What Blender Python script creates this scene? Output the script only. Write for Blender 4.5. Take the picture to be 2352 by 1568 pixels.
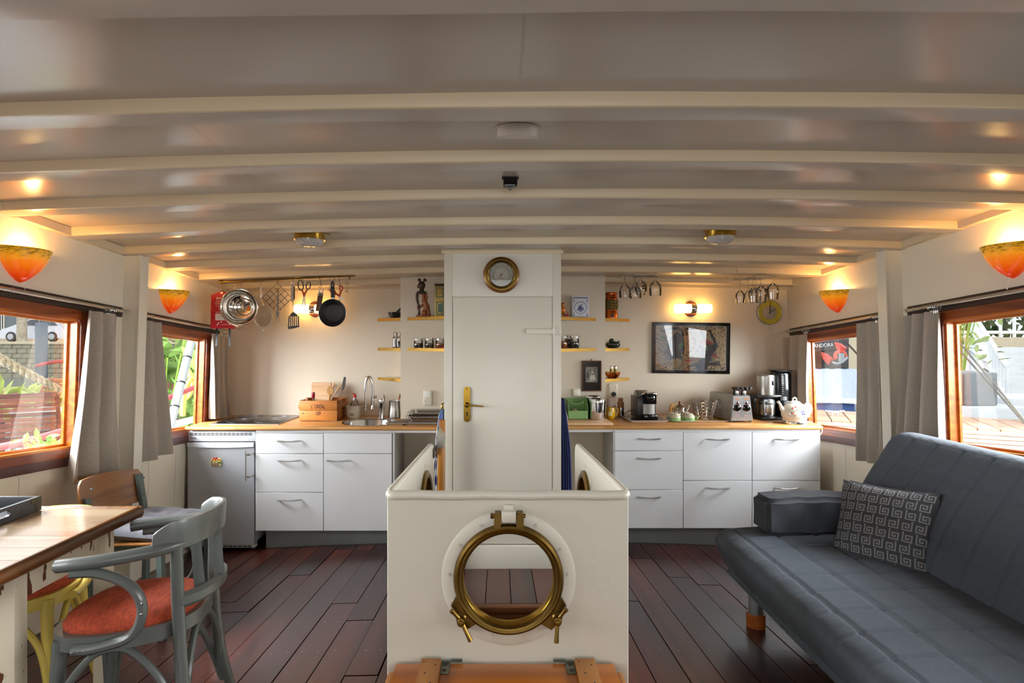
import bpy, bmesh, math, random
from mathutils import Vector, Matrix, Euler
random.seed(7)
R = math.radians
PI = math.pi
for _o in list(bpy.data.objects):
 bpy.data.objects.remove(_o)
SC = bpy.context.scene
COL = SC.collection
# ------------------------------------------------------------------ camera, sky, lights, exposure
EYE = 1.475
_cd = bpy.data.cameras.new('camera')
_cam = bpy.data.objects.new('camera', _cd)
COL.objects.link(_cam)
_cam.location = (0, 0, EYE)
_cam.rotation_euler = (R(90), 0, 0)
_cd.sensor_width = 36
_cd.lens = 1280 / 2352 * 36
_cd.shift_x = 30 / 2352
_cd.shift_y = -4 / 2352
_cd.clip_start = .02
_cd.clip_end = 300
SC.camera = _cam
SC.view_settings.view_transform = 'Standard'
SC.view_settings.look = 'None'
SC.view_settings.gamma = 1
SC.view_settings.use_curve_mapping = False
SC.view_settings.exposure = 0.0
SC.cycles.max_bounces = 10
SC.cycles.diffuse_bounces = 6
SC.cycles.glossy_bounces = 4
SC.cycles.transmission_bounces = 6
SC.cycles.transparent_max_bounces = 16
SC.cycles.caustics_reflective = False
SC.cycles.caustics_refractive = False
SC.cycles.sample_clamp_indirect = 6
SC.cycles.use_denoising = True
SKY = 2.1
W = bpy.data.worlds.new('sky')
SC.world = W
W.use_nodes = True
_n = W.node_tree.nodes
_bg = _n['Background']
_tc = _n.new('ShaderNodeTexCoord')
_ns = _n.new('ShaderNodeTexNoise'); _ns.inputs['Scale'].default_value = 1.6; _ns.inputs['Detail'].default_value = 4
_cr = _n.new('ShaderNodeValToRGB')
_cr.color_ramp.elements[0].color = (.80, .88, 1, 1); _cr.color_ramp.elements[0].position = .3
_cr.color_ramp.elements[1].color = (1, 1, 1, 1); _cr.color_ramp.elements[1].position = .6
W.node_tree.links.new(_tc.outputs['Generated'], _ns.inputs['Vector'])
W.node_tree.links.new(_ns.outputs['Fac'], _cr.inputs['Fac'])
W.node_tree.links.new(_cr.outputs['Color'], _bg.inputs['Color'])
_bg.inputs['Strength'].default_value = SKY
def light(kind, name, loc, energy, col=(1, 1, 1), size=.1, size_y=None, aim=None, spread=None):
 l = bpy.data.lights.new(name, kind)
 l.energy = energy
 l.color = col
 if kind == 'AREA':
  l.size = size
  if size_y: l.shape = 'RECTANGLE'; l.size_y = size_y
  if spread: l.spread = spread
 elif kind == 'POINT':
  l.shadow_soft_size = size
 o = bpy.data.objects.new(name, l)
 o.location = loc
 if aim is not None:
  o.rotation_euler = (Vector(aim) - Vector(loc)).to_track_quat('-Z', 'Y').to_euler()
 COL.objects.link(o)
 return o
DAY = (.93, .97, 1)
# daylight panels added outside the side windows, overhead and at window height, boosting the sky
for _s, _k in ((-1, 1.0), (1, .85)):
 light('AREA', 'daylight_fill', (_s * 4.3, 2.55, 3.4), 290 * _k, DAY, 3.0, 1.9, (_s * 1.2, 2.5, .9), R(110))
 light('AREA', 'daylight_fill', (_s * 4.2, 2.6, 1.9), 600 * _k, DAY, 3.0, 1.9, (_s * 1.2, 3.0, 1.55))
 light('AREA', 'daylight_fill', (_s * 3.2, .2, 1.9), 170 * _k, DAY, 2.8, 1.5, (_s * 0.6, .5, 1.2))
light('AREA', 'daylight_fill', (.0, -2.9, 1.45), 42, DAY, 3.2, 1.1, (0, 3, 1.15))  # unseen fill light added behind the camera; the front wall has no window
# ------------------------------------------------------------------ mesh helpers
FACE = Matrix.Rotation(R(90), 4, 'X')          # drawing plane (x, y) -> upright plane facing -Y
def T(x, y, z): return Matrix.Translation((x, y, z))
def RX(a): return Matrix.Rotation(R(a), 4, 'X')
def RY(a): return Matrix.Rotation(R(a), 4, 'Y')
def RZ(a): return Matrix.Rotation(R(a), 4, 'Z')
def S(x, y, z): return Matrix.Diagonal((x, y, z, 1))
def at(px, py, d):                              # point of the photograph at a known distance down the room
 return Vector(((px - 1146) * d / 1280, d, EYE - (py - 780) * d / 1280))
def new(): return bmesh.new()
def _tr(bm, vs, M):
 if M is not None:
  for v in vs: v.co = M @ v.co
def box(bm, c, s, bev=0, M=None, seg=2):
 r = bmesh.ops.create_cube(bm, size=1)
 vs = r['verts']
 for v in vs: v.co = Vector((v.co.x * s[0], v.co.y * s[1], v.co.z * s[2]))
 if bev:
  es = list({e for v in vs for e in v.link_edges})
  q = bmesh.ops.bevel(bm, geom=es, offset=min(bev, min(s) * .49), segments=seg, affect='EDGES', profile=.5)
  vs = list({v for f in q['faces'] for v in f.verts} | {v for v in vs if v.is_valid})
 for v in vs: v.co += Vector(c)
 _tr(bm, vs, M)
 return bm
def box2(bm, a, b, bev=0, M=None, seg=2):
 return box(bm, [(a[i] + b[i]) / 2 for i in range(3)], [abs(b[i] - a[i]) for i in range(3)], bev, M, seg)
def lathe(bm, prof, n=20, M=None, arc=2 * PI, sx=1, sy=1):
 full = abs(arc - 2 * PI) < 1e-6
 m = n if full else n + 1
 rings = []
 for (r, z) in prof:
  if r < 1e-7:
   rings.append([bm.verts.new((0, 0, z))])
  else:
   rings.append([bm.verts.new((r * math.cos(arc * i / n) * sx, r * math.sin(arc * i / n) * sy, z)) for i in range(m)])
 for a, b in zip(rings[:-1], rings[1:]):
  for i in range(n):
   j = (i + 1) % m if full else i + 1
   if len(a) == 1 and len(b) == 1: continue
   if len(a) == 1: f = (a[0], b[j], b[i])
   elif len(b) == 1: f = (a[i], a[j], b[0])
   else: f = (a[i], a[j], b[j], b[i])
   try: bm.faces.new(f)
   except ValueError: pass
 _tr(bm, [v for r in rings for v in r], M)
 return bm
def cr(pts, n=6, closed=False):
 P = [Vector(p) for p in pts]
 out = []
 N = len(P)
 for i in range(N if closed else N - 1):
  if closed: a, b, c, d = P[i - 1], P[i], P[(i + 1) % N], P[(i + 2) % N]
  else: a, b, c, d = P[max(i - 1, 0)], P[i], P[i + 1], P[min(i + 2, N - 1)]
  for k in range(n):
   t = k / n
   out.append(.5 * ((2 * b) + (c - a) * t + (2 * a - 5 * b + 4 * c - d) * t * t + (3 * b - a - 3 * c + d) * t ** 3))
 if not closed: out.append(P[-1])
 return out
def tube(bm, pts, r, n=8, closed=False, sx=1, sy=1, M=None, up=None, caps=True):
 P = [Vector(p) for p in pts]
 N = len(P)
 rr = r if isinstance(r, (list, tuple)) else [r] * N
 if len(rr) != N: rr = [rr[min(int(i * len(rr) / N), len(rr) - 1)] for i in range(N)]
 tans = []
 for i in range(N):
  a = P[i - 1] if (i > 0 or closed) else P[i]
  b = P[(i + 1) % N] if (i < N - 1 or closed) else P[i]
  t = b - a
  tans.append(t.normalized() if t.length > 1e-9 else Vector((0, 0, 1)))
 u = Vector(up) if up else (Vector((0, 0, 1)) if abs(tans[0].z) < .9 else Vector((1, 0, 0)))
 rings = []
 for i in range(N):
  t = tans[i]
  if up: u = Vector(up)
  s = t.cross(u)
  if s.length < 1e-6: s = t.cross(Vector((.3, 1, .2)))
  s.normalize()
  w = s.cross(t).normalized()
  u = w
  rings.append([bm.verts.new(P[i] + (s * math.cos(2 * PI * (k + .5) / n) * sx + w * math.sin(2 * PI * (k + .5) / n) * sy) * rr[i]) for k in range(n)])
 for i in range(N if closed else N - 1):
  a, b = rings[i], rings[(i + 1) % N]
  for k in range(n):
   j = (k + 1) % n
   bm.faces.new((a[k], a[j], b[j], b[k]))
 if not closed and caps:
  bm.faces.new(rings[0][::-1]); bm.faces.new(rings[-1])
 _tr(bm, [v for q in rings for v in q], M)
 return bm
def prism(bm, pts, h, M=None, z0=None):
 z0 = -h / 2 if z0 is None else z0
 a = [bm.verts.new((p[0], p[1], z0)) for p in pts]
 b = [bm.verts.new((p[0], p[1], z0 + h)) for p in pts]
 n = len(pts)
 bm.faces.new(a[::-1]); bm.faces.new(b)
 for i in range(n):
  j = (i + 1) % n
  bm.faces.new((a[i], a[j], b[j], b[i]))
 _tr(bm, a + b, M)
 return bm
def strip(bm, left, right, h, M=None):           # a flat plate between two outlines, h thick along local z
 n = len(left)
 A = [[bm.verts.new((p[0], p[1], z)) for p in L] for L in (left, right) for z in (-h / 2, h / 2)]
 l0, l1, r0, r1 = A
 for i in range(n - 1):
  for q in ((l0[i], l0[i + 1], r0[i + 1], r0[i]), (l1[i], r1[i], r1[i + 1], l1[i + 1]), (l0[i], l1[i], l1[i + 1], l0[i + 1]), (r0[i], r0[i + 1], r1[i + 1], r1[i])):
   try: bm.faces.new(q)
   except ValueError: pass
 _tr(bm, [v for L in A for v in L], M)
 return bm
def annulus(bm, inner, outer, h, M=None):        # closed plate between two loops of equal length
 return strip(bm, list(inner) + [inner[0]], list(outer) + [outer[0]], h, M)
def circ(cx, cy, r, n=24, ry=None, a0=0):
 ry = r if ry is None else ry
 return [(cx + r * math.cos(a0 + 2 * PI * i / n), cy + ry * math.sin(a0 + 2 * PI * i / n)) for i in range(n)]
def rrect(w, h, r, n=4, cx=0, cy=0):
 out = []
 for (sx, sy, a) in ((1, 1, 0), (-1, 1, 90), (-1, -1, 180), (1, -1, 270)):
  for k in range(n + 1):
   t = R(a + 90 * k / n)
   out.append((cx + sx * (w / 2 - r) + r * math.cos(t), cy + sy * (h / 2 - r) + r * math.sin(t)))
 return out
def ball(bm, c, r, n=12, sx=1, sy=1, sz=1, M=None):
 m = max(4, n // 2)
 P = [(r * math.sin(PI * i / m), -r * math.cos(PI * i / m)) for i in range(m + 1)]
 P[0] = (0, -r); P[-1] = (0, r)
 MM = T(*c) @ S(sx, sy, sz)
 return lathe(bm, P, n, (M @ MM) if M is not None else MM)
def sheet(bm, fn, nu, nv, thick=0, M=None):
 G = [[Vector(fn(i / nu, j / nv)) for j in range(nv + 1)] for i in range(nu + 1)]
 def nrm(i, j):
  a = G[min(i + 1, nu)][j] - G[max(i - 1, 0)][j]
  b = G[i][min(j + 1, nv)] - G[i][max(j - 1, 0)]
  c = a.cross(b)
  return c.normalized() if c.length > 1e-12 else Vector((0, 0, 1))
 V0 = [[bm.verts.new(G[i][j]) for j in range(nv + 1)] for i in range(nu + 1)]
 vs = [v for r in V0 for v in r]
 for i in range(nu):
  for j in range(nv):
   bm.faces.new((V0[i][j], V0[i + 1][j], V0[i + 1][j + 1], V0[i][j + 1]))
 if thick:
  V1 = [[bm.verts.new(G[i][j] - nrm(i, j) * thick) for j in range(nv + 1)] for i in range(nu + 1)]
  vs += [v for r in V1 for v in r]
  for i in range(nu):
   for j in range(nv):
    bm.faces.new((V1[i][j], V1[i][j + 1], V1[i + 1][j + 1], V1[i + 1][j]))
  for i in range(nu):
   bm.faces.new((V0[i][0], V1[i][0], V1[i + 1][0], V0[i + 1][0]))
   bm.faces.new((V0[i][nv], V0[i + 1][nv], V1[i + 1][nv], V1[i][nv]))
  for j in range(nv):
   bm.faces.new((V0[0][j], V0[0][j + 1], V1[0][j + 1], V1[0][j]))
   bm.faces.new((V0[nu][j], V1[nu][j], V1[nu][j + 1], V0[nu][j + 1]))
 _tr(bm, vs, M)
 return bm
def hexa(bm, fn, u0, u1, v0, v1, o0, o1, nu=1):
 """block between two offsets of a curved surface fn(u, v, o)"""
 for k in range(nu):
  a, b = u0 + (u1 - u0) * k / nu, u0 + (u1 - u0) * (k + 1) / nu
  c = [bm.verts.new(fn(u, v, o)) for o in (o0, o1) for (u, v) in ((a, v0), (b, v0), (b, v1), (a, v1))]
  for q in ((0, 1, 2, 3), (7, 6, 5, 4), (0, 4, 5, 1), (1, 5, 6, 2), (2, 6, 7, 3), (3, 7, 4, 0)):
   bm.faces.new([c[i] for i in q])
 return bm
def poly(bm, fn, pts, o0, o1):
 a = [bm.verts.new(fn(u, v, o0)) for (u, v) in pts]
 b = [bm.verts.new(fn(u, v, o1)) for (u, v) in pts]
 bm.faces.new(a); bm.faces.new(b[::-1])
 n = len(pts)
 for i in range(n):
  j = (i + 1) % n
  bm.faces.new((a[i], b[i], b[j], a[j]))
 return bm
def text_bm(s, size, ext=.0004, xs=1, M=None, align='CENTER', bm=None):
 cu = bpy.data.curves.new('lettering', 'FONT')
 cu.body = s; cu.size = size; cu.extrude = ext; cu.align_x = align; cu.align_y = 'CENTER'; cu.resolution_u = 3
 o = bpy.data.objects.new('lettering', cu)
 COL.objects.link(o)
 dg = bpy.context.evaluated_depsgraph_get()
 me = bpy.data.meshes.new_from_object(o.evaluated_get(dg))
 b = bmesh.new(); b.from_mesh(me)
 bpy.data.objects.remove(o); bpy.data.curves.remove(cu); bpy.data.meshes.remove(me)
 MM = S(xs, 1, 1)
 if M is not None: MM = M @ MM
 b.transform(MM)
 if bm is not None:
  tmp = bpy.data.meshes.new('t'); b.to_mesh(tmp); b.free(); bm.from_mesh(tmp); bpy.data.meshes.remove(tmp)
  return bm
 return b
def rootM(o):
 while o.parent is not None: o = o.parent
 return o.matrix_basis.copy()
def obj(name, bm, mat=None, parent=None, world=True, smooth=38, kind=None, label=None, weld=False):
 if weld: bmesh.ops.remove_doubles(bm, verts=bm.verts, dist=1e-5)
 if parent is not None and world:
  bm.transform(rootM(parent).inverted())
 bmesh.ops.recalc_face_normals(bm, faces=bm.faces)
 if smooth:
  th = R(smooth)
  for f in bm.faces: f.smooth = True
  for e in bm.edges:
   e.smooth = len(e.link_faces) == 2 and e.calc_face_angle(0) < th
 me = bpy.data.meshes.new(name)
 bm.to_mesh(me); bm.free()
 if mat is not None:
  for m in (mat if isinstance(mat, (list, tuple)) else [mat]): me.materials.append(m)
 o = bpy.data.objects.new(name, me)
 COL.objects.link(o)
 if parent is not None: o.parent = parent
 if kind: o['kind'] = kind
 if label: o['label'] = label
 return o
def thing(name, label, cat, loc=(0, 0, 0), rz=0, group=None, M=None):
 o = bpy.data.objects.new(name, None)
 o.empty_display_size = .05
 COL.objects.link(o)
 if M is not None: o.matrix_basis = M
 else:
  o.matrix_basis = T(*loc) @ RZ(rz)
 o['label'] = label; o['category'] = cat
 if group: o['group'] = group
 return o
def tag(o, label, cat, group=None):
 o['label'] = label; o['category'] = cat
 if group: o['group'] = group
 return o
def solo(name, bm, mat, label, cat, group=None, base=None, smooth=38, kind=None):
 """a thing that is one mesh; its origin is put at its base"""
 if base is None:
  xs = [v.co for v in bm.verts]
  base = (sum(v.x for v in xs) / len(xs), sum(v.y for v in xs) / len(xs), min(v.z for v in xs))
 bm.transform(T(*base).inverted())
 o = obj(name, bm, mat, smooth=smooth, kind=kind)
 o.matrix_basis = T(*base)
 return tag(o, label, cat, group)
def struct(name, bm=None, mat=None, parent=None, smooth=38, label=None):
 if bm is None:
  o = bpy.data.objects.new(name, None); COL.objects.link(o)
 else: o = obj(name, bm, mat, parent, smooth=smooth)
 if parent is None: o['kind'] = 'structure'
 if label: o['label'] = label
 return o
def copy_tree(o, M=None, parent=None, label=None, group=None):
 c = o.copy(); COL.objects.link(c)
 if parent is not None: c.parent = parent
 if M is not None: c.matrix_basis = M
 if label: c['label'] = label
 if group: c['group'] = group
 for ch in list(o.children): copy_tree(ch, None, c)
 return c
def part_copy(o, M, parent=None):
 c = o.copy(); COL.objects.link(c)
 c.parent = parent if parent is not None else o.parent
 c.matrix_basis = M
 return c
# ------------------------------------------------------------------ materials
def lin(h):
 if isinstance(h, str):
  h = h.lstrip('#'); c = [int(h[i:i + 2], 16) / 255 for i in (0, 2, 4)]
  return tuple((x / 12.92 if x <= .04045 else ((x + .055) / 1.055) ** 2.4) for x in c)
 return tuple(h)
def scl(c, k): return tuple(min(1, x * k) for x in c)
MATS = {}
def mat(name, col, rough=.5, metal=0, var=0, vs=8, bump=0, bs=30, coat=0, emit=0, ecol=None, sheen=0, stretch=(1, 1, 1), alpha=1, rvar=0, spec=None, wave=0):
 if name in MATS: return MATS[name]
 m = bpy.data.materials.new(name); m.use_nodes = True
 nt = m.node_tree; N = nt.nodes; L = nt.links
 b = N['Principled BSDF']
 c = lin(col)
 b.inputs['Base Color'].default_value = (*c, 1)
 b.inputs['Roughness'].default_value = rough
 b.inputs['Metallic'].default_value = metal
 if spec is not None: b.inputs['Specular IOR Level'].default_value = spec
 if coat: b.inputs['Coat Weight'].default_value = coat; b.inputs['Coat Roughness'].default_value = .12
 if sheen: b.inputs['Sheen Weight'].default_value = sheen; b.inputs['Sheen Roughness'].default_value = .5
 if emit:
  b.inputs['Emission Color'].default_value = (*lin(ecol or col), 1); b.inputs['Emission Strength'].default_value = emit
 if alpha < 1: b.inputs['Alpha'].default_value = alpha
 tc = N.new('ShaderNodeTexCoord'); mp = N.new('ShaderNodeMapping'); mp.inputs['Scale'].default_value = stretch
 L.new(tc.outputs['Object'], mp.inputs['Vector'])
 nz = N.new('ShaderNodeTexNoise'); nz.inputs['Scale'].default_value = vs; nz.inputs['Detail'].default_value = 4
 L.new(mp.outputs['Vector'], nz.inputs['Vector'])
 v = var or .03
 rp = N.new('ShaderNodeValToRGB')
 rp.color_ramp.elements[0].position = .3; rp.color_ramp.elements[1].position = .7
 rp.color_ramp.elements[0].color = (*scl(c, 1 - v), 1); rp.color_ramp.elements[1].color = (*scl(c, 1 + v), 1)
 L.new(nz.outputs['Fac'], rp.inputs['Fac']); L.new(rp.outputs['Color'], b.inputs['Base Color'])
 if rvar:
  mr = N.new('ShaderNodeMapRange'); mr.inputs['To Min'].default_value = max(.02, rough - rvar); mr.inputs['To Max'].default_value = rough + rvar
  L.new(nz.outputs['Fac'], mr.inputs['Value']); L.new(mr.outputs['Result'], b.inputs['Roughness'])
 if bump:
  n2 = N.new('ShaderNodeTexNoise'); n2.inputs['Scale'].default_value = bs; n2.inputs['Detail'].default_value = 3
  L.new(mp.outputs['Vector'], n2.inputs['Vector'])
  bp = N.new('ShaderNodeBump'); bp.inputs['Strength'].default_value = bump; bp.inputs['Distance'].default_value = .01
  L.new(n2.outputs['Fac'], bp.inputs['Height']); L.new(bp.outputs['Normal'], b.inputs['Normal'])
 m.diffuse_color = (*c, 1)
 MATS[name] = m
 return m
def wood(name, dark, light_, rough=.45, axis=0, scale=14, rnd=.25, stretch=12, coat=0, bump=.15):
 if name in MATS: return MATS[name]
 m = bpy.data.materials.new(name); m.use_nodes = True
 N = m.node_tree.nodes; L = m.node_tree.links; b = N['Principled BSDF']
 tc = N.new('ShaderNodeTexCoord'); oi = N.new('ShaderNodeObjectInfo')
 mp = N.new('ShaderNodeMapping')
 sc = [scale] * 3; sc[axis] = scale / stretch
 mp.inputs['Scale'].default_value = sc
 ad = N.new('ShaderNodeVectorMath'); ad.operation = 'ADD'
 ml = N.new('ShaderNodeVectorMath'); ml.operation = 'SCALE'; ml.inputs[0].default_value = (13, 7, 5)
 L.new(oi.outputs['Random'], ml.inputs['Scale'])
 L.new(tc.outputs['Object'], ad.inputs[0]); L.new(ml.outputs['Vector'], ad.inputs[1])
 L.new(ad.outputs['Vector'], mp.inputs['Vector'])
 nz = N.new('ShaderNodeTexNoise'); nz.inputs['Scale'].default_value = 1; nz.inputs['Detail'].default_value = 6; nz.inputs['Distortion'].default_value = 1.2
 L.new(mp.outputs['Vector'], nz.inputs['Vector'])
 rp = N.new('ShaderNodeValToRGB'); rp.color_ramp.elements[0].position = .32; rp.color_ramp.elements[1].position = .68
 rp.color_ramp.elements[0].color = (*lin(dark), 1); rp.color_ramp.elements[1].color = (*lin(light_), 1)
 L.new(nz.outputs['Fac'], rp.inputs['Fac'])
 hs = N.new('ShaderNodeHueSaturation')
 mr = N.new('ShaderNodeMapRange'); mr.inputs['To Min'].default_value = 1 - rnd; mr.inputs['To Max'].default_value = 1 + rnd
 L.new(oi.outputs['Random'], mr.inputs['Value']); L.new(mr.outputs['Result'], hs.inputs['Value'])
 L.new(rp.outputs['Color'], hs.inputs['Color']); L.new(hs.outputs['Color'], b.inputs['Base Color'])
 b.inputs['Roughness'].default_value = rough
 if coat: b.inputs['Coat Weight'].default_value = coat; b.inputs['Coat Roughness'].default_value = .15
 if bump:
  bp = N.new('ShaderNodeBump'); bp.inputs['Strength'].default_value = bump; bp.inputs['Distance'].default_value = .004
  L.new(nz.outputs['Fac'], bp.inputs['Height']); L.new(bp.outputs['Normal'], b.inputs['Normal'])
 MATS[name] = m
 return m
def staves(name, a, b_, mortar, rough=.35, sx=1, sy=1, ms=.0012, bw=.3, rh=.045):
 if name in MATS: return MATS[name]
 m = bpy.data.materials.new(name); m.use_nodes = True
 N = m.node_tree.nodes; L = m.node_tree.links; b = N['Principled BSDF']
 tc = N.new('ShaderNodeTexCoord')
 sp = N.new('ShaderNodeSeparateXYZ'); L.new(tc.outputs['Object'], sp.inputs[0])
 ad = N.new('ShaderNodeMath'); ad.operation = 'ADD'; L.new(sp.outputs['Y'], ad.inputs[0]); L.new(sp.outputs['Z'], ad.inputs[1])
 cb = N.new('ShaderNodeCombineXYZ'); L.new(sp.outputs['X'], cb.inputs['X']); L.new(ad.outputs[0], cb.inputs['Y'])
 br = N.new('ShaderNodeTexBrick'); br.inputs['Scale'].default_value = 1
 br.inputs['Color1'].default_value = (*lin(a), 1); br.inputs['Color2'].default_value = (*lin(b_), 1); br.inputs['Mortar'].default_value = (*lin(mortar), 1)
 br.inputs['Mortar Size'].default_value = ms; br.inputs['Brick Width'].default_value = bw; br.inputs['Row Height'].default_value = rh
 br.offset = .37
 L.new(cb.outputs[0], br.inputs['Vector'])
 nz = N.new('ShaderNodeTexNoise'); mp = N.new('ShaderNodeMapping'); mp.inputs['Scale'].default_value = (4, 70, 70)
 nz.inputs['Scale'].default_value = 1; nz.inputs['Detail'].default_value = 5
 L.new(tc.outputs['Object'], mp.inputs['Vector']); L.new(mp.outputs['Vector'], nz.inputs['Vector'])
 mx = N.new('ShaderNodeMixRGB'); mx.blend_type = 'MULTIPLY'; mx.inputs['Fac'].default_value = .35
 L.new(br.outputs['Color'], mx.inputs['Color1']); L.new(nz.outputs['Fac'], mx.inputs['Color2'])
 L.new(mx.outputs['Color'], b.inputs['Base Color'])
 b.inputs['Roughness'].default_value = rough
 MATS[name] = m
 return m
def glass(name, tint=(1, 1, 1), refl=1.0, rough=.02, ior=1.45, haze=0):
 if name in MATS: return MATS[name]
 m = bpy.data.materials.new(name); m.use_nodes = True
 N = m.node_tree.nodes; L = m.node_tree.links
 for x in list(N):
  if x.type != 'OUTPUT_MATERIAL': N.remove(x)
 out = [x for x in N if x.type == 'OUTPUT_MATERIAL'][0]
 tr = N.new('ShaderNodeBsdfTransparent'); tr.inputs['Color'].default_value = (*tint, 1)
 gl = N.new('ShaderNodeBsdfGlossy'); gl.inputs['Roughness'].default_value = rough
 fr = N.new('ShaderNodeFresnel'); fr.inputs['IOR'].default_value = ior
 mu = N.new('ShaderNodeMath'); mu.operation = 'MULTIPLY'; mu.use_clamp = True; mu.inputs[1].default_value = refl
 L.new(fr.outputs['Fac'], mu.inputs[0])
 mx = N.new('ShaderNodeMixShader')
 L.new(mu.outputs[0], mx.inputs['Fac']); L.new(tr.outputs[0], mx.inputs[1]); L.new(gl.outputs[0], mx.inputs[2])
 src = mx.outputs[0]
 if haze:
  df = N.new('ShaderNodeBsdfDiffuse'); df.inputs['Color'].default_value = (.9, .9, .9, 1)
  m2 = N.new('ShaderNodeMixShader'); m2.inputs['Fac'].default_value = haze
  L.new(src, m2.inputs[1]); L.new(df.outputs[0], m2.inputs[2]); src = m2.outputs[0]
 L.new(src, out.inputs['Surface'])
 MATS[name] = m
 return m
m_wall = mat('wall paint', '#d8ccb8', .45, var=.02, vs=3, bump=.05, bs=60)
m_ceil = mat('ceiling paint', '#b4a99d', .2, var=.02, vs=2, bump=.06, bs=5)
m_beam = mat('beam paint', '#cbb99a', .35, var=.02, vs=3, bump=.06, bs=14)
m_steelpaint = mat('cream gloss paint on steel', '#d2ccbd', .31, var=.02, vs=4, bump=.12, bs=25)
m_door = mat('door paint', '#c8c2b3', .29, var=.02, vs=4, bump=.05, bs=20)
m_cab = mat('white laminate', '#dfe1e3', .35, var=.01)
m_carc = mat('cabinet side', '#b9b9b7', .5)
m_plinth = mat('grey plinth', '#7c8181', .45, var=.06, bump=.1)
m_worktop = staves('beech worktop', '#d9a463', '#c68a4c', '#9a6634')
m_board = wood('chopping board', '#b98b63', '#d9b48c', .5, 0, 18, .1)
m_varn = wood('varnished orange wood', '#9a4a12', '#c8741f', .25, 1, 16, .08, coat=.5)
m_mahog = wood('mahogany', '#5e2410', '#96491c', .28, 1, 14, .08, coat=.4)
m_mahogd = wood('dark purple wood', '#3d1f1c', '#5e322b', .35, 1, 14, .08, coat=.3)
m_batten = mat('dark batten', '#2b1b18', .4)
m_silver = mat('satin steel', '#c9c7c2', .28, 1)
m_chrome = mat('chrome', '#dfe0e2', .08, 1)
m_steel = mat('brushed steel', '#b9b6b0', .3, 1, var=.05, stretch=(1, 1, 40))
m_alu = mat('matt aluminium', '#a9adb2', .38, .9)
m_brass = mat('aged brass', '#7a6130', .36, 1, var=.25, vs=14)
m_brassb = mat('polished brass', '#b8923a', .24, 1, var=.12, vs=10)
m_copper = mat('copper', '#c86a34', .22, 1, var=.2, vs=12)
m_black = mat('black plastic', '#141414', .35)
m_blackg = mat('gloss black', '#0b0b0c', .08)
m_dark = mat('dark void', '#0c0a09', .9)
m_red = mat('red plastic', '#b01818', .4)
m_white = mat('white plastic', '#e6e3da', .35)
m_cream = mat('cream plastic', '#dcd4bf', .4)
m_winglass = glass('window glass', (.99, 1, 1), .12)
m_glass = glass('clear glass', (.99, .99, .985), 1.8, ior=1.5)
m_curt = mat('taupe curtain cloth', '#9b8f82', .85, var=.06, vs=60, bump=.25, bs=400, sheen=.2)
m_fabric = mat('charcoal sofa fabric', '#464d56', .9, var=.08, vs=50, bump=.12, bs=300)
m_fabricd = mat('dark sofa arm fabric', '#393c42', .9, var=.08, vs=50, bump=.15, bs=200)
m_greychair = mat('grey gloss chair paint', '#5d625f', .28, var=.05, vs=12, bump=.06, bs=40)
m_yellow = mat('yellow gloss chair paint', '#d9c35e', .28, var=.05, vs=12)
m_orange = mat('rust orange upholstery', '#b3492a', .9, var=.3, vs=120, bump=.4, bs=500, stretch=(.25, 1, 1))
m_glow = mat('frosted lamp glass', '#fff0cf', .4, emit=13, ecol='#ffc46a')
WARM = (1, .60, .20)
# ------------------------------------------------------------------ room geometry (the deck of the boat has sheer and camber)
SL = .077
Y0, Y1 = -3.0, 4.62
def fz(x, y): return -.0134 * (x - .184) ** 2 - SL * (y - 4.08)
def ub(x, y): return 2.28 - SL * y - .0078 * ((x - .53) ** 2 - .28)          # underside of the beams
def vz(u, v): return v - SL * (u - 4.06)
def WL(u, v, o):
 z = vz(u, v); return (-(2.235 + .035 * (EYE - z)) - o, u, z)
def WR(u, v, o):
 z = vz(u, v); return (2.40 + .035 * (EYE - z) + o, u, z)
def standM(x, y, rz=0, sink=0):
 """frame standing square on the sloping floor"""
 n = Vector((.0268 * (x - .184), SL, 1)).normalized()
 q = Vector((0, 0, 1)).rotation_difference(n)
 return T(x, y, fz(x, y) - sink) @ q.to_matrix().to_4x4() @ RZ(rz)
# floor of single planks
floor = struct('floor')
m_plank = wood('dark red floorboard', '#24100f', '#431f1d', .3, 1, 9, .32, 14, coat=.25, bump=.25)
m_plank2 = wood('brown red floorboard', '#2f1410', '#552619', .32, 1, 9, .3, 14, coat=.2, bump=.25)
m_sub = mat('dark joint', '#0d0807', .8)
HX0, HX1, HY0, HY1 = -.345, .395, 1.69, 2.93
_pm = {}
def plank_me(m):
 if m.name not in _pm:
  bm = new(); box(bm, (0, 0, -.01), (.1335, 1, .02))
  # eased long edges
  for v in bm.verts:
   if v.co.z > -.001: v.co.x *= .988
  o = obj('plank', bm, m, floor); _pm[m.name] = o; return o, True
 return _pm[m.name], False
PW = .1365
x = -.345 - PW * 15
rnd = random.Random(3)
while x < 2.45:
 xc = x + PW / 2
 inhole = HX0 - .01 < xc < HX1 + .01
 spans = [(Y0, HY0), (HY1, Y1)] if inhole else [(Y0, Y1)]
 for (a, b) in spans:
  y = a - (0 if inhole else rnd.random() * 1.4)
  while y < b - .02:
   L = rnd.uniform(1.5, 2.7)
   e = min(y + L, b)
   if b - e < .5: e = b
   s = max(y, a)
   if e - s > .05:
    m = m_plank if rnd.random() < .68 else m_plank2
    o, fresh = plank_me(m)
    yc = (s + e) / 2
    M = T(xc, yc, fz(xc, yc)) @ Euler((-math.atan(SL), math.atan(.0268 * (xc - .184)), 0)).to_matrix().to_4x4() @ S(1, (e - s - .003), 1)
    if fresh: o.matrix_basis = M
    else: part_copy(o, M, floor)
   y = e
 x += PW
bm = new()
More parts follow.
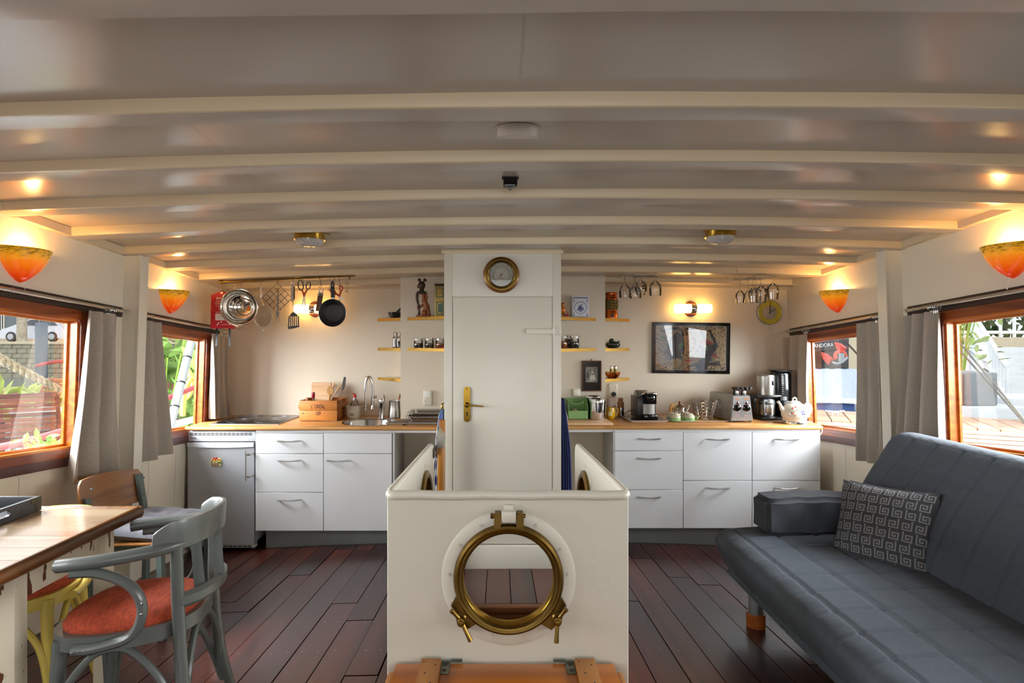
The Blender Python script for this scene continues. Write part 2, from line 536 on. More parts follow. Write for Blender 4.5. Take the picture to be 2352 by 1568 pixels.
for (xa, xb, ya, yb) in ((-2.4, HX0, Y0, Y1), (HX1, 2.55, Y0, Y1), (HX0, HX1, Y0, HY0), (HX0, HX1, HY1, Y1)):
 hexa(bm, lambda u, v, o: (u, v, fz(u, v) - .021 - o), xa, xb, ya, yb, 0, .04, nu=8)
struct('floor_base', bm, m_sub, floor)
bm = new()
for k in range(16):
 yy = -.2 + k * .31 + .15
 xx = -.345 - PW * 15
 while xx < 2.5:
  for dx in (.035, .1):
   X, Y = xx + dx + rnd.uniform(-.006, .006), yy + rnd.uniform(-.01, .01)
   if not (HX0 < X < HX1 and 1.6 < Y < 3.0) and rnd.random() < .8:
    box(bm, (X, Y, fz(X, Y) + .0004), (.006, .004, .0008))
  xx += PW
o = struct('nails', bm, m_alu, floor); o['kind'] = 'stuff'
# ceiling, beams and edge battens
ceiling = struct('ceiling')
bm = new()
hexa(bm, lambda u, v, o: (u, v, ub(u, v) + .042 + o), -2.34, 2.52, Y0, Y1, 0, .05, nu=40)
struct('ceiling_board', bm, m_ceil, ceiling)
for k, xs in enumerate((.06, -1.0, 1.3)):
 bm = new()
 for j in range(2 if k else 1, 10):
  a = (1.218 if j < 2 else 1.222 + .405 * j - .315)
  hexa(bm, lambda u, v, o: (u + (.03 * (v - a) if k else 0), v, ub(u, v) + .042 - o), xs - .001, xs + .001, a, a + .315, 0, .0007)
 struct('ceiling_seam', bm, m_ceil, ceiling)
rb = random.Random(5)
def by(k): return 1.222 + .405 * k if k > 0 else 1.128 + .45 * k
for k in range(-8, 9):
 y = by(k)
 if y < Y0 or y > 4.6: continue
 bm = new()
 ph = rb.random() * 6
 N = 36
 rows = []
 for i in range(N + 1):
  X = -2.28 + 4.74 * i / N
  w = .0025 * math.sin(X * 2.1 + ph) + .0015 * math.sin(X * 5.3 + ph)
  zb = lambda yy: ub(X, yy) + w * .6
  sec = [(y + w, zb(y) + .046), (y + w, zb(y) + .008), (y + .003 + w, zb(y) + .002), (y + .01 + w, zb(y)), (y + .084, zb(y + .09)), (y + .09, zb(y + .09) + .005), (y + .09, zb(y + .09) + .046)]
  rows.append([bm.verts.new((X, a, b)) for a, b in sec])
 for a, b in zip(rows[:-1], rows[1:]):
  for i in range(len(a)):
   j = (i + 1) % len(a)
   bm.faces.new((a[i], b[i], b[j], a[j])).material_index = 1 if i in (3, 4, 5) else 0
 bm.faces.new(rows[0]); bm.faces.new(rows[-1][::-1])
 struct('beam', bm, [m_beam, m_ceil], ceiling, smooth=35)
for nm, s in (('trim_1', -1), ('trim_2', 1)):
 bm = new()
 for i in range(19):
  a, b = by(i - 9) + .088, by(i - 8) + .002
  if b < Y0 or a > Y1: continue
  f = (lambda u, v, o: ((WL if s < 0 else WR)(u, 2.0, 0)[0] - s * o, u, ub(2.3 * s, u) + v))
  hexa(bm, f, a, b, .004, .045, -.02, .035)
 struct(nm, bm, m_beam)
bm = new()
for (xa, xb) in ((-2.24, -.779), (.841, 2.41)):
 hexa(bm, lambda u, v, o: (u, Y1 - o, ub(u, Y1) + v), xa, xb, -.012, .045, 0, .02, nu=10)
struct('trim_3', bm, m_beam)
# outer walls with window openings
OL = [(-1.3, -.2), (.45, 1.55), (1.95, 2.957), (3.52, 4.236)]
OR_ = [(-1.3, -.2), (.45, 1.55), (1.98, 2.991), (3.6, 4.364)]
VB, VT = .817, 1.497
for nm, f, ops in (('wall_left', WL, OL), ('wall_right', WR, OR_)):
 bm = new()
 us = [Y0] + [q for w in ops for q in w] + [Y1]
 for i in range(len(us) - 1):
  if i % 2:
   hexa(bm, f, us[i], us[i + 1], -.2, VB, 0, .05)
   hexa(bm, f, us[i], us[i + 1], VT, 2.2, 0, .05)
  else:
   hexa(bm, f, us[i], us[i + 1], -.2, 2.2, 0, .05)
 bmesh.ops.remove_doubles(bm, verts=bm.verts, dist=1e-4)
 struct(nm, bm, m_wall)
bm = new(); box2(bm, (-2.33, Y1, -.4), (2.47, Y1 + .06, 2.2)); struct('wall_back', bm, m_wall)
bm = new(); box2(bm, (-2.5, Y0 - .06, .1), (2.7, Y0, 2.7)); struct('wall_front', bm, m_wall)
# lining boards below the windows
bm = new()
for s, f in ((-1, WL), (1, WR)):
 for u in (2.35, 2.62, 3.6, 3.9):
  hexa(bm, f, u, u + .003, -.1, .72, -.0015, 0)
struct('trim_6', bm, m_carc)
# pilasters
for nm, s in (('trim_4', -1), ('trim_5', 1)):
 f = WL if s < 0 else WR
 bm = new()
 hexa(bm, f, 3.30, 3.37, -.12, 1.97, -.097, .0)
 hexa(bm, f, 3.296, 3.372, -.12, 1.97, -.1, -.092)
 struct(nm, bm, m_steelpaint)
def window(n, f, s, u0, u1, full=True):
 w = struct('window_%d' % n)
 W8 = .083
 # frame: stiles and rails, the top corners of the opening are rounded
 for a, b in ((u0 - W8, u0), (u1, u1 + W8)):
  bm = new(); hexa(bm, f, a, b, .775, 1.545, -.016, .0)
  struct('stile', bm, m_mahog, w)
 r = .035
 pts = [(u0, 1.545), (u1, 1.545), (u1, VT - r)] + [(u1 - r + r * math.cos(t), VT - r + r * math.sin(t)) for t in [R(k) for k in range(0, 91, 15)]] + \
  [(u0 + r + r * math.cos(t), VT - r + r * math.sin(t)) for t in [R(k) for k in range(90, 181, 15)]] + [(u0, VT - r)]
 bm = new(); poly(bm, f, pts, -.015, .0); struct('rail', bm, m_mahog, w)
 bm = new(); hexa(bm, f, u0, u1, .775, VB, -.015, 0); struct('rail', bm, m_mahog, w)
 bm = new(); hexa(bm, f, u0 - W8, u1 + W8, .730, .775, -.022, 0); struct('sill_board', bm, m_mahogd, w)
 # reveal lining
 bm = new()
 t = .012
 hexa(bm, f, u0, u0 + t, VB, VT, -.004, .062); hexa(bm, f, u1 - t, u1, VB, VT, -.004, .062)
 hexa(bm, f, u0 + t, u1 - t, VB, VB + t, -.004, .062); hexa(bm, f, u0 + t, u1 - t, VT - t, VT, -.004, .062)
 struct('reveal', bm, m_varn, w)
 bm = new()
 e = .024
 hexa(bm, f, u0 + t, u0 + e, VB + t, VT - t, .040, .052); hexa(bm, f, u1 - e, u1 - t, VB + t, VT - t, .040, .052)
 hexa(bm, f, u0 + e, u1 - e, VB + t, VB + e, .040, .052); hexa(bm, f, u0 + e, u1 - e, VT - e, VT - t, .040, .052)
 struct('glazing_bead', bm, m_varn if n % 2 else m_varn, w)
 bm = new(); bm.faces.new([bm.verts.new(f(a_, b_, .055)) for a_, b_ in ((u0 + t, VB + t), (u1 - t, VB + t), (u1 - t, VT - t), (u0 + t, VT - t))]); struct('pane', bm, m_winglass, w)
for i, (a, b) in enumerate(OL[::-1]): window(i + 1, WL, -1, a, b)
for i, (a, b) in enumerate(OR_[::-1]): window(i + 5, WR, 1, a, b)
# boxed-in shaft and the cupboard column with its door
bm = new(); box2(bm, (-.779, 4.41, -.1), (.841, Y1, 2.05)); struct('wall_recess', bm, m_wall)
CX0, CX1, CY = -.3445, .391, 3.5
bm = new()
box2(bm, (CX0 + .002, CY + .014, -.1), (CX1 - .002, 4.42, 2.06))
box2(bm, (CX0, CY, .03), (-.293, CY + .03, 2.06), .003); box2(bm, (.3375, CY, .03), (CX1, CY + .03, 2.06), .003)
box2(bm, (-.293, CY, 1.7465), (.3375, CY + .03, 2.06))
box2(bm, (CX0 - .006, CY - .02, .02), (CX1 + .006, CY + .02, .187), .006)
wc = struct('wall_center', bm, m_door)
bm = new()
box2(bm, (-.36, CY - .014, 2.016), (.4045, CY + .02, 2.043), .002)
struct('cap_trim', bm, m_beam, wc)
d = struct('door_1')
bm = new(); box2(bm, (-.2895, CY + .001, .192), (.334, CY + .025, 1.743), .003); struct('door_panel', bm, m_door, d)
bm = new()
box2(bm, (.172, CY - .012, 1.510), (.36, CY + .002, 1.545), .005)
lathe(bm, [(0, -.024), (.008, -.024), (.008, .024), (0, .024)], 12, T(.343, CY - .006, 1.5275))
box2(bm, (.352, CY - .006, 1.505), (.392, CY + .002, 1.555), .002)
struct('hinge_strap', bm, m_door, d)
bm = new()
prism(bm, rrect(.042, .222, .0205, 6), .006, T(-.200, CY - .003, 1.070) @ FACE)
hp = struct('handle_plate', bm, m_brassb, d)
bm = new()
prism(bm, circ(0, .0, .0055, 10), .001, T(-.200, CY - .0063, 1.016) @ FACE)
prism(bm, [(-.003, 0), (.003, 0), (.004, -.016), (-.004, -.016)], .001, T(-.200, CY - .0063, 1.014) @ FACE)
struct('keyhole', bm, m_dark, hp)
bm = new()
for z in (1.168, .972): lathe(bm, [(0, .003), (.004, .002), (.005, 0)], 8, T(-.200, CY - .006, z) @ FACE)
struct('screws', bm, m_brass, hp)['kind'] = 'stuff'
bm = new()
lathe(bm, [(.017, 0), (.017, .004), (.011, .012), (.009, .03)], 14, T(-.200, CY - .006, 1.067) @ FACE)
tube(bm, cr([(-.202, CY - .036, 1.068), (-.178, CY - .041, 1.067), (-.14, CY - .041, 1.064), (-.095, CY - .038, 1.060)], 4), [.011, .010, .009, .008, .0075, .007, .0065, .0065, .0065, .006, .006, .005, .004], 10, sy=.8)
struct('door_lever', bm, m_brassb, d)
for z, x in ((1.568, -.02), (1.568, .07)):
 pass
bm = new()
for px in (1120, 1181): prism(bm, circ(0, 0, .0016, 6), .001, T(*at(px, 745, CY)) @ FACE)
struct('screw_holes', bm, m_dark, d)
# stairwell enclosure (a thing of painted steel plate) with its portholes
BX0, BX1, BY0, BY1 = -.333, .387, 1.685, 2.735
def rz_(y): return 1.000 - (y - BY0) * .046
enc = thing('stair_enclosure', 'cream painted steel stair enclosure with rounded rim, in the middle of the floor', 'enclosure', (.027, 2.2, fz(.03, 2.2)))
def hole_plate(bm, x0, x1, z0, z1, cx, cz, r, th, M, top=None):
 ang = sorted([2 * PI * i / 56 for i in range(56)] + [math.atan2(zz - cz, xx - cx) % (2 * PI) for xx in (x0, x1) for zz in (z0, z1)])
 ins, out = [], []
 for a in ang:
  c, s = math.cos(a), math.sin(a)
  k = min([q for q in ((x1 - cx) / c if c > 1e-9 else 9e9, (x0 - cx) / c if c < -1e-9 else 9e9, (z1 - cz) / s if s > 1e-9 else 9e9, (z0 - cz) / s if s < -1e-9 else 9e9)])
  ins.append((cx + r * c, cz + r * s))
  X, Z = cx + k * c, cz + k * s
  if top and Z > z1 - 1e-6: Z = top(X)
  out.append((X, Z))
 annulus(bm, ins, out, th, M)
PCX, PCZ = .029, .756
bm = new()
hole_plate(bm, BX0, BX1, -.25, rz_(BY0), PCX, PCZ, .150, .014, T(0, BY0 + .007, 0) @ FACE)
for xx in (BX0, BX1):                           # welded corner beads
 tube(bm, cr([(xx, BY0 + .005, -.2 + k * .12) for k in range(11)], 2), .0055, 6)
obj('front_panel', bm, m_steelpaint, enc)
for s, xx in ((-1, BX0), (1, BX1)):
 bm = new()
 MY = Matrix(((0, 0, 1, xx - s * .006), (1, 0, 0, 0), (0, 1, 0, 0), (0, 0, 0, 1)))
 hole_plate(bm, BY0 + .012, BY1, -.9, rz_(BY1), 2.41, .74, .140, .012, MY, top=lambda y: rz_(y))
 sp = obj('side_panel', bm, m_steelpaint, enc)
 bm = new()
 lathe(bm, [(.138, -.02), (.138, .02), (.150, .024), (.166, .016), (.168, 0), (.166, -.016), (.15, -.024), (.138, -.02)], 40, T(xx - s * .006, 2.41, .74) @ RY(90))
 obj('porthole_ring', bm, m_brass, sp)
 bm = new(); lathe(bm, [(0, 0), (.138, 0)], 32, T(xx - s * .006, 2.41, .74) @ RY(90)); obj('pane', bm, m_winglass, sp)
 bm = new()
 for a in range(0, 360, 45):
  lathe(bm, [(.006, 0), (.005, .003), (0, .003)], 8, T(xx - s * .012, 2.41 + .19 * math.cos(R(a)), .74 + .19 * math.sin(R(a))) @ RY(-90 * s))
 obj('screws', bm, m_steelpaint, sp, kind='stuff')
bm = new()
P = [(BX0, BY1 + .004, .1), (BX0, BY1 + .004, rz_(BY1) - .05)] + [(BX0, BY1 + .004 - .03 * (1 - math.cos(R(a))), rz_(BY1) - .05 + .055 * math.sin(R(a))) for a in (30, 60, 90)] + \
 [(BX0, 2.3, rz_(2.3) + .005), (BX0, BY0 + .04, rz_(BY0) + .005), (BX0 + .002, BY0 + .012, rz_(BY0) + .005)]
P2 = [((BX0 + BX1) - p[0], p[1], p[2]) for p in P]
wob = [(BX0 + .02 + i * .0683, BY0 + .004, rz_(BY0) + .004 + .0012 * math.sin(i * 1.9)) for i in range(11)]
tube(bm, P + [(BX0 + .006, BY0 + .005, rz_(BY0) + .004)] + wob + [(BX1 - .006, BY0 + .005, rz_(BY0) + .004)] + P2[::-1], .0145, 12)
obj('rim', bm, m_steelpaint, enc, smooth=60)
# the big porthole
MP = T(PCX, BY0, PCZ) @ FACE
prt = thing('porthole', 'large round brass porthole window with two wing nuts, in front of the stair enclosure', 'porthole', (PCX, BY0 - .01, PCZ - .166))
bm = new(); lathe(bm, [(.165, .0), (.165, .006), (.196, .006), (.2015, .003), (.2025, 0)], 64, MP); fl = obj('flange', bm, m_steelpaint, prt)
bm = new()
for a in (62, 118, 29, 146, 4, -27, 176, 203, -73, -107, 228):
 M = MP @ T(.181 * math.cos(R(a)), .181 * math.sin(R(a)), .006)
 lathe(bm, [(.0058, 0), (.005, .002), (0, .002)], 10, M)
 box(bm, (0, 0, .0022), (.0095, .0012, .001), M=M @ RZ(a * 1.7))
obj('screws', bm, m_steelpaint, fl, kind='stuff')
bm = new(); lathe(bm, [(.140, -.02), (.140, .018), (.143, .026), (.147, .027), (.150, .022), (.156, .025), (.162, .022), (.166, .012), (.1665, 0)], 72, MP); obj('brass_ring', bm, m_brass, prt)
bm = new(); lathe(bm, [(.1355, -.016), (.1355, .010), (.1385, .014), (.141, .012), (.141, -.016)], 64, MP); obj('inner_ring', bm, m_brassb, prt)
bm = new(); lathe(bm, [(0, .001), (.137, .001)], 48, MP); obj('pane', bm, m_winglass, prt)
hg = None
bm = new()
for sx in (-1, 1):
 prism(bm, [(-.010, -.025), (.010, -.025), (.012, .005), (.009, .022), (-.007, .022), (-.010, .005)], .026, MP @ T(sx * .0335, .182, .014) @ S(-sx if sx < 0 else 1, 1, 1))
lathe(bm, [(0, -.052), (.006, -.052), (.006, .052), (0, .052)], 10, MP @ T(-.002, .193, .020) @ RY(90))
lathe(bm, [(0, -.008), (.0085, -.008), (.0085, .0), (0, .0)], 6, MP @ T(-.046, .193, .020) @ RY(90))
obj('hinge', bm, m_brass, prt)
bm = new()
box(bm, (0, .192, .018), (.044, .036, .03), .008, MP); box(bm, (0, .214, .010), (.030, .02, .014), .005, MP)
obj('hinge_knuckle', bm, m_steelpaint, prt)
for k, (ax, ay, tilt) in enumerate(((-.147, -.112, 28), (.150, -.110, -4))):
 sx = -1 if k == 0 else 1
 bm = new()
 a = [(-.132 * 1, -.045), (-.160, -.055), (-.172, -.075), (-.150, -.125), (-.128, -.148), (-.094, -.128)]
 prism(bm, [(-p[0] * sx if sx > 0 else p[0], p[1]) for p in a], .018, MP @ T(0, 0, .012))
 lg = obj('dog_lug', bm, m_brass, prt)
 bm = new()
 MM = MP @ T(ax * .96, ay, .02)
 lathe(bm, [(.016, 0), (.016, .006), (.012, .01), (.012, .028), (.008, .03), (.008, .038), (0, .04)], 12, MM)
 obj('nut', bm, m_brass, lg)
 bm = new()
 u = Vector((math.sin(R(tilt)), -math.cos(R(tilt)), 0))
 c = Vector((ax * .96, ay, .037))
 tube(bm, [c + u * .008, c + u * .035 + Vector((0, 0, .006)), c + u * .062 + Vector((0, 0, .008))], [.0065, .006, .0075], 8, M=MP)
 w = Vector((-.55 * -sx if False else (.55 * sx), .8, 0)).normalized() if k else Vector((-.6, .75, 0)).normalized()
 tube(bm, [c + w * .008, c + w * .03 + Vector((0, 0, .004)), c + w * .044 + Vector((0, 0, .006))], [.0065, .006, .0085], 8, M=MP)
 obj('wing_handle', bm, m_brass, lg)
# stairs going down inside
stw = struct('trim_7')
bm = new()
m_step = wood('brown stair wood', '#3d210f', '#6b3d1c', .45, 0, 12, .1)
ZL = fz(0, HY1)
box2(bm, (HX0, HY1 - .045, ZL - .034), (HX1, HY1 + .003, ZL + .002), .008)
struct('stair_nosing', bm, m_step, stw)
for k in range(4):
 bm = new()
 y1 = HY1 - .02 - .24 * k; z0 = ZL - .2 * (k + 1)
 box2(bm, (HX0, y1 - .02, z0), (HX1, y1, z0 + .2 - .03))
 box2(bm, (HX0, y1 - .26, z0 - .03), (HX1, y1, z0), .006)
 struct('stair_step', bm, m_step, stw)
bm = new()
box2(bm, (HX0, BY0 - .02, -1.0), (HX1, BY0 + .0, .05)); box2(bm, (HX0 - .02, BY0, -1.0), (HX0, 3.0, .04)); box2(bm, (HX1, BY0, -1.0), (HX1 + .02, 3.0, .04)); box2(bm, (HX0, BY0, -1.02), (HX1, 3.0, -1.0))
struct('stairwell_lining', bm, m_steelpaint, stw)
# ------------------------------------------------------------------ kitchen fronts
DC = 4.03
def zc(py): return EYE - (py - 780) * DC / 1280
def xc_(px): return (px - 1146) * DC / 1280
_hm = {}
def handle_bm():
 bm = new()
 pts = [(-.086, 0, 0), (-.080, -.010, 0), (-.062, -.020, .0), (-.035, -.026, -.001), (0, -.028, -.0025), (.035, -.026, -.001), (.062, -.020, 0), (.080, -.010, 0), (.086, 0, 0)]
 tube(bm, cr(pts, 3), [.003, .0045, .006, .0075, .008, .0085, .008, .0075, .007, .006, .005, .0045, .004, .0045, .005, .006, .007, .0075, .008, .0085, .008, .0075, .006, .0045, .003], 8, sx=1.0, sy=.75)
 return bm
def cab_handle(parent, x, z):
 M = T(x, DC - .002, z)
 if 'h' not in _hm:
  o = obj('handle', handle_bm(), m_silver, parent, world=False)
  _hm['h'] = o
 else:
  o = _hm['h'].copy(); COL.objects.link(o); o.parent = parent
 o.matrix_basis = rootM(parent).inverted() @ M
 return o
def cabinet(label, x0, x1, fronts, ztop, zbot, group):
 t = thing('kitchen_cabinet', label, 'cabinet', ((x0 + x1) / 2, 4.3, .02), 0, group)
 bm = new()
 th = .016
 box2(bm, (x0 + .001, DC + .004, zbot), (x0 + th, 4.6, ztop + .012)); box2(bm, (x1 - th, DC + .004, zbot), (x1 - .001, 4.6, ztop + .012))
 box2(bm, (x0 + th, DC + .004, zbot), (x1 - th, 4.6, zbot + th)); box2(bm, (x0 + th, DC + .004, ztop - .004), (x1 - th, DC + .1, ztop + .012))
 box2(bm, (x0 + th, 4.585, zbot + th), (x1 - th, 4.6, ztop))
 obj('body', bm, m_cab, t)
 for (kind, za, zb, hx, hz) in fronts:
  bm = new(); box2(bm, (x0 + .0022, DC - .016, zb + .0018), (x1 - .0022, DC + .002, za - .0018), .0012, seg=1)
  f = obj(kind, bm, m_cab, t)
  if hz is not None:
   h = cab_handle(f, hx, hz); h.matrix_basis = rootM(f).inverted() @ T(hx, DC - .016, hz)
 return t
xa, xb, xd = xc_(588.5), xc_(744.5), xc_(901.5)
za = [zc(994), zc(1040.5), zc(1129), zc(1217.5)]
cm = lambda a, b: (a + b) / 2
cabinet('white three-drawer cabinet right of the fridge', xa, xb, [('drawer', za[0], za[1], cm(xa, xb), zc(1011)), ('drawer', za[1], za[2], cm(xa, xb), zc(1055.5)), ('drawer', za[2], za[3], cm(xa, xb), zc(1145))], za[0], za[3], 'white base cabinets left of the column')
cabinet('white cabinet with one tall door under the round sink', xb, xd, [('false_front', za[0], za[1], 0, None), ('door', za[1], za[3], xc_(779), zc(1055.5))], za[0], za[3], 'white base cabinets left of the column')
xe = [xc_(1410.5), xc_(1567.5), xc_(1725.5), xc_(1882)]
zr = [zc(991), zc(1034), zc(1123), zc(1211.5), zc(1102)]
cabinet('white three-drawer cabinet under the coffee pod machine', xe[0], xe[1], [('drawer', zr[0], zr[1], cm(*xe[0:2]), zc(1006)), ('drawer', zr[1], zr[2], cm(*xe[0:2]), zc(1050.5)), ('drawer', zr[2], zr[3], cm(*xe[0:2]), zc(1139))], zr[0], zr[3], 'white base cabinets right of the column')
cabinet('white two-drawer cabinet in the middle of the right-hand row', xe[1], xe[2], [('drawer', zr[0], zr[4], cm(*xe[1:3]), zc(1007)), ('drawer', zr[4], zr[3], cm(*xe[1:3]), zc(1118))], zr[0], zr[3], 'white base cabinets right of the column')
cabinet('white two-drawer cabinet at the right end, partly behind the sofa', xe[2], xe[3], [('drawer', zr[0], zr[4], cm(*xe[2:4]), zc(1007)), ('drawer', zr[4], zr[3], cm(*xe[2:4]), zc(1118))], zr[0], zr[3], 'white base cabinets right of the column')
# plinths
bm = new(); hexa(bm, lambda u, v, o: (u, 4.08 + o, max(v, fz(u, 4.08)) if v < .05 else v), xc_(595) + .03, -.78, -.2, za[3], 0, .016, nu=8)
solo('plinth', bm, m_plinth, 'grey plinth board under the left-hand cabinets, above the floor', 'plinth')
bm = new(); hexa(bm, lambda u, v, o: (u, 4.08 + o, max(v, fz(u, 4.08)) if v < .05 else v), .85, 2.3, -.2, zr[3], 0, .016, nu=8)
solo('plinth', bm, m_plinth, 'grey plinth board under the right-hand cabinets, above the floor', 'plinth')
# open bays beside the column: a grey side panel towards the cabinets
for (x, lb, zt) in ((-.765, 'grey panel closing the left-hand cabinets beside the waste bin', za[0]), (.822, 'grey panel closing the right-hand cabinets beside the open bay', zr[0])):
 bm = new(); box2(bm, (x, DC - .014, fz(x, 4.05) - .0), (x + .015, 4.40, zt + .01), .001)
 solo('filler_board', bm, m_carc, lb, 'panel')
# white rails under the worktops
WT = .850
def worktop(label, x0, x1, zt, bev):
 bm = new()
 if x0 < -1:     # left one has an opening for the round sink
  cx, cy, r = -.98, 4.235, .196
  ang = sorted([2 * PI * i / 48 for i in range(48)] + [math.atan2(yy - cy, xx - cx) % (2 * PI) for xx in (x0 + .01, x1) for yy in (4.005, 4.618)])
  ins, out = [], []
  for a in ang:
   c, s = math.cos(a), math.sin(a)
   k = min([q for q in ((x1 - cx) / c if c > 1e-9 else 9e9, (x0 - cx) / c if c < -1e-9 else 9e9, (4.618 - cy) / s if s > 1e-9 else 9e9, (4.012 - cy) / s if s < -1e-9 else 9e9)])
   ins.append((cx + r * c, cy + r * s)); out.append((cx + k * c, cy + k * s))
  annulus(bm, ins, out, .028, T(0, 0, zt - .014))
  tube(bm, [(x0, 4.012, zt - .014), (x1, 4.012, zt - .014)], .014, 10)
 else:
  box2(bm, (x0, 4.0, zt - .028), (x1, 4.618, zt), .009)
 return solo('worktop', bm, m_worktop, label, 'worktop', base=((x0 + x1) / 2, 4.3, zt - .028))
worktop('oiled beech worktop with the round sink, left of the column', xc_(430), -.34, WT, 0)
WR_ = .857
worktop('oiled beech worktop carrying the toaster and kettle, right of the column', .385, xc_(1886), WR_, 0)
bm = new(); box2(bm, (xa, DC - .006, WT - .047), (-.345, DC + .02, WT - .029), .001); solo('worktop_rail', bm, m_cab, 'white rail under the front edge of the left-hand worktop', 'rail')
bm = new(); box2(bm, (.392, DC - .006, WR_ - .049), (xe[3], DC + .02, WR_ - .029), .001); solo('worktop_rail', bm, m_cab, 'white rail under the front edge of the right-hand worktop', 'rail')
# fridge
m_fr = mat('silver fridge lacquer', '#b0b3b8', .38, .3)
m_frw = mat('light grey plastic', '#cfd3d8', .4)
fx0, fx1 = xc_(433), xc_(587.5)
fr = thing('fridge', 'small silver undercounter fridge with bar handle and a magnet on its door', 'fridge', ((fx0 + fx1) / 2, 4.3, 0))
bm = new(); box2(bm, (fx0 + .01, 4.06, .01), (fx1 - .004, 4.58, .815), .004); obj('cabinet_body', bm, m_fr, fr)
bm = new(); box2(bm, (fx0, DC - .01, zc(1013)), (fx1, DC + .05, zc(990)), .004)
g = obj('top_grille', bm, m_frw, fr)
bm = new()
for r_ in range(2):
 for k in range(15):
  x = fx0 + .016 + k * .0302
  box2(bm, (x, DC - .0115, zc(998.5) + r_ * .0105), (x + .025, DC - .0095, zc(998.5) + .0052 + r_ * .0105))
o = obj('vent_slots', bm, m_black, g); o['kind'] = 'stuff'
obj('lettering', text_bm('LIEBHERR', .011, .0004, 1.0, T(fx0 + .016, DC - .0105, zc(1006)) @ FACE, align='LEFT'), m_black, g)
bm = new()
N = 12
hexa(bm, lambda u, v, o: (u, DC - .014 + o - .004 * math.sin(PI * (u - fx0) / (fx1 - fx0)), v), fx0 + .002, fx1 - .006, zc(1248), zc(1014.5), 0, .055, nu=N)
dr = obj('door', bm, m_fr, fr, weld=True)
bm = new()
hexa(bm, lambda u, v, o: (u, DC - .022 + o - .006 * math.sin(PI * (u - fx0) / (fx1 - fx0)), v - (.006 * math.sin(PI * (u - fx0) / (fx1 - fx0)) if v < zc(1020) else 0)), fx0 + .002, fx1 - .008, zc(1024.5), zc(1014.5), 0, .02, nu=N)
obj('door_trim', bm, m_frw, dr, weld=True)
bm = new()
hx = fx1 - .046
tube(bm, [(hx, DC - .055, zc(1032)), (hx, DC - .055, zc(1100))], .0055, 10, sx=1.2)
for z in (zc(1040), zc(1090)):
 tube(bm, cr([(hx, DC - .055, z), (hx + .02, DC - .05, z), (hx + .034, DC - .03, z), (hx + .036, DC - .01, z + .002)], 4), .008, 8, sx=.6)
obj('handle', bm, m_silver, dr)
bm = new(); box2(bm, (fx0 + .003, DC - .006, zc(1256.5)), (fx1 - .004, DC + .04, zc(1250)), .002); g2 = obj('base_grille', bm, m_carc, fr)
bm = new()
for k in range(13):
 x = fx0 + .02 + k * .034
 box2(bm, (x, DC - .0075, zc(1254.6)), (x + .028, DC - .0055, zc(1252)))
o = obj('vent_slots', bm, m_black, g2); o['kind'] = 'stuff'
bm = new()
for xx in (fx0 + .05, fx1 - .05):
 for yy in (4.1, 4.5): lathe(bm, [(0, fz(xx, yy)), (.018, fz(xx, yy)), (.012, .012), (0, .012)], 10, T(xx, yy, 0))
obj('feet', bm, m_black, fr, kind='stuff')
# souvenir magnet on the fridge
mg = thing('magnet', 'colourful souvenir magnet with tulips and houses, on the fridge door', 'magnet', tuple(at(496, 1071, DC - .026)))
bm = new()
q = lambda px, py, dy=0: at(px, py, DC - .021 + dy)
prism(bm, [(-.038, -.03), (.038, -.03), (.04, .012), (.03, .026), (.012, .024), (.004, .034), (-.012, .022), (-.03, .024), (-.04, .006)], .006, T(*q(496, 1060)) @ FACE)
obj('base', bm, mat('magnet cream', '#dccb9e', .4), mg)
for c, sp in (('#c8281e', ((-.012, .026), (-.002, .018), (.006, .028), (.018, .016), (-.022, .014))), ('#e0b81e', ((.0, .006), (.028, .002), (.03, .016), (-.01, .008))), ('#4d7d2a', ((.02, -.004), (.034, -.008), (-.03, .0)))):
 bm = new()
 for (a, b) in sp: ball(bm, tuple(Vector(q(496, 1060)) + Vector((a, -.004, b))), .0065, 8, 1, .5, 1)
 obj('tulips', bm, mat('magnet ' + c, c, .4), mg, kind='stuff')
bm = new()
for k, x in enumerate((-.026, -.006, .014)):
 prism(bm, [(-.008, -.012), (.008, -.012), (.008, .0), (0, .008), (-.008, .0)], .004, T(*(Vector(q(496, 1060)) + Vector((x, -.004, -.012)))) @ FACE)
obj('houses', bm, mat('magnet house', '#8f7a68', .5), mg)
# hob, sink, tap
hob = thing('hob', 'flat black glass hob with steel edge, set in the left-hand worktop', 'hob', (-1.86, 4.3, WT))
bm = new()
Hq = [(-2.13, 4.115), (-1.625, 4.115), (-1.478, 4.58), (-1.985, 4.58)]
Hq = [(-2.13, 4.10), (-1.62, 4.10), (-1.62, 4.60), (-2.13, 4.60)]
prism(bm, [(Hq[0][0], Hq[0][1]), (Hq[1][0], Hq[1][1]), (Hq[2][0], Hq[2][1]), (Hq[3][0], Hq[3][1])], .005, T(0, 0, WT + .003))
obj('steel_edge', bm, m_alu, hob)
bm = new(); box2(bm, (-2.124, 4.106, WT + .004), (-1.626, 4.594, WT + .0065), .001); obj('glass_top', bm, m_blackg, hob)
bm = new()
for (x, y, r) in ((-1.99, 4.24, .075), (-1.76, 4.24, .09), (-1.99, 4.47, .09), (-1.76, 4.47, .07)):
 annulus(bm, circ(x, y, r, 28), circ(x, y, r + .0015, 28), .0004, T(0, 0, WT + .0067))
obj('cooking_ring_marks', bm, m_alu, hob)
snk = thing('sink', 'round stainless steel sink bowl with drain, set in the left-hand worktop', 'sink', (-.98, 4.235, WT - .12))
bm = new()
lathe(bm, [(.206, .0005), (.208, .002), (.2, .004), (.193, .001), (.186, -.01), (.182, -.09), (.165, -.118), (.04, -.124), (.03, -.13), (0, -.13)], 48, T(-.98, 4.235, WT))
obj('bowl', bm, mat('polished steel', '#c9c8c4', .16, 1), snk)
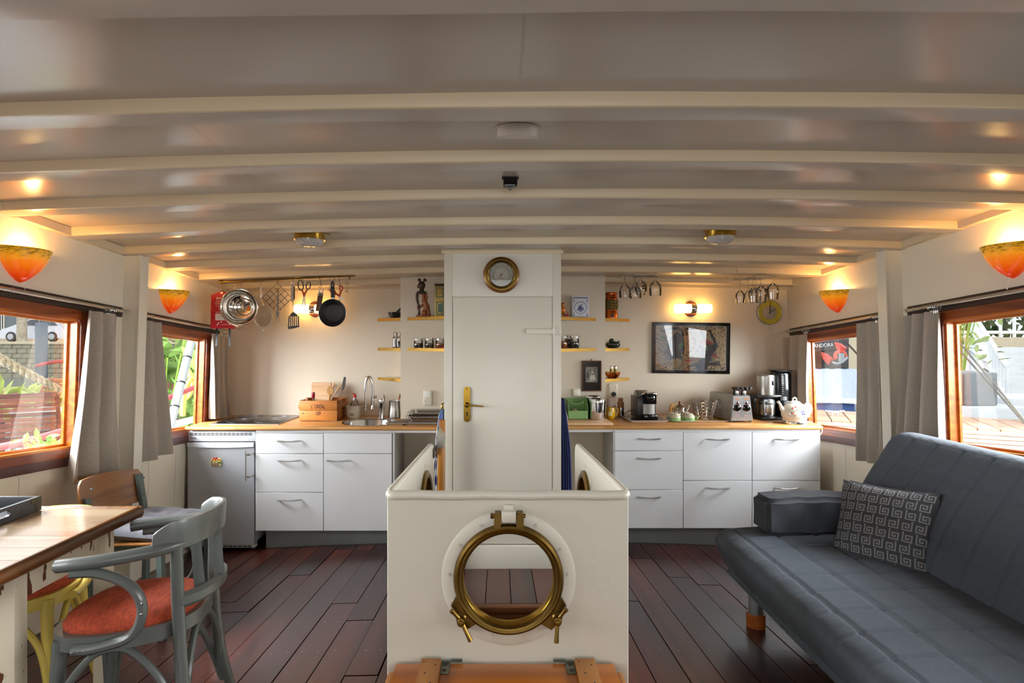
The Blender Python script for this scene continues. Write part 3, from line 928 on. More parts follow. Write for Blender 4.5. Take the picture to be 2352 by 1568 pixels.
bm = new(); lathe(bm, [(.038, -.1225), (.03, -.120), (.028, -.122), (0, -.119)], 20, T(-.98, 4.235, WT)); obj('drain', bm, m_silver, snk)
bm = new()
for k in range(5): box(bm, (-.86 + .004 * k, 4.416 - .002 * k, WT - .035), (.003, .004, .012))
bm.free()
tap = thing('kitchen_tap', 'tall chrome kitchen tap with arched spout behind the sink', 'tap', tuple(at(876, 955, 4.42)))
D = 4.42
bm = new()
b0 = at(876.5, 955, D); b0.z = WT
lathe(bm, [(.027, 0), (.027, .004), (.023, .008), (.023, .12), (.0245, .122), (.0245, .148), (.021, .156), (0, .158)], 24, T(*b0)); obj('body', bm, m_chrome, tap)
bm = new()
pts = [at(869, 911, D), at(862, 912, D), at(857, 914, D - .01)] ;
sp = [at(855.5, 935, D), at(855.5, 915, D), at(856, 895, D), at(855.5, 880, D), at(852, 870, D), at(847.5, 866, D), at(843, 868, D), at(840.5, 877, D), at(839.5, 890, D), at(839, 902, D)]
tube(bm, cr(sp, 5), .0125, 12)
tube(bm, [at(839, 902, D), at(839.5, 936, D)], .0085, 12)
lathe(bm, [(0, 0), (.011, 0), (.012, .018), (.009, .022), (0, .022)], 12, T(*at(840, 941, D)))
tube(bm, [at(856, 913, D), at(866, 910, D)], .010, 10)
tube(bm, [at(856, 931, D), at(866, 931, D)], .009, 10)
lathe(bm, [(0, -.002), (.014, -.002), (.014, .0), (.0125, .002), (.0125, .03), (0, .03)], 14, T(*at(855.5, 938, D)))
obj('spout', bm, m_chrome, tap)
bm = new(); tube(bm, [at(881, 907, D), at(883, 912, D - .03), at(884, 921, D - .055)], [.007, .006, .005], 8); obj('lever', bm, m_chrome, tap)
# waste bin in the left-hand bay
bn = thing('waste_bin', 'dark grey pedal bin standing in the open bay left of the column', 'bin', (-.45, 4.2, fz(-.45, 4.2)))
fb = fz(-.45, 4.2)
bm = new(); lathe(bm, [(0, .002), (.128, .002), (.13, .03), (.136, .54), (.13, .55), (0, .55)], 32, T(-.475, 4.2, fb)); obj('body', bm, mat('bin grey', '#3c3d42', .35), bn)
bm = new(); lathe(bm, [(.142, .55), (.145, .56), (.145, .592), (.128, .612), (.07, .622), (0, .624)], 32, T(-.475, 4.2, fb)); obj('lid', bm, mat('bin lid', '#47484e', .25), bn)
bm = new(); box(bm, (-.475, 4.05, fb + .03), (.06, .06, .012), .004); obj('pedal', bm, m_black, bn)
# ------------------------------------------------------------------ curtains and their rods
def rod(label, f, u0, u1, v, name='curtain_rod'):
 mid = f((u0 + u1) / 2, v, 0)
 t = thing(name, label, 'curtain rod', mid)
 bm = new(); hexa(bm, f, u0, u1, v - .028, v + .028, -.02, -.001); obj('batten', bm, m_batten, t)
 a, b = Vector(f(u0 + .02, v, -.055)), Vector(f(u1 - .05, v, -.055))
 bm = new(); tube(bm, [a, b], .009, 10)
 lathe(bm, [(0, -.004), (.011, -.004), (.012, .008), (0, .012)], 12, T(*b) @ RX(-90)); lathe(bm, [(0, -.004), (.011, -.004), (.012, .008), (0, .012)], 12, T(*a) @ RX(90))
 obj('tube', bm, m_silver, t)
 for u in (u0 + .1, (u0 + u1) / 2, u1 - .1):
  bm = new(); tube(bm, [f(u, v, -.015), f(u, v, -.055)], .005, 8); lathe(bm, [(.011, -.005), (.011, .005), (.009, .005), (.009, -.005), (.011, -.005)], 12, T(*f(u, v, -.055)) @ RX(90)); obj('bracket', bm, m_silver, t)
 return t
rod('steel curtain rod on a dark batten over the near left window', WL, 1.7, 3.27, 1.575)
rod('steel curtain rod on a dark batten over the far left window', WL, 3.40, 4.42, 1.575)
rod('steel curtain rod on a dark batten over the near right window', WR, 1.7, 3.24, 1.575)
rod('steel curtain rod on a dark batten over the far right window', WR, 3.40, 4.56, 1.575)
def curtain(label, f, top, bot, v1, v0, folds, amp=.028, o=-.055, seed=0, flare=0, nu=64, nv=24, rings=True, topo=None, last=None):
 rn = random.Random(seed)
 ph = rn.random() * 6
 am = [rn.uniform(.6, 1.2) for _ in range(12)]
 mid = f((bot[0] + bot[1]) / 2, v0, o)
 t = thing('curtain', label, 'curtain', mid)
 def fn(a, b):
  u_t = top[0] + (top[1] - top[0]) * a
  u_b = bot[0] + (bot[1] - bot[0]) * a
  e = b ** 1.3
  u = u_t * (1 - e) + u_b * e
  v = v1 + (v0 - v1) * b
  if last: v += last(a, b)
  w = math.sin(a * folds * 2 * PI + ph + .5 * math.sin(b * 2 + ph)) * amp * am[int(a * folds) % 12] * (.45 + .75 * b)
  w += .006 * math.sin(a * folds * 4.3 * PI + b * 5) * b
  return f(u, v, o - w - flare * e - .01)
 bm = new(); sheet(bm, fn, nu, nv, .0022); obj('cloth', bm, m_curt, t, smooth=80)
 bm = new()
 sheet(bm, lambda a, b: Vector(fn(a, .955 + b * .002)) + Vector((0, 0, 0)), nu, 1, .0035); obj('hem', bm, m_curt, t, smooth=80)
 if rings:
  n = 5
  for k in range(n):
   u = top[1] - .012 * k - .03 if f is WL else top[0] + .012 * k + .01
   c = f(u, 1.575, -.055)
   bm = new()
   tube(bm, [Vector(c) + Vector((.018 * math.cos(2 * PI * i / 16), .003 * math.sin(k * 2.1) * math.sin(2 * PI * i / 16), .018 * math.sin(2 * PI * i / 16) - .008)) for i in range(16)], .0018, 6, closed=True)
   tube(bm, [Vector(c) + Vector((0, 0, -.026)), Vector(c) + Vector((0, 0, -.04))], .003, 6)
   obj('ring', bm, m_silver, t)
 return t
curtain('wide taupe curtain flaring over the wall between the left windows, near the school chair', WL, (2.93, 3.17), (2.79, 3.20), 1.545, .655, 2.6, .045, seed=3, flare=.02)
curtain('narrow taupe curtain at the near side of the far left window, behind the pilaster', WL, (3.40, 3.56), (3.40, 3.72), 1.545, .665, 1.8, .025, seed=5, rings=False, last=lambda a, b: .03 * a * b)
curtain('taupe curtain gathered in the back left corner, its hem resting on the worktop', WL, (4.20, 4.48), (4.24, 4.50), 1.53, .885, 3.2, .028, seed=8)
curtain('taupe curtain tucked in the back right corner behind the black coffee maker', WR, (4.22, 4.54), (4.24, 4.54), 1.53, .90, 2.6, .028, seed=11)
curtain('narrow taupe curtain at the near side of the far right window, behind the pilaster', WR, (3.40, 3.62), (3.40, 3.64), 1.545, .655, 2.2, .025, seed=14)
curtain('wide taupe curtain hanging to the sofa back beside the near right window', WR, (2.96, 3.19), (2.92, 3.27), 1.545, .615, 2.7, .045, seed=17, flare=.03)
# ------------------------------------------------------------------ lamps
def lamp_glass():
 m = bpy.data.materials.new('amber lamp glass'); m.use_nodes = True
 N = m.node_tree.nodes; L = m.node_tree.links; b = N['Principled BSDF']
 tc = N.new('ShaderNodeTexCoord'); sp = N.new('ShaderNodeSeparateXYZ'); L.new(tc.outputs['Object'], sp.inputs[0])
 nz = N.new('ShaderNodeTexNoise'); nz.inputs['Scale'].default_value = 22; nz.inputs['Detail'].default_value = 6; nz.inputs['Roughness'].default_value = .7
 mp = N.new('ShaderNodeMapping'); mp.inputs['Scale'].default_value = (1, 1, 2.6); L.new(tc.outputs['Object'], mp.inputs[0]); L.new(mp.outputs[0], nz.inputs['Vector'])
 ma = N.new('ShaderNodeMath'); ma.operation = 'MULTIPLY_ADD'; ma.inputs[1].default_value = .045; ma.inputs[2].default_value = 0
 L.new(nz.outputs['Fac'], ma.inputs[0])
 ad = N.new('ShaderNodeMath'); ad.operation = 'ADD'; L.new(sp.outputs['Z'], ad.inputs[0]); L.new(ma.outputs[0], ad.inputs[1])
 mr = N.new('ShaderNodeMapRange'); mr.inputs['From Min'].default_value = .0; mr.inputs['From Max'].default_value = .185; L.new(ad.outputs[0], mr.inputs['Value'])
 rp = N.new('ShaderNodeValToRGB'); e = rp.color_ramp.elements
 e[0].position = 0; e[0].color = (*lin('#c21f06'), 1); e[1].position = 1; e[1].color = (*lin('#a87f12'), 1)
 for p, c in ((.3, '#ea4a0a'), (.58, '#fb7d12'), (.72, '#f79a1c'), (.82, '#d6951a')):
  q = e.new(p); q.color = (*lin(c), 1)
 L.new(mr.outputs[0], rp.inputs['Fac'])
 # dark flecks near the mouth of the bowl
 n2 = N.new('ShaderNodeTexNoise'); n2.inputs['Scale'].default_value = 45; n2.inputs['Detail'].default_value = 4
 mp2 = N.new('ShaderNodeMapping'); mp2.inputs['Scale'].default_value = (1, 1, 3); L.new(tc.outputs['Object'], mp2.inputs[0]); L.new(mp2.outputs[0], n2.inputs['Vector'])
 g = N.new('ShaderNodeMapRange'); g.inputs['From Min'].default_value = .5; g.inputs['From Max'].default_value = .62; L.new(n2.outputs['Fac'], g.inputs['Value'])
 h = N.new('ShaderNodeMapRange'); h.inputs['From Min'].default_value = .10; h.inputs['From Max'].default_value = .14; L.new(sp.outputs['Z'], h.inputs['Value'])
 k = N.new('ShaderNodeMath'); k.operation = 'MULTIPLY'; L.new(g.outputs[0], k.inputs[0]); L.new(h.outputs[0], k.inputs[1])
 k2 = N.new('ShaderNodeMath'); k2.operation = 'MULTIPLY'; k2.inputs[1].default_value = .75; L.new(k.outputs[0], k2.inputs[0])
 mx = N.new('ShaderNodeMixRGB'); mx.inputs['Color2'].default_value = (*lin('#4a3a0c'), 1); L.new(k2.outputs[0], mx.inputs['Fac']); L.new(rp.outputs['Color'], mx.inputs['Color1'])
 L.new(mx.outputs['Color'], b.inputs['Base Color']); L.new(mx.outputs['Color'], b.inputs['Emission Color'])
 b.inputs['Emission Strength'].default_value = .38; b.inputs['Roughness'].default_value = .18
 return m
m_lamp = lamp_glass()
def sconce(label, s, y, zb, k=1.0):
 f = WL if s < 0 else WR
 v = zb + SL * (y - 4.06)
 X = f(y, v + .08, 0)[0]
 M = T(X, y, zb) @ (RZ(-90) if s < 0 else RZ(90))
 t = thing('wall_sconce', label, 'wall lamp', M=M, group='amber glass bowl sconces on the side walls')
 prof = [(.004, 0), (.022, .008), (.05, .03), (.078, .060), (.1, .095), (.116, .13), (.124, .155), (.120, .156), (.112, .13), (.096, .096), (.074, .062), (.047, .034), (.02, .014), (.004, .008)]
 bm = new(); lathe(bm, prof, 32, T(0, .0, 0), arc=PI, sx=1.06, sy=.92)
 obj('bowl', bm, m_lamp, t, world=False, smooth=60)
 bm = new(); box(bm, (0, .006, .08), (.09, .01, .09), .003); obj('wall_plate', bm, m_white, t, world=False)
 bm = new(); ball(bm, (.094, .054, .140), .006, 8);
 bm2 = new()
 obj('fixing_knob', bm, m_batten, t, world=False); bm2.free()
 bm = new(); lathe(bm, [(0, .05), (.013, .05), (.022, .085), (.016, .112), (0, .118)], 14, T(0, .045, 0)); obj('bulb', bm, m_glow, t, world=False)
 bm = new(); tube(bm, cr([(0, .02, .006), (.002, .022, -.02), (0, .03, -.045)], 3), .0008, 5); tube(bm, [(0, .03, -.043), (0, .03, -.052)], .003, 6); obj('pull_cord', bm, m_white, t, world=False)
 p = M @ Vector((0, .05, .155))
 light('POINT', 'sconce_light', tuple(p), 4.2 * k, WARM, .02)
 return t
sconce('amber to red glass bowl sconce over the near left window', -1, 2.585, 1.475 + .265)
sconce('amber to red glass bowl sconce over the far left window', -1, 3.77, 1.475 + .177, .9)
sconce('amber to red glass bowl sconce over the near right window', 1, 2.585, 1.475 + .285)
sconce('amber to red glass bowl sconce over the far right window', 1, 3.93, 1.475 + .190, .9)
m_lw = wood('lamp base wood', '#5a2810', '#8a4420', .3, 0, 30, .05)
def twin(label, px, py):
 c = at(px, py, 4.60)
 t = thing('twin_wall_lamp', label, 'wall lamp', (c.x, Y1, c.z), group='two-tube wall lamps on the back wall')
 bm = new(); lathe(bm, [(0, .0), (.062, .0), (.062, .014), (.056, .02), (0, .02)], 32, T(c.x, Y1, c.z) @ FACE); obj('wooden_disc', bm, m_lw, t)
 bm = new(); lathe(bm, [(0, -.022), (.038, -.022), (.040, -.018), (.040, .018), (.038, .022), (0, .022)], 24, T(c.x, Y1 - .062, c.z) @ RY(90)); tube(bm, [(c.x, Y1 - .02, c.z), (c.x, Y1 - .05, c.z)], .016, 12); obj('chrome_cup', bm, m_chrome, t)
 for s in (-1, 1):
  bm = new(); lathe(bm, [(0, .022), (.034, .022), (.037, .03), (.037, .135), (.033, .146), (.02, .15), (0, .15)], 24, T(c.x, Y1 - .062, c.z) @ RY(90 * s)); obj('glass_tube', bm, m_glow, t)
twin('twin-tube wall lamp half hidden behind the hanging frying pan', 722.5, 710)
twin('twin-tube wall lamp above the framed abstract picture', 1588, 709)
m_ribbed = mat('ribbed glass', '#b9b6b4', .12, 0, spec=.8, alpha=.75)
def bulkhead(label, px, py):
 y = 2.842 + .09 + .165
 c = at(px, py, y)
 z = ub(c.x, y) + .042
 t = thing('ceiling_light', label, 'ceiling light', (c.x, y, z - .07), group='brass bulkhead ceiling lights')
 M = T(c.x, y, z)
 bm = new(); lathe(bm, [(0, 0), (.088, 0), (.088, -.004), (.080, -.007), (.080, -.032), (.085, -.034), (.085, -.038), (.076, -.038), (.076, -.03)], 36, M)
 for a in (0, 180): box(bm, (.094 * math.cos(R(a)), 0, -.002), (.03, .026, .004), .001, M @ RZ(20))
 obj('brass_rim', bm, m_brassb, t)
 bm = new()
 n = 28
 prof = [(.076, -.032), (.075, -.042), (.068, -.056), (.052, -.068), (.03, -.075), (.0, -.077)]
 rings = []
 for i, (r, zz) in enumerate(prof[:-1]):
  rings.append([bm.verts.new(M @ Vector(((r * (1 - .035 * (k % 2))) * math.cos(2 * PI * k / (2 * n) + .05 * i), (r * (1 - .035 * (k % 2))) * math.sin(2 * PI * k / (2 * n) + .05 * i), zz))) for k in range(2 * n)])
 for a, b in zip(rings[:-1], rings[1:]):
  for k in range(2 * n):
   j = (k + 1) % (2 * n); bm.faces.new((a[k], b[k], b[j], a[j]))
 e = bm.verts.new(M @ Vector((0, 0, -.077)))
 for k in range(2 * n): bm.faces.new((rings[-1][k], e, rings[-1][(k + 1) % (2 * n)]))
 obj('ribbed_glass', bm, m_ribbed, t, smooth=12)
bulkhead('round brass ceiling light with ribbed glass, left one, above the kitchen bench', 711, 495)
bulkhead('round brass ceiling light with ribbed glass, right one, off to the side of the column', 1655, 490)
# vent hood painted like the ceiling, and the black catch
y = 2.25; c = at(1188, 315, 1.86)
bm = new()
z = ub(.06, 1.86) + .042
M = T(c.x, 1.86, z)
pts = [(.068 * math.cos(R(a)), -.045 * math.sin(R(a))) for a in range(0, 181, 12)]
prism(bm, pts, .034, M, z0=-.034)
prism(bm, [(p[0] * 1.08, p[1] * 1.1 - .0) for p in pts], .004, M, z0=-.004)
v = solo('ceiling_vent', bm, m_ceil, 'half-round vent cover painted like the ceiling, between two beams', 'vent')
y = 2.30; z = ub(.05, y) + .042
ct = thing('ceiling_catch', 'small black catch with a knob fixed under the middle of the ceiling', 'catch', (.05, y, z - .05))
cx = (1172 - 1146) * y / 1280
bm = new(); box2(bm, (cx - .0285, y - .014, z - .039), (cx + .0285, y + .02, z - .006), .002); box2(bm, (cx - .035, y - .01, z - .008), (cx + .035, y + .02, z), .002); obj('body', bm, m_blackg, ct)
bm = new(); lathe(bm, [(0, -.012), (.007, -.012), (.009, -.008), (.009, 0), (0, .001)], 14, T(cx + .0, y, z - .039)); obj('knob', bm, mat('dark steel', '#55534f', .3, .9), ct)
# ------------------------------------------------------------------ brass rail with hanging utensils
DR = 4.10
def q(px, py, dy=0): return at(px, py, DR + dy)
U = DR / 1280                                     # metres per pixel at the rail
rl = thing('utensil_rail', 'long aged brass rail fixed below the ceiling beam over the hob', 'rail', tuple(q(660, 642)))
ra, rb_ = q(502, 647.5), q(815, 632.5)
def on_rail(px):
 t = (px - 502) / 313.0
 return ra.lerp(rb_, t)
bm = new(); tube(bm, [ra, rb_], .0085, 12); obj('tube', bm, m_brass, rl)
for px in (509, 803):
 c = on_rail(px)
 bm = new()
 lathe(bm, [(.012, -.008), (.012, .008), (.0085, .008), (.0085, -.008), (.012, -.008)], 12, T(*c) @ RY(90)); lathe(bm, [(.016, -.0), (.016, .004), (.006, .006), (.005, .03)], 12, T(c.x, c.y, ub(c.x, c.y)) @ RX(180))
 tube(bm, [c + Vector((0, 0, -.008)), c + Vector((0, 0, -.024))], .005, 8)
 obj('bracket', bm, m_brass, rl)
m_hook = mat('hook steel', '#8d8a84', .3, 1)
m_hookd = mat('dark hook', '#3b3833', .4, .8)
def hook(px, py1, label, m=m_hook, parentname='s_hook', r=.0019):
 c = on_rail(px)
 e = at(px + (3 if py1 - 645 > 12 else 2), py1, DR)
 P = [c + Vector((.0, .013, -.004)), c + Vector((0, .010, .010)), c + Vector((0, 0, .0135)), c + Vector((0, -.010, .008)), c + Vector((.001, -.011, -.01)), Vector((e.x, DR - .004, e.z + .02)), Vector((e.x + .001, DR - .001, e.z + .006)), Vector((e.x - .004, DR + .000, e.z - .001)), Vector((e.x - .011, DR - .003, e.z + .004)), Vector((e.x - .012, DR - .004, e.z + .012))]
 bm = new(); tube(bm, cr(P, 4), r, 6)
 return solo('s_hook', bm, m, label, 'hook')
hook(510, 673, 'dark hook holding the red fire blanket pouch', m_hookd)
hook(554, 657, 'steel hook holding the colander')
hook(599, 654, 'steel hook holding the fine wire sieve')
hook(637, 650, 'short brown hook holding the wire rack and the fork', m_brass)
hook(672, 650, 'steel hook holding the slotted spatula')
hook(695, 650, 'steel hook holding the orange scissors')
hook(735, 661, 'dark hook holding the wood-handled opener', m_hookd)
hook(768, 645, 'steel hook holding the frying pan')
hook(778.5, 657, 'dark hook holding the red scissors', m_hookd)
hook(796.5, 646, 'steel hook holding the loop of cord with a key')
# fire blanket
m_fb = mat('red pouch fabric', '#b5121f', .55, var=.12, vs=30, bump=.3, bs=60)
m_wht = mat('white print', '#e8e2dc', .6)
fbk = thing('fire_blanket', 'red fire blanket pouch with white print and two black straps', 'fire blanket', tuple(q(512, 750, .02)))
bm = new()
out = [(484, 755), (485.5, 715), (485.5, 676), (497, 674), (510, 667), (513, 667), (524, 674), (536, 677), (537, 715), (539, 756), (515, 753)]
P2 = [((px - 512) * U, -(py - 712) * U) for px, py in out]
prism(bm, P2, .022, T(*q(512, 712, .045)) @ FACE)
bmesh.ops.bevel(bm, geom=list(bm.edges), offset=.004, segments=2, affect='EDGES')
obj('pouch', bm, m_fb, fbk)
bm = new(); annulus(bm, circ(0, 0, .0035, 12), circ(0, 0, .0075, 12), .003, T(*q(509.5, 672.5, .033)) @ FACE); obj('eyelet', bm, m_silver, fbk)
for px in (491, 520.5):
 bm = new()
 z0, z1 = q(px, 755).z, q(px, 795).z
 x = q(px, 755).x
 tube(bm, cr([(x, DR + .045, z0 + .004), (x + .001, DR + .043, (z0 + z1) / 2), (x - .006 if px < 500 else x, DR + .045, z1)], 4), .0105, 4, sy=.15, up=(0, 1, 0))
 obj('strap', bm, m_black, fbk)
bm = new()
def tx(s, px, py, size, xs=1, bm=bm, al='LEFT', m=None, dy=.0335): return text_bm(s, size, .0003, xs, T(*q(px, py, dy)) @ FACE, al, bm)
tx('BRANDBLUS', 497, 685, .022, .75); tx('COUVERT', 494, 697, .022, .75); tx('LÖSCH', 502, 709, .02, .75)
bm.normal_update()
MW = T(*q(512, 712, .0337)) @ FACE
for py, w in ((690, 26), (692.5, 22), (702, 26), (704.5, 20), (716, 26), (718.5, 24)):
 prism(bm, rrect(w * U, .0016, .0005, 1, (508 - 512) * U, -(py - 712) * U), .0005, MW)
for (px, py) in ((502, 742), (508, 739), (499, 746), (527, 745.5)):
 prism(bm, circ((px - 512) * U, -(py - 712) * U, .0065, 4), .0005, MW)
for px in range(507, 524, 3): prism(bm, rrect(.006, .003, .0005, 1, (px - 512) * U, -(745 - 712) * U), .0005, MW)
obj('printing', bm, m_wht, fbk, kind='stuff')
bm = new(); prism(bm, rrect(30 * U, 15 * U, .001, 1, (509.5 - 512) * U, -(728 - 712) * U), .0006, MW); pn = obj('label_panel', bm, m_wht, fbk)
bm = new()
for k, w in enumerate((16, 24, 24, 22, 25)): prism(bm, rrect(w * U, .0015, .0005, 1, (509.5 - 512) * U, -(722.5 + 2.6 * k - 712) * U), .0005, T(*q(512, 712, .0331)) @ FACE)
obj('printed_lines', bm, m_batten, pn)
# colander
m_mirror = mat('mirror steel', '#cfcac2', .1, 1, bump=.05, bs=8)
col = thing('colander', 'large polished steel colander with two loop handles, in front of the red pouch', 'colander', tuple(q(551, 748, -.02)))
cc = q(561, 705, .012)
Mc = T(*cc) @ RX(3) @ FACE
# bowl opens to the wall; its base with the foot ring faces the room
bm = new(); lathe(bm, [(.130, .076), (.138, .079), (.1385, .085), (.134, .088), (.126, .084), (.120, .062), (.108, .035), (.088, .012), (.068, .001), (.064, .0)], 56, Mc); obj('bowl', bm, m_mirror, col, smooth=70)
bm = new(); lathe(bm, [(.065, .0), (.062, -.006), (.056, -.004), (.048, -.010), (.0, -.011)], 40, Mc); obj('foot', bm, m_mirror, col, smooth=50)
bm = new()
for i in range(-4, 5):
 for j in range(-4, 5):
  x, y = i * .0105 + (.005 if j % 2 else 0), j * .009
  if x * x + y * y < .040 ** 2: prism(bm, circ(x, y, .0021, 6), .0008, Mc @ T(0, 0, -.0098))
for a0 in range(0, 360, 60):
 for i in range(5):
  for j in range(4):
   a = R(a0 + (i - 2) * 7); rr = .088 + j * .007; zz = .013 + j * .009
   ball(bm, (rr * math.cos(a), rr * math.sin(a), zz), .0022, 5, M=Mc)
obj('holes', bm, m_black, col, kind='stuff')
for s in (1, -1):
 bm = new()
 if s > 0: pts = [(-.036, .122, .078), (-.034, .140, .076), (-.022, .154, .074), (0, .158, .074), (.022, .154, .074), (.034, .140, .076), (.036, .122, .078)]
 else: pts = [(-.030, -.124, .078), (-.028, -.146, .076), (-.017, -.158, .074), (0, -.162, .074), (.018, -.158, .074), (.030, -.146, .076), (.032, -.124, .078)]
 tube(bm, cr([Vector(p) + Vector((.0 if s > 0 else .004, 0, 0)) for p in pts], 4), .0042, 8, M=Mc); obj('handle', bm, m_mirror, col)
# sieve
sv = thing('sieve', 'fine round wire sieve with a long wire handle, right of the colander', 'sieve', tuple(q(604, 762)))
c = q(604, 727, .035); M = T(*c) @ RZ(32) @ RX(-6) @ FACE
bm = new(); tube(bm, [(.062 * math.cos(a), .081 * math.sin(a), 0) for a in [2 * PI * i / 36 for i in range(36)]], .0042, 8, closed=True, M=M); obj('rim', bm, m_silver, sv)
m_mesh = mat('fine wire mesh', '#a79c8a', .45, .6, alpha=.42)
bm = new(); lathe(bm, [(.061, 0), (.055, -.02), (.042, -.036), (.022, -.046), (0, -.049)], 32, M @ S(1, 1.3, 1)); obj('mesh', bm, m_mesh, sv, smooth=80)
bm = new()
a = q(599.5, 660, -.002)
for dx in (-.0045, .0045):
 tube(bm, cr([M @ Vector((dx * 1.6, .081, 0)), Vector((a.x + dx, a.y, c.z + .13)), Vector((a.x + dx * .9, a.y, a.z - .01)), a], 4), .0022, 6)
tube(bm, cr([M @ Vector((-.006, -.082, 0)), M @ Vector((0, -.105, 0)), M @ Vector((.008, -.082, 0))], 4), .0022, 6)
obj('handle', bm, m_silver, sv)
# diamond wire rack
m_rackg = mat('dull grey wire', '#716c66', .4, .8)
gr = thing('cooling_rack', 'square wire rack hung by one corner as a diamond behind the fork', 'rack', tuple(q(637, 720)))
c = q(637, 684, .012); M = T(*c) @ FACE @ RZ(44)
h = 24.0 * U
bm = new()
for k in range(5):
 t = -h + 2 * h * k / 4
 tube(bm, [(t, -h - .004, .0), (t, h + .004, .0)], .0022, 6, M=M)
 tube(bm, [(-h - .004, t, .003), (h + .004, t, .003)], .0022, 6, M=M)
obj('grid', bm, m_rackg, gr)
# carving fork
fk = thing('carving_fork', 'flat steel two-pronged fork hanging in front of the wire rack', 'fork', tuple(q(638, 745)))
bm = new()
M = T(*q(638, 700, -.004)) @ FACE
P = lambda px, py: ((px - 638) * U, -(py - 700) * U)
prism(bm, [P(636.6, 661), P(639.6, 661), P(640.4, 717), P(636, 717)], .0025, M)
ft = obj('handle', bm, m_rackg, fk)
bm = new()
prism(bm, [P(634, 717), P(642, 717), P(641.2, 726), P(643, 743), P(640.2, 729), P(638.3, 725.5), P(636.6, 729), P(634.4, 743), P(635, 726)], .0025, M)
obj('prongs', bm, m_rackg, fk)
# slotted spatula
sp = thing('slotted_spatula', 'black slotted spatula with steel stem and light grey handle', 'spatula', tuple(q(673, 755)))
M = T(*q(672, 700, -.008)) @ FACE
P = lambda px, py: ((px - 672) * U, -(py - 700) * U)
bm = new(); prism(bm, [P(668, 659), P(675.5, 659), P(676, 690), P(669, 693)], .012, M); bmesh.ops.bevel(bm, geom=list(bm.edges), offset=.003, segments=2, affect='EDGES'); gh = obj('grip', bm, mat('grey grip', '#a5a09a', .45), sp)
bm = new(); prism(bm, [P(674.2, 659), P(676.8, 657), P(676.8, 686), P(675.2, 688)], .011, M); obj('grip_side', bm, mat('brown grip side', '#4a2e22', .5), gh)
obj('lettering', text_bm('Braisil', .012, .0003, .8, M @ T(*P(671.7, 677), .0065) @ RZ(90)), m_red, gh)
bm = new(); annulus(bm, circ(*P(671.5, 651), .005, 14), circ(*P(671.5, 651), .0155, 14), .004, M); prism(bm, [P(667, 653), P(676, 653), P(675, 660), P(668.5, 660)], .004, M); obj('hanging_eye', bm, m_silver, sp)
bm = new(); tube(bm, cr([M @ Vector((*P(672.5, 690), 0)), M @ Vector((*P(673.5, 705), .004)), M @ Vector((*P(674, 719), 0))], 4), [.005, .005, .005, .0042, .004, .004, .0042, .005, .005], 8, sy=.6); obj('stem', bm, m_chrome, sp)
bm = new()
# blade: outline plus four bars between five slots
L_ = [P(672, 716.5), P(668, 721), P(664.5, 726.5)]
R_ = [P(676, 716.5), P(681, 721), P(685, 726)]
strip(bm, L_, R_, .003, M)
nb = 5
for k in range(nb + 1):
 ta, tb = k / nb, k / nb
 xa = 664.3 + (685.2 - 664.3) * ta; xb = 662.6 + (685.8 - 662.6) * tb
 w = 1.05 if 0 < k < nb else 1.3
 strip(bm, [P(xa - w, 726), P(xb - w, 751)], [P(xa + w, 726), P(xb + w, 751)], .003, M)
prism(bm, [P(661.8, 750), P(686.3, 747.5), P(686, 750), P(682, 752), P(672, 754.5), P(662, 755.8)], .003, M)
obj('blade', bm, m_black, sp)
# scissors
def scissors(label, px, py, rot, mh, mi, L1, big=1.0, open_=14, y=0.0):
 c = q(px, py, y)
 t = thing('scissors', label, 'scissors', (c.x, c.y, c.z - .1))
 for s in (1, -1):
  M = T(*c) @ FACE @ RZ(rot + s * open_) @ T(0, 0, s * .002)
  bm = new(); prism(bm, [(-.005, .0), (.006, .0), (.0045, -L1 * .6), (0, -L1), (-.005, -L1 * .55)] if s > 0 else [(.005, .0), (-.006, .0), (-.0045, -L1 * .6), (0, -L1), (.005, -L1 * .55)], .002, M); obj('blade', bm, m_silver, t)
  bm = new()
  lw = .017 * big * (1 if s > 0 else .82); lh = .030 * big * (1.1 if s > 0 else .8)
  oc = (s * .012 * big * -1, .074 * big)
  tube(bm, [(oc[0] + lw * math.cos(a), oc[1] + lh * math.sin(a), 0) for a in [2 * PI * i / 24 for i in range(24)]], .0042, 8, closed=True, sy=1.1, M=M)
  hnd = obj('finger_loop', bm, mh, t)
  bm = new(); tube(bm, [(oc[0] * .8, .046 * big, 0), (s * -.002, .02 * big, 0), (0, -.006, 0)], [.0065, .0068, .0055], 8, sy=.7, M=M); obj('shank', bm, mi, hnd)
 bm = new(); lathe(bm, [(0, -.006), (.004, -.005), (.004, .005), (0, .006)], 10, T(*c) @ FACE); obj('rivet', bm, m_silver, t)
m_sg = mat('dark grey grip', '#4d4640', .45); m_so = mat('orange plastic', '#c4531c', .4)
scissors('scissors with grey and orange grips, hanging before the lamp', 698.5, 680, -2, m_sg, m_so, .095, 1.12, 10)
scissors('small open scissors with dark red grips, over the frying pan', 780, 680, 22, m_red, m_red, .062, .78, 24, -.03)
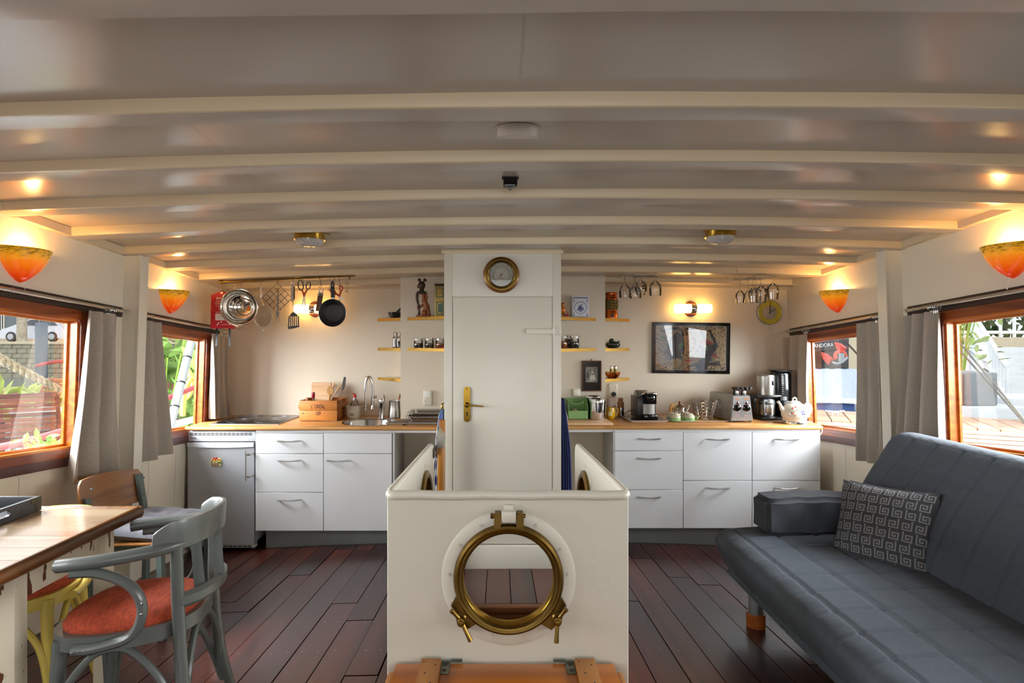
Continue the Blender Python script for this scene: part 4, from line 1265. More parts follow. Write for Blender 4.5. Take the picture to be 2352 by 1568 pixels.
# wood-handled opener
op = thing('bottle_opener', 'bottle opener with long dark wooden handle, left of the frying pan', 'opener', tuple(q(735, 715)))
M = T(*q(735, 685, -.012)) @ FACE @ RZ(-8.5)
bm = new(); prism(bm, rrect(.034, .128, .003, 2, 0, -.032), .014, M); obj('wooden_handle', bm, wood('opener wood', '#3b2118', '#5b3626', .5, 2, 20, .02), op)
bm = new(); annulus(bm, rrect(.018, .019, .004, 3, 0, .054), rrect(.034, .034, .002, 3, 0, .052), .004, M); prism(bm, rrect(.034, .012, .001, 1, 0, .034), .004, M); prism(bm, [(-.005, .046), (.005, .046), (.003, .052), (-.003, .052)], .004, M); obj('steel_head', bm, m_silver, op)
bm = new()
for x in (-.009, .009): lathe(bm, [(0, .001), (.003, .0), (.0035, -.001)], 8, M @ T(x, .022, .008))
obj('rivets', bm, m_silver, op)
# garlic press
gp = thing('can_key', 'small steel crown-cap lifter behind the pan handle', 'opener', tuple(q(757, 665)))
bm = new()
M = T(*q(757.5, 655, .012)) @ FACE
tube(bm, [M @ Vector((.0, .055, 0)), M @ Vector((.001, .015, 0))], .004, 8, sy=.6)
tube(bm, [M @ Vector((.014 + .012 * math.cos(a), .0 + .010 * math.sin(a), 0)) for a in [2 * PI * i / 16 for i in range(16)]], .003, 8, closed=True)
tube(bm, [M @ Vector((.006, -.004, 0)), M @ Vector((-.004, -.02, 0)), M @ Vector((-.013, -.041, 0))], [.004, .005, .0055], 8, sy=.6)
obj('body', bm, m_silver, gp)
# frying pan
pan = thing('frying_pan', 'black non-stick frying pan hanging by its handle in front of the wall lamp', 'pan', tuple(q(767, 750)))
c = q(767, 719, -.015); M = T(*c) @ FACE
bm = new(); lathe(bm, [(0, .0), (.062, .0), (.066, .002), (.086, .026), (.0985, .040), (.100, .041)], 56, M); obj('inner_surface', bm, mat('nonstick coating', '#1a1a1c', .42, bump=.2, bs=300), pan, smooth=60)
bm = new(); lathe(bm, [(.100, .041), (.1015, .040), (.098, .034), (.078, .006), (.066, -.004), (0, -.004)], 56, M); obj('shell', bm, m_silver, pan, smooth=60)
bm = new(); prism(bm, rrect(.023, .018, .002, 2, .001, .106), .010, M @ T(0, 0, .030)); obj('ferrule', bm, m_silver, pan)
bm = new()
HP = [(0, .113), (-.001, .14), (-.001, .17), (-.001, .200), (-.001, .224), (-.001, .238)]
L_ = [(-.0125, .112), (-.0125, .135), (-.012, .165), (-.0125, .19), (-.0105, .215), (-.005, .229)]
R_ = [(.0135, .112), (.0135, .135), (.012, .165), (.0115, .19), (.0085, .215), (.003, .229)]
strip(bm, L_[:4], R_[:4], .016, M @ T(0, 0, .028)); annulus(bm, [(-.0005 + .005 * math.cos(a), .204 + .016 * math.sin(a)) for a in [2 * PI * i / 20 for i in range(20)]], [(-.0005 + .0118 * math.cos(a), .207 + .026 * math.sin(a)) for a in [2 * PI * i / 20 for i in range(20)]], .016, M @ T(0, 0, .028))
obj('handle', bm, m_black, pan)
# key on a cord
ky = thing('key_on_cord', 'loop of green cord with a small key at the right end of the rail', 'key', tuple(q(797, 672)))
bm = new(); c = q(797.5, 658)
tube(bm, [Vector((c.x + .009 * math.cos(a), c.y, c.z + .030 * math.sin(a))) for a in [2 * PI * i / 24 for i in range(24)]], .0013, 6, closed=True); ball(bm, tuple(q(793.5, 650)), .003, 8); obj('cord', bm, mat('green cord', '#2f5b3a', .7), ky)
bm = new(); c = q(796.5, 669)
tube(bm, [Vector((c.x - .006 + .006 * math.cos(a), c.y, c.z + .005 * math.sin(a))) for a in [2 * PI * i / 14 for i in range(14)]], .0018, 6, closed=True); tube(bm, [c, c + Vector((.011, 0, -.010))], .0024, 6); box(bm, tuple(c + Vector((.008, 0, -.003))), (.007, .002, .004)); obj('key', bm, mat('dull key', '#77736c', .4, .9), ky)
# ------------------------------------------------------------------ brass edged corner shelves
m_shelf = mat('shelf board', '#cfc6b4', .5)
m_edge = mat('brass shelf edge', '#8c6a2c', .42, .85, var=.2, vs=60, stretch=(1, 8, 8))
def shelf(label, kind, py, bins):
 # kind: 'ol' back wall left of the shaft, 'or' right of it, 'il' shaft face left of the column, 'ir' right
 if kind == 'ol': a, b, c = (at(868, 0, 4.60), at(921, 0, 4.42), Vector((-.779, Y1, 0)))
 if kind == 'or': a, b, c = (at(1445.5, 0, 4.60), at(1389, 0, 4.42), Vector((.841, Y1, 0)))
 if kind == 'il': a, b, c = (at(937, 0, 4.405), Vector((CX0, 4.06, 0)), Vector((CX0, 4.41, 0)))
 if kind == 'ir': a, b, c = (at(1368, 0, 4.405), Vector((CX1, 4.06, 0)), Vector((CX1, 4.41, 0)))
 d = 4.55 if kind[0] == 'o' else 4.38
 z = EYE - (py - 780) * d / 1280
 if kind[0] == 'o': c.x += -.001 if kind == 'ol' else .001
 t = thing('corner_shelf', label, 'shelf', (c.x, c.y, z - .02), group='brass-edged corner shelves')
 bm = new()
 A, B, C = [(p.x, p.y) for p in (a, b, c)]
 pts = [A, B, C]
 if kind == 'ol': pts = [(A[0], 4.618), A, B, (-.780, 4.42), (-.780, 4.618)]
 if kind == 'or': pts = [(A[0], 4.618), A, B, (.842, 4.42), (.842, 4.618)]
 prism(bm, pts, .020, T(0, 0, z - .010)); obj('board', bm, m_shelf, t)
 bm = new()
 u = Vector((B[0] - A[0], B[1] - A[1], 0)); n = Vector((u.y, -u.x, 0)).normalized()
 if n.y > 0: n = -n
 L = u.length
 M = Matrix(((u.x / L, 0, n.x, A[0] + n.x * .002), (u.y / L, 0, n.y, A[1] + n.y * .002), (0, 1, 0, z - .011), (0, 0, 0, 1)))
 box(bm, (L / 2, 0, 0), (L, .024, .003), M=M); e = obj('brass_edge', bm, m_edge, t)
 bm = new()
 for k in (.12, .42, .72, .93): lathe(bm, [(0, .001), (.002, .001), (.003, 0)], 6, M @ T(L * k, .002, .0015))
 obj('screws', bm, m_batten, e, kind='stuff')
 return z
SZ = {}
for kind, side, pys in (('ol', 'on the back wall left of the shaft', (731, 799, 867)), ('il', 'between the shaft and the left side of the column', (729, 799)), ('ir', 'between the shaft and the right side of the column', (730, 799.5)), ('or', 'on the back wall right of the shaft', (732, 799.5, 868))):
 for i, py in enumerate(pys):
  nm = ('top', 'middle' if len(pys) == 3 else 'lower', 'lowest')[i]
  SZ[kind, i] = shelf('%s brass-edged corner shelf %s' % (nm, side), kind, py, 0)
def on(px, d, z): p = at(px, 780, d); return Vector((p.x, d, z))
# ornaments, left
z = SZ['ol', 0]; c = on(908, 4.52, z)
mo = thing('mortar', 'black stone mortar and pestle on the top left shelf', 'mortar', tuple(c))
m_stone = mat('black soapstone', '#23211f', .3, var=.2)
bm = new(); lathe(bm, [(0, 0), (.034, 0), (.045, .012), (.060, .045), (.058, .048), (.052, .046), (.038, .014), (0, .010)], 24, T(*c)); obj('bowl', bm, m_stone, mo)
bm = new(); tube(bm, [c + Vector((-.015, 0, .02)), c + Vector((.02, 0, .055)), c + Vector((.07, .0, .098))], [.011, .009, .013], 10); obj('pestle', bm, m_stone, mo)
z = SZ['ol', 1]
m_salt = mat('white salt', '#e9e6df', .8, bump=.3, bs=300); m_pep = mat('peppercorns', '#2e211b', .7, bump=.6, bs=250, var=.4, vs=200)
for k, (px, mm, nm) in enumerate(((907.5, m_salt, 'clear glass mill filled with white salt, middle left shelf'), (916, m_pep, 'clear glass mill filled with dark peppercorns, middle left shelf'))):
 c = on(px, 4.52, z)
 t = thing('spice_mill', nm, 'mill', tuple(c), group='two glass mills on the left shelf')
 bm = new(); lathe(bm, [(0, 0), (.020, 0), (.021, .004), (.016, .010), (.0165, .075), (.018, .085), (.012, .092), (.014, .108), (.0155, .118), (.011, .128), (0, .131)], 16, T(*c)); obj('glass_body', bm, m_glass, t)
 bm = new(); lathe(bm, [(0, .011), (.0145, .011), (.0145, .055 if k else .068), (0, .057 if k else .07)], 14, T(*c)); obj('filling', bm, mm, t)
 bm = new(); ball(bm, tuple(c + Vector((0, 0, .137))), .006, 10); obj('knob', bm, m_chrome, t)
# carved figure
z = SZ['il', 0]; c = on(970, 4.27, z)
m_carv = wood('carved dark wood', '#1f120c', '#4e2a14', .4, 2, 14, .03); m_carvl = wood('carved orange wood', '#5f2f10', '#a45a20', .4, 2, 14, .03)
K = 4.27 / 1280
st = thing('carved_figure', 'tall carved wooden statuette with two hair buns, on the top inner shelf', 'statuette', tuple(c))
p = lambda px, py, dy=0: Vector((c.x + (px - 970) * K, c.y + dy, z + (728 - py) * K))
bm = new(); prism(bm, rrect(30 * K, .06, .01, 3), .012, T(c.x + 1 * K, c.y, z + .006)); bmesh.ops.bevel(bm, geom=list(bm.edges), offset=.003, segments=1, affect='EDGES'); obj('base', bm, m_carvl, st)
bm = new()
ball(bm, tuple(p(968.5, 655.5)), .030, 16, .95, 1, 1.12); ball(bm, tuple(p(961.5, 659)), .012, 10, 1, .9, .8); ball(bm, tuple(p(960.0, 655.5)), .0055, 8); ball(bm, tuple(p(963, 643, 0)), .014, 10, 1, 1, .9); ball(bm, tuple(p(976, 643.5, 0)), .0145, 10, 1, 1, .9)
tube(bm, [p(969, 663), p(968, 672)], [.015, .021], 10)
obj('head', bm, m_carv, st, smooth=70)
bm = new()
tube(bm, cr([p(958, 673), p(968, 671.5), p(979, 673.5)], 4), [.012, .015, .013], 10, sx=1.2)
tube(bm, cr([p(958.5, 673), p(958, 686), p(961, 700), p(963.5, 703)], 4), [.011, .010, .009, .010], 8)
tube(bm, cr([p(964, 700), p(961, 706), p(963, 716), p(962, 727)], 4), [.010, .011, .010, .012], 8)
obj('dark_limbs', bm, m_carv, st, smooth=70)
bm = new()
tube(bm, cr([p(978, 674), p(979.5, 686), p(972, 690), p(971, 694)], 4), [.010, .011, .009, .008], 8)
tube(bm, cr([p(972, 675), p(974.5, 688), p(978, 700), p(980, 712)], 4), [.012, .018, .020, .021], 10)
tube(bm, cr([p(980, 698), p(972, 700), p(964, 707)], 4), [.011, .010, .009], 8)
tube(bm, cr([p(982, 700), p(984, 714), p(985, 727)], 4), [.014, .015, .016], 8)
ball(bm, tuple(p(975, 718)), .022, 12, 1, 1, 1.2); ball(bm, tuple(p(972.5, 722)), .016, 10)
obj('body', bm, m_carvl, st, smooth=70)
# antique gold and green tin
c = on(1009.5, 4.26, SZ['il', 0])
m_tin = mat('gilt tin', '#a58a49', .42, .5, var=.35, vs=120)
tn = thing('tin', 'gold and green patterned tall tin, half hidden by the column', 'tin', tuple(c))
bm = new(); box2(bm, (c.x - .035, c.y - .03, c.z), (c.x + .04, c.y + .03, c.z + .235), .006); obj('body', bm, m_tin, tn)
bm = new(); box2(bm, (c.x - .037, c.y - .032, c.z + .235), (c.x + .042, c.y + .032, c.z + .252), .007); obj('lid', bm, mat('dark bronze', '#3e3020', .35, .6), tn)
bm = new(); MM = T(c.x, c.y - .0305, c.z) @ FACE
mg_ = mat('enamel green', '#2f5a48', .35, var=.3, vs=60)
for (a, b, w, h) in ((.004, .185, .056, .08), (.004, .065, .056, .10)):
 annulus(bm, rrect(w - .016, h - .016, .002, 1, a, b), rrect(w, h, .003, 1, a, b), .002, MM)
obj('green_panels', bm, mg_, tn, kind='stuff')
bm = new(); prism(bm, rrect(.030, .062, .002, 1, .008, .066), .0016, MM); obj('green_inlay', bm, mg_, tn)
# spice jars left
def jar(label, px, d, z, r, h, mm, fill=.6, group=None, tone=m_silver):
 c = on(px, d, z)
 t = thing('clip_jar', label, 'jar', tuple(c), group=group)
 bm = new(); lathe(bm, [(0, .001), (r * .85, .001), (r, .012), (r, h * .58), (r * .88, h * .74), (r * .88, h * .82)], 24, T(*c)); obj('glass_body', bm, m_glass, t)
 bm = new(); lathe(bm, [(0, .004), (r * .86, .004), (r * .93, .014), (r * .93, h * fill), (r * .5, h * (fill + .05)), (0, h * (fill + .06))], 20, T(*c)); obj('filling', bm, mm, t)
 bm = new(); lathe(bm, [(r * .93, h * .86), (r * .96, h * .9), (r * .95, h * .98), (r * .8, h), (0, h)], 24, T(*c)); obj('glass_lid', bm, m_glass, t)
 bm = new()
 for zz in (h * .80, h * .88): tube(bm, [c + Vector((r * .93 * math.cos(a), r * .93 * math.sin(a), zz)) for a in [2 * PI * i / 20 for i in range(20)]], .0013, 5, closed=True)
 tube(bm, cr([c + Vector((-r * .93, 0, h * .8)), c + Vector((-r * 1.15, 0, h * .74)), c + Vector((-r * 1.12, 0, h * .9)), c + Vector((-r * .93, 0, h * .9))], 3), .0014, 5)
 tube(bm, cr([c + Vector((r * .93, 0, h * .8)), c + Vector((r * 1.15, -.004, h * .76)), c + Vector((r * 1.1, 0, h * .92)), c + Vector((r * .93, 0, h * .9))], 3), .0014, 5)
 obj('wire_clip', bm, tone, t)
 bm = new(); lathe(bm, [(r * .9, h * .825), (r * .93, h * .84), (r * .9, h * .855)], 20, T(*c)); obj('seal', bm, mat('rubber seal', '#c4bda9', .6), t)
 return c
m_herb = mat('dried herbs', '#4a3f24', .9, var=.5, vs=200, bump=.8, bs=250); m_spi = mat('dark spice', '#3a2f20', .9, var=.5, vs=200, bump=.8, bs=250); m_cur = mat('curry powder', '#a5561a', .9, var=.3, vs=150, bump=.4, bs=200)
m_dot = mat('jar print', '#e4ded0', .5)
for px, mm, lb, wd in ((961, m_spi, 'small clip jar of dark herbs, leftmost on the lower inner shelf', 'Thym'), (986, m_herb, 'small clip jar of green-brown herbs, middle of the three', 'Basil'), (1011, m_cur, 'small clip jar of orange spice next to the column', 'Curry')):
 c = jar(lb, px, 4.25, SZ['il', 1], .036, .078, mm, .46, 'three small herb jars on the lower inner shelf')
c = on(1022, 4.2, SZ['il', 1])
bm = new(); box2(bm, (c.x - .018, c.y - .09, c.z), (c.x + .022, c.y - .05, c.z + .012), .004); solo('lid', bm, m_red, 'small red lid beside the orange spice jar, against the column', 'lid')
# outlet and switch
def wall_fit(name, label, cat, px, py, w, h, y, parts_):
 c = at(px, py, y)
 t = thing(name, label, cat, (c.x, y, c.z))
 bm = new(); box(bm, (c.x, y - .008, c.z), (w, .016, h), .004); obj('plate', bm, m_cream, t)
 for (kind, dz) in parts_:
  if kind == 'sw':
   bm = new(); box(bm, (c.x, y - .018, c.z + dz), (w * .78, .008, w * .72), .002, ); obj('rocker', bm, m_white, t)
  else:
   bm = new(); lathe(bm, [(.021, 0), (.022, .002), (.0235, .002), (.0235, 0)], 24, T(c.x, y - .0155, c.z + dz) @ FACE); lathe(bm, [(0, .0006), (.021, .0006)], 20, T(c.x, y - .0155, c.z + dz) @ FACE); s = obj('socket', bm, m_cream, t)
   bm = new()
   for xx in (-.0095, .0095): prism(bm, circ(xx, 0, .0028, 8), .0015, T(c.x, y - .0168, c.z + dz) @ FACE)
   for zz in (.019, -.019): box(bm, (c.x, y - .0168, c.z + dz + zz), (.004, .001, .004))
   obj('pin_holes', bm, m_dark, s, kind='stuff')
 return t, c
wall_fit('wall_socket', 'cream light switch over a socket, on the wall above the steel trays', 'socket', 982.5, 913, .068, .118, 4.409, (('sw', .028), ('so', -.026)))
wall_fit('light_switch', 'single cream light switch above the green bin', 'switch', 1324, 901, .062, .062, 4.409, (('sw', 0),))
so, c = wall_fit('wall_socket', 'cream double socket with a black plug, under the right brass shelves', 'socket', 1408, 896, .075, .110, 4.619, (('so', .026), ('so', -.026)))
bm = new(); lathe(bm, [(0, 0), (.018, 0), (.0185, .02), (.014, .028), (0, .028)], 18, T(c.x, c.y - .018, c.z - .030) @ FACE)
solo('plug', bm, m_black, 'black plug in the lower hole of the cream double socket', 'plug')
# crate with kitchen tools
m_crate = wood('crate pine', '#a5621f', '#c9823a', .5, 0, 10, .08); m_crated = wood('crate dark edge', '#8c5220', '#b8742f', .55, 1, 10, .1)
cr0, cr1 = at(687, 957, 4.27), at(774, 909, 4.27)
X0, X1, Y0c, Y1c, Z0, Z1 = cr0.x, cr1.x, 4.27, 4.54, WT, WT + .158
ct = thing('wooden_crate', 'small pine crate with black stencilled lettering, holding kitchen tools', 'crate', ((X0 + X1) / 2, (Y0c + Y1c) / 2, Z0))
for i, (a, b) in enumerate(((.010, .083), (.085, .158))):
 bm = new(); box2(bm, (X0, Y0c, Z0 + a), (X1, Y0c + .012, Z0 + b), .003); obj('front_board', bm, m_crate, ct)
 bm = new(); box2(bm, (X0, Y1c - .012, Z0 + a), (X1, Y1c, Z0 + b), .003); obj('back_board', bm, m_crate, ct)
 for x in (X0, X1 - .012):
  bm = new(); box2(bm, (x, Y0c + .0125, Z0 + a), (x + .012, Y1c - .0125, Z0 + b), .003); obj('end_board', bm, m_crated, ct)
for x, s in ((X0 - .012, 1), (X1, 1)):
 bm = new(); box2(bm, (x, Y0c + .012, Z0 + .098), (x + .012, Y1c - .012, Z0 + .128), .003); obj('carry_batten', bm, m_crated, ct)
 for yy in (Y0c + .05, Y1c - .08):
  bm = new(); box2(bm, (x + (.002 if x < X0 else 0), yy, Z0 + .012), (x + .010, yy + .03, Z0 + .157), .002); obj('end_cleat', bm, m_crated, ct)
bm = new(); box2(bm, (X0 + .002, Y0c + .002, Z0 + .004), (X1 - .002, Y1c - .002, Z0 + .0098)); obj('bottom', bm, m_crated, ct)
for x in (X0 + .03, X1 - .07):
 bm = new(); box2(bm, (x, Y0c + .01, Z0), (x + .05, Y1c - .01, Z0 + .004)); obj('foot', bm, m_crated, ct)
m_ink = mat('black stencil ink', '#17120f', .7)
MM = T((X0 + X1) / 2, Y0c - .0006, Z0 + .112) @ FACE
bm = new(); text_bm("L' ORÉAL", .044, .0003, .62, MM, 'CENTER', bm); text_bm('169', .044, .0003, .62, T(0, 0, -.052) @ MM, 'CENTER', bm); obj('stencil_lettering', bm, m_ink, ct)
bm = new()
for x in (X0 + .008, X1 - .010):
 for dz in (.025, .062, .10, .14): box(bm, (x, Y0c - .0005, Z0 + dz), (.006, .001, .0025))
obj('nail_heads', bm, m_ink, ct, kind='stuff')
bm = new(); prism(bm, circ(X0 + .03 - (X0 + X1) / 2, -.05, .006, 10, .0045), .0008, MM); obj('knot', bm, mat('wood knot', '#6b3a18', .6), ct)
def inside(px, py, d): return at(px, py, d)
# chopping board standing in the crate
bm = new(); a, b = at(716, 930, 4.50), at(761, 878, 4.50)
prism(bm, rrect(b.x - a.x, .235, .012, 4), .018, T((a.x + b.x) / 2, 4.505, b.z - .1175) @ FACE @ RX(0)); bmesh.ops.bevel(bm, geom=[e for e in bm.edges if e.calc_face_angle(0) > 1], offset=.003, segments=1, affect='EDGES')
solo('chopping_board', bm, m_board, 'light beech chopping board standing upright in the crate', 'chopping board')
t = thing('pepper_bottle', 'small bottle with dark red cap in the crate, left of the board', 'bottle', tuple(at(719, 905, 4.40)))
c = on(719.5, 4.40, WT + .012)
bm = new(); lathe(bm, [(0, 0), (.024, 0), (.024, .11), (.012, .14), (.011, .152), (0, .152)], 16, T(*c)); obj('glass_body', bm, m_glass, t)
bm = new(); lathe(bm, [(0, .150), (.0115, .150), (.0125, .17), (.0135, .172), (.0135, .196), (.012, .199), (0, .199)], 18, T(*c)); obj('cap', bm, mat('dark red cap', '#8e1a2a', .35), t)
bm = new(); c = on(707, 4.36, 0); lathe(bm, [(0, .0), (.018, .0), (.02, .01), (.017, .016), (.017, .024), (0, .024)], 14, T(c.x, c.y, WT + .148)); tube(bm, [(c.x, c.y, WT + .012), (c.x, c.y, WT + .15)], .012, 8)
solo('rolling_pin', bm, m_crated, 'short wooden roller handle at the left end of the crate', 'kitchen tool')
m_spw = wood('tool wood', '#a8763c', '#c9975a', .5, 2, 16, .05)
t = thing('wooden_spoon', 'wooden straining spoon with a round hole, standing in the crate', 'spoon', tuple(at(758, 905, 4.35)))
M = T(*at(758.5, 896, 4.36)) @ FACE @ RZ(-3)
bm = new(); annulus(bm, circ(0, 0, .0085, 20), [(.027 * math.sin(a) * (1 - .12 * math.cos(a)) * -1, .036 * math.cos(a)) for a in [2 * PI * i / 20 - PI / 2 for i in range(20)]][::1], .009, M)
tube(bm, [(-.002, -.034, 0), (-.004, -.13, 0)], .008, 8, M=M); obj('spoon_body', bm, m_spw, t)
bm = new(); tube(bm, cr([at(757, 910, 4.42), at(764, 893, 4.42), at(768.5, 877, 4.42)], 3), [.006, .007, .0085, .0095, .009, .006, .003], 8, sx=.5)
solo('wooden_fork', bm, m_spw, 'thin wooden fork handle rising behind the straining spoon', 'kitchen tool', base=tuple(at(757, 910, 4.42)))
t = thing('whisk', 'small wire whisk among the wooden tools in the crate', 'whisk', tuple(at(766, 900, 4.44)))
for k in range(5):
 bm = new(); a = k * PI / 5
 o_ = Vector((math.cos(a), math.sin(a), 0)) * .016
 b0 = at(763, 912, 4.45); tp = at(772, 883, 4.45)
 u = (tp - b0)
 tube(bm, cr([b0, b0 + u * .35 + o_ * .8, b0 + u * .75 + o_, tp, b0 + u * .75 - o_, b0 + u * .35 - o_ * .8, b0], 4), .0009, 5); obj('wire', bm, m_silver, t)
bm = new(); tube(bm, [at(763, 912, 4.45), at(759, 930, 4.45)], .004, 6); obj('handle', bm, m_silver, t)
bm = new(); tube(bm, cr([at(764, 912, 4.30), at(774, 896, 4.31), at(784.5, 881, 4.32)], 3), [.004, .0055, .007, .008, .008, .006, .003], 8, sx=.6, up=(0, 1, 0))
solo('wooden_spatula', bm, mat('pale tool wood', '#d3b184', .5), 'pale wooden stirring stick leaning right in the crate', 'kitchen tool', base=tuple(at(764, 912, 4.30)))
t = thing('spatula', 'dark grey silicone spatula leaning out of the crate, right side', 'spatula', tuple(at(776, 910, 4.36)))
bm = new(); tube(bm, cr([at(775, 911, 4.36), at(783, 897, 4.36)], 3), .003, 6); obj('stem', bm, m_silver, t)
bm = new(); M = FACE.copy()
prism(bm, [((px - 788) * U, -(py - 880) * U) for px, py in ((784.5, 897), (786.5, 880), (789.5, 865), (793.5, 864), (795.5, 867), (793, 884), (790.5, 893), (786, 898))], .006, T(*at(788, 880, 4.36)) @ FACE); bmesh.ops.bevel(bm, geom=list(bm.edges), offset=.0018, segments=1, affect='EDGES'); obj('blade', bm, mat('slate silicone', '#3f403c', .6), t)
# caddy SEL with washing-up bottle
m_ceramic = mat('cream glazed ceramic', '#d6ccb8', .22)
c = on(814, 4.46, WT)
t = thing('ceramic_caddy', 'cream ceramic pot marked SEL holding the washing-up liquid', 'pot', tuple(c))
w, dd, h = .128, .105, .098
def rlathe(bm, prof, M, n=4):       # rounded-rectangle section turned up a profile of (scale, z)
 rings = [[bm.verts.new(M @ Vector((x, y, z))) for x, y in rrect(w * s, dd * s, .032 * s, 6)] for s, z in prof]
 for a, b in zip(rings[:-1], rings[1:]):
  for i in range(len(a)):
   j = (i + 1) % len(a); bm.faces.new((a[i], a[j], b[j], b[i]))
 bm.faces.new(rings[0][::-1]); bm.faces.new(rings[-1])
bm = new(); rlathe(bm, [(.70, 0), (.78, .004), (.80, .016), (.92, .026), (.98, .05), (1, .092), (1.03, .095), (1.03, .100), (.97, .101), (.93, .05), (.86, .03)], T(*c)); obj('body', bm, m_ceramic, t)
obj('lettering', text_bm('SEL', .022, .0004, 1.05, T(c.x - .006, c.y - .0515, c.z + .034) @ FACE @ RX(-4)), m_ink, t)
cb = c + Vector((0, .012, .03))
t = thing('detergent_bottle', 'clear washing-up bottle with red cap and green liquid in the cream pot', 'bottle', tuple(cb))
bm = new(); lathe(bm, [(0, 0), (.038, 0), (.041, .01), (.041, .05), (.036, .075), (.022, .105), (.013, .12), (.012, .135)], 24, T(*cb), sy=.62); obj('bottle_body', bm, m_glass, t)
bm = new(); lathe(bm, [(0, .002), (.037, .002), (.0395, .012), (.0395, .050), (0, .050)], 24, T(*cb), sy=.6); obj('green_liquid', bm, mat('green liquid', '#0f7a2c', .1), t)
bm = new(); sheet(bm, lambda a, b: cb + Vector((.0405 * math.sin(-.8 + 1.6 * a), -.0262 * math.cos(-.8 + 1.6 * a), .012 + .060 * b * (.6 + .4 * math.sin(PI * a)))), 10, 3, .0005); obj('label_sticker', bm, mat('blue grey label', '#8f9bb0', .4), t)
bm = new(); lathe(bm, [(0, .132), (.0135, .132), (.0135, .146), (.009, .150), (.008, .156), (0, .156)], 16, T(*cb)); tube(bm, [cb + Vector((.006, 0, .153)), cb + Vector((-.012, 0, .160)), cb + Vector((-.02, 0, .158))], [.007, .006, .004], 8); obj('cap', bm, m_red, t)
# milk jug and the tool standing in it
c = on(905.5, 4.47, WT)
t = thing('steel_jug', 'brushed steel jug on the worktop, left of the boxed shaft', 'jug', tuple(c))
bm = new(); lathe(bm, [(0, 0), (.046, 0), (.050, .004), (.051, .02), (.046, .07), (.041, .128), (.043, .136), (.041, .136), (.039, .128), (.044, .07), (.048, .02), (0, .006)], 32, T(*c)); obj('body', bm, m_steel, t)
bm = new(); tube(bm, cr([c + Vector((.02, 0, .02)), c + Vector((.032, 0, .13)), c + Vector((.04, 0, .15))], 3), .0025, 6); tube(bm, [c + Vector((.04, 0, .15)), c + Vector((.05, 0, .19))], [.006, .008], 8)
solo('stirring_tool', bm, m_carvl, 'small tool with brown handle standing in the steel jug', 'kitchen tool', base=tuple(c + Vector((.02, 0, .02))))
# roll-up drainer and two steel trays
t = thing('draining_rack', 'flat draining rack of steel rods reaching over the sink', 'rack', (-.62, 4.24, WT))
for k in range(14):
 y = 4.085 + k * .022
 xs = -.86 + .22 * (k / 13) * .25
 bm = new(); tube(bm, [(-.845 + k * .0105, y, WT + .012), (-.36, y, WT + .012)], .0035, 6); obj('rod', bm, m_silver, t)
for x in (-.70, -.38):
 bm = new(); box2(bm, (x - .006, 4.075, WT), (x + .006, 4.385, WT + .0085), .001); obj('rubber_bar', bm, m_black, t)
m_pan = mat('gastro steel', '#bdb8b0', .25, 1, var=.05)
def tray_(lb, z, x0, x1):
 t = thing('steel_tray', lb, 'tray', ((x0 + x1) / 2, 4.24, z))
 bm = new()
 def rr(w, h, r, zz): return [bm.verts.new(((x0 + x1) / 2 + p[0], 4.235 + p[1], zz)) for p in rrect(w, h, r, 5)]
 W_, H_ = x1 - x0, .26
 R_ = [rr(W_ - .07, H_ - .07, .02, z), rr(W_ - .055, H_ - .055, .028, z + .008), rr(W_ - .045, H_ - .045, .034, z + .036), rr(W_ - .04, H_ - .04, .034, z + .039), rr(W_, H_, .02, z + .040), rr(W_, H_, .02, z + .042), rr(W_ - .044, H_ - .044, .034, z + .042), rr(W_ - .058, H_ - .058, .028, z + .010), rr(W_ - .075, H_ - .075, .02, z + .003)]
 for a, b in zip(R_[:-1], R_[1:]):
  for i in range(len(a)):
   j = (i + 1) % len(a); bm.faces.new((a[i], a[j], b[j], b[i]))
 bm.faces.new(R_[0][::-1]); bm.faces.new(R_[-1])
 obj('pan', bm, m_pan, t)
tray_('shallow steel tray on the draining rack, lower of the two', WT + .0165, -.70, -.353)
tray_('shallow steel tray stacked on the other, upper of the two', WT + .0165 + .026, -.685, -.351)
# ------------------------------------------------------------------ right-hand side
z = SZ['ir', 0]
c = on(1294, 4.2, z)
t = thing('wooden_toy_figure', 'round-bodied wooden toy figure with red feet, half behind the column', 'figurine', tuple(c))
bm = new(); ball(bm, tuple(c + Vector((-.004, 0, .052))), .026, 14, 1, 1, 1.15); ball(bm, tuple(c + Vector((-.006, 0, .094))), .017, 12); obj('body', bm, m_varn, t, smooth=80)
bm = new(); tube(bm, [c + Vector((0, 0, .02)), c + Vector((.016, -.02, .010))], .006, 8); ball(bm, tuple(c + Vector((.028, -.03, .016))), .012, 10, .6, 1, 1.3); obj('feet', bm, m_red, t)
# blue and white tin
m_delft = mat('blue white tin', '#c9cbd2', .25)
m_blue = mat('delft blue', '#2b3a72', .3)
a, b = at(1313, 729, 4.22), at(1352, 679, 4.22)
t = thing('tea_tin', 'square white tin with blue pattern and round picture, on the top shelf', 'tin', ((a.x + b.x) / 2, 4.25, z))
h = b.z - z
bm = new(); box2(bm, (a.x, 4.20, z), (b.x, 4.32, z + h - .012), .004); obj('body', bm, m_delft, t)
bm = new(); box2(bm, (a.x - .001, 4.199, z + h - .012), (b.x + .001, 4.321, z + h), .004); obj('lid', bm, m_delft, t)
bm = new(); MM = T((a.x + b.x) / 2, 4.1995, z + h * .43) @ FACE
annulus(bm, circ(0, 0, .044, 40), circ(0, 0, .047, 40), .0006, MM); annulus(bm, circ(0, 0, .040, 40), circ(0, 0, .0412, 40), .0006, MM)
for s in (-1, 1):
 for u in (-1, 1):
  for k in range(5): prism(bm, circ(s * (.052 - .0022 * k), u * (.058 - .006 * k) , .0035 - .0004 * k, 8), .0006, MM)
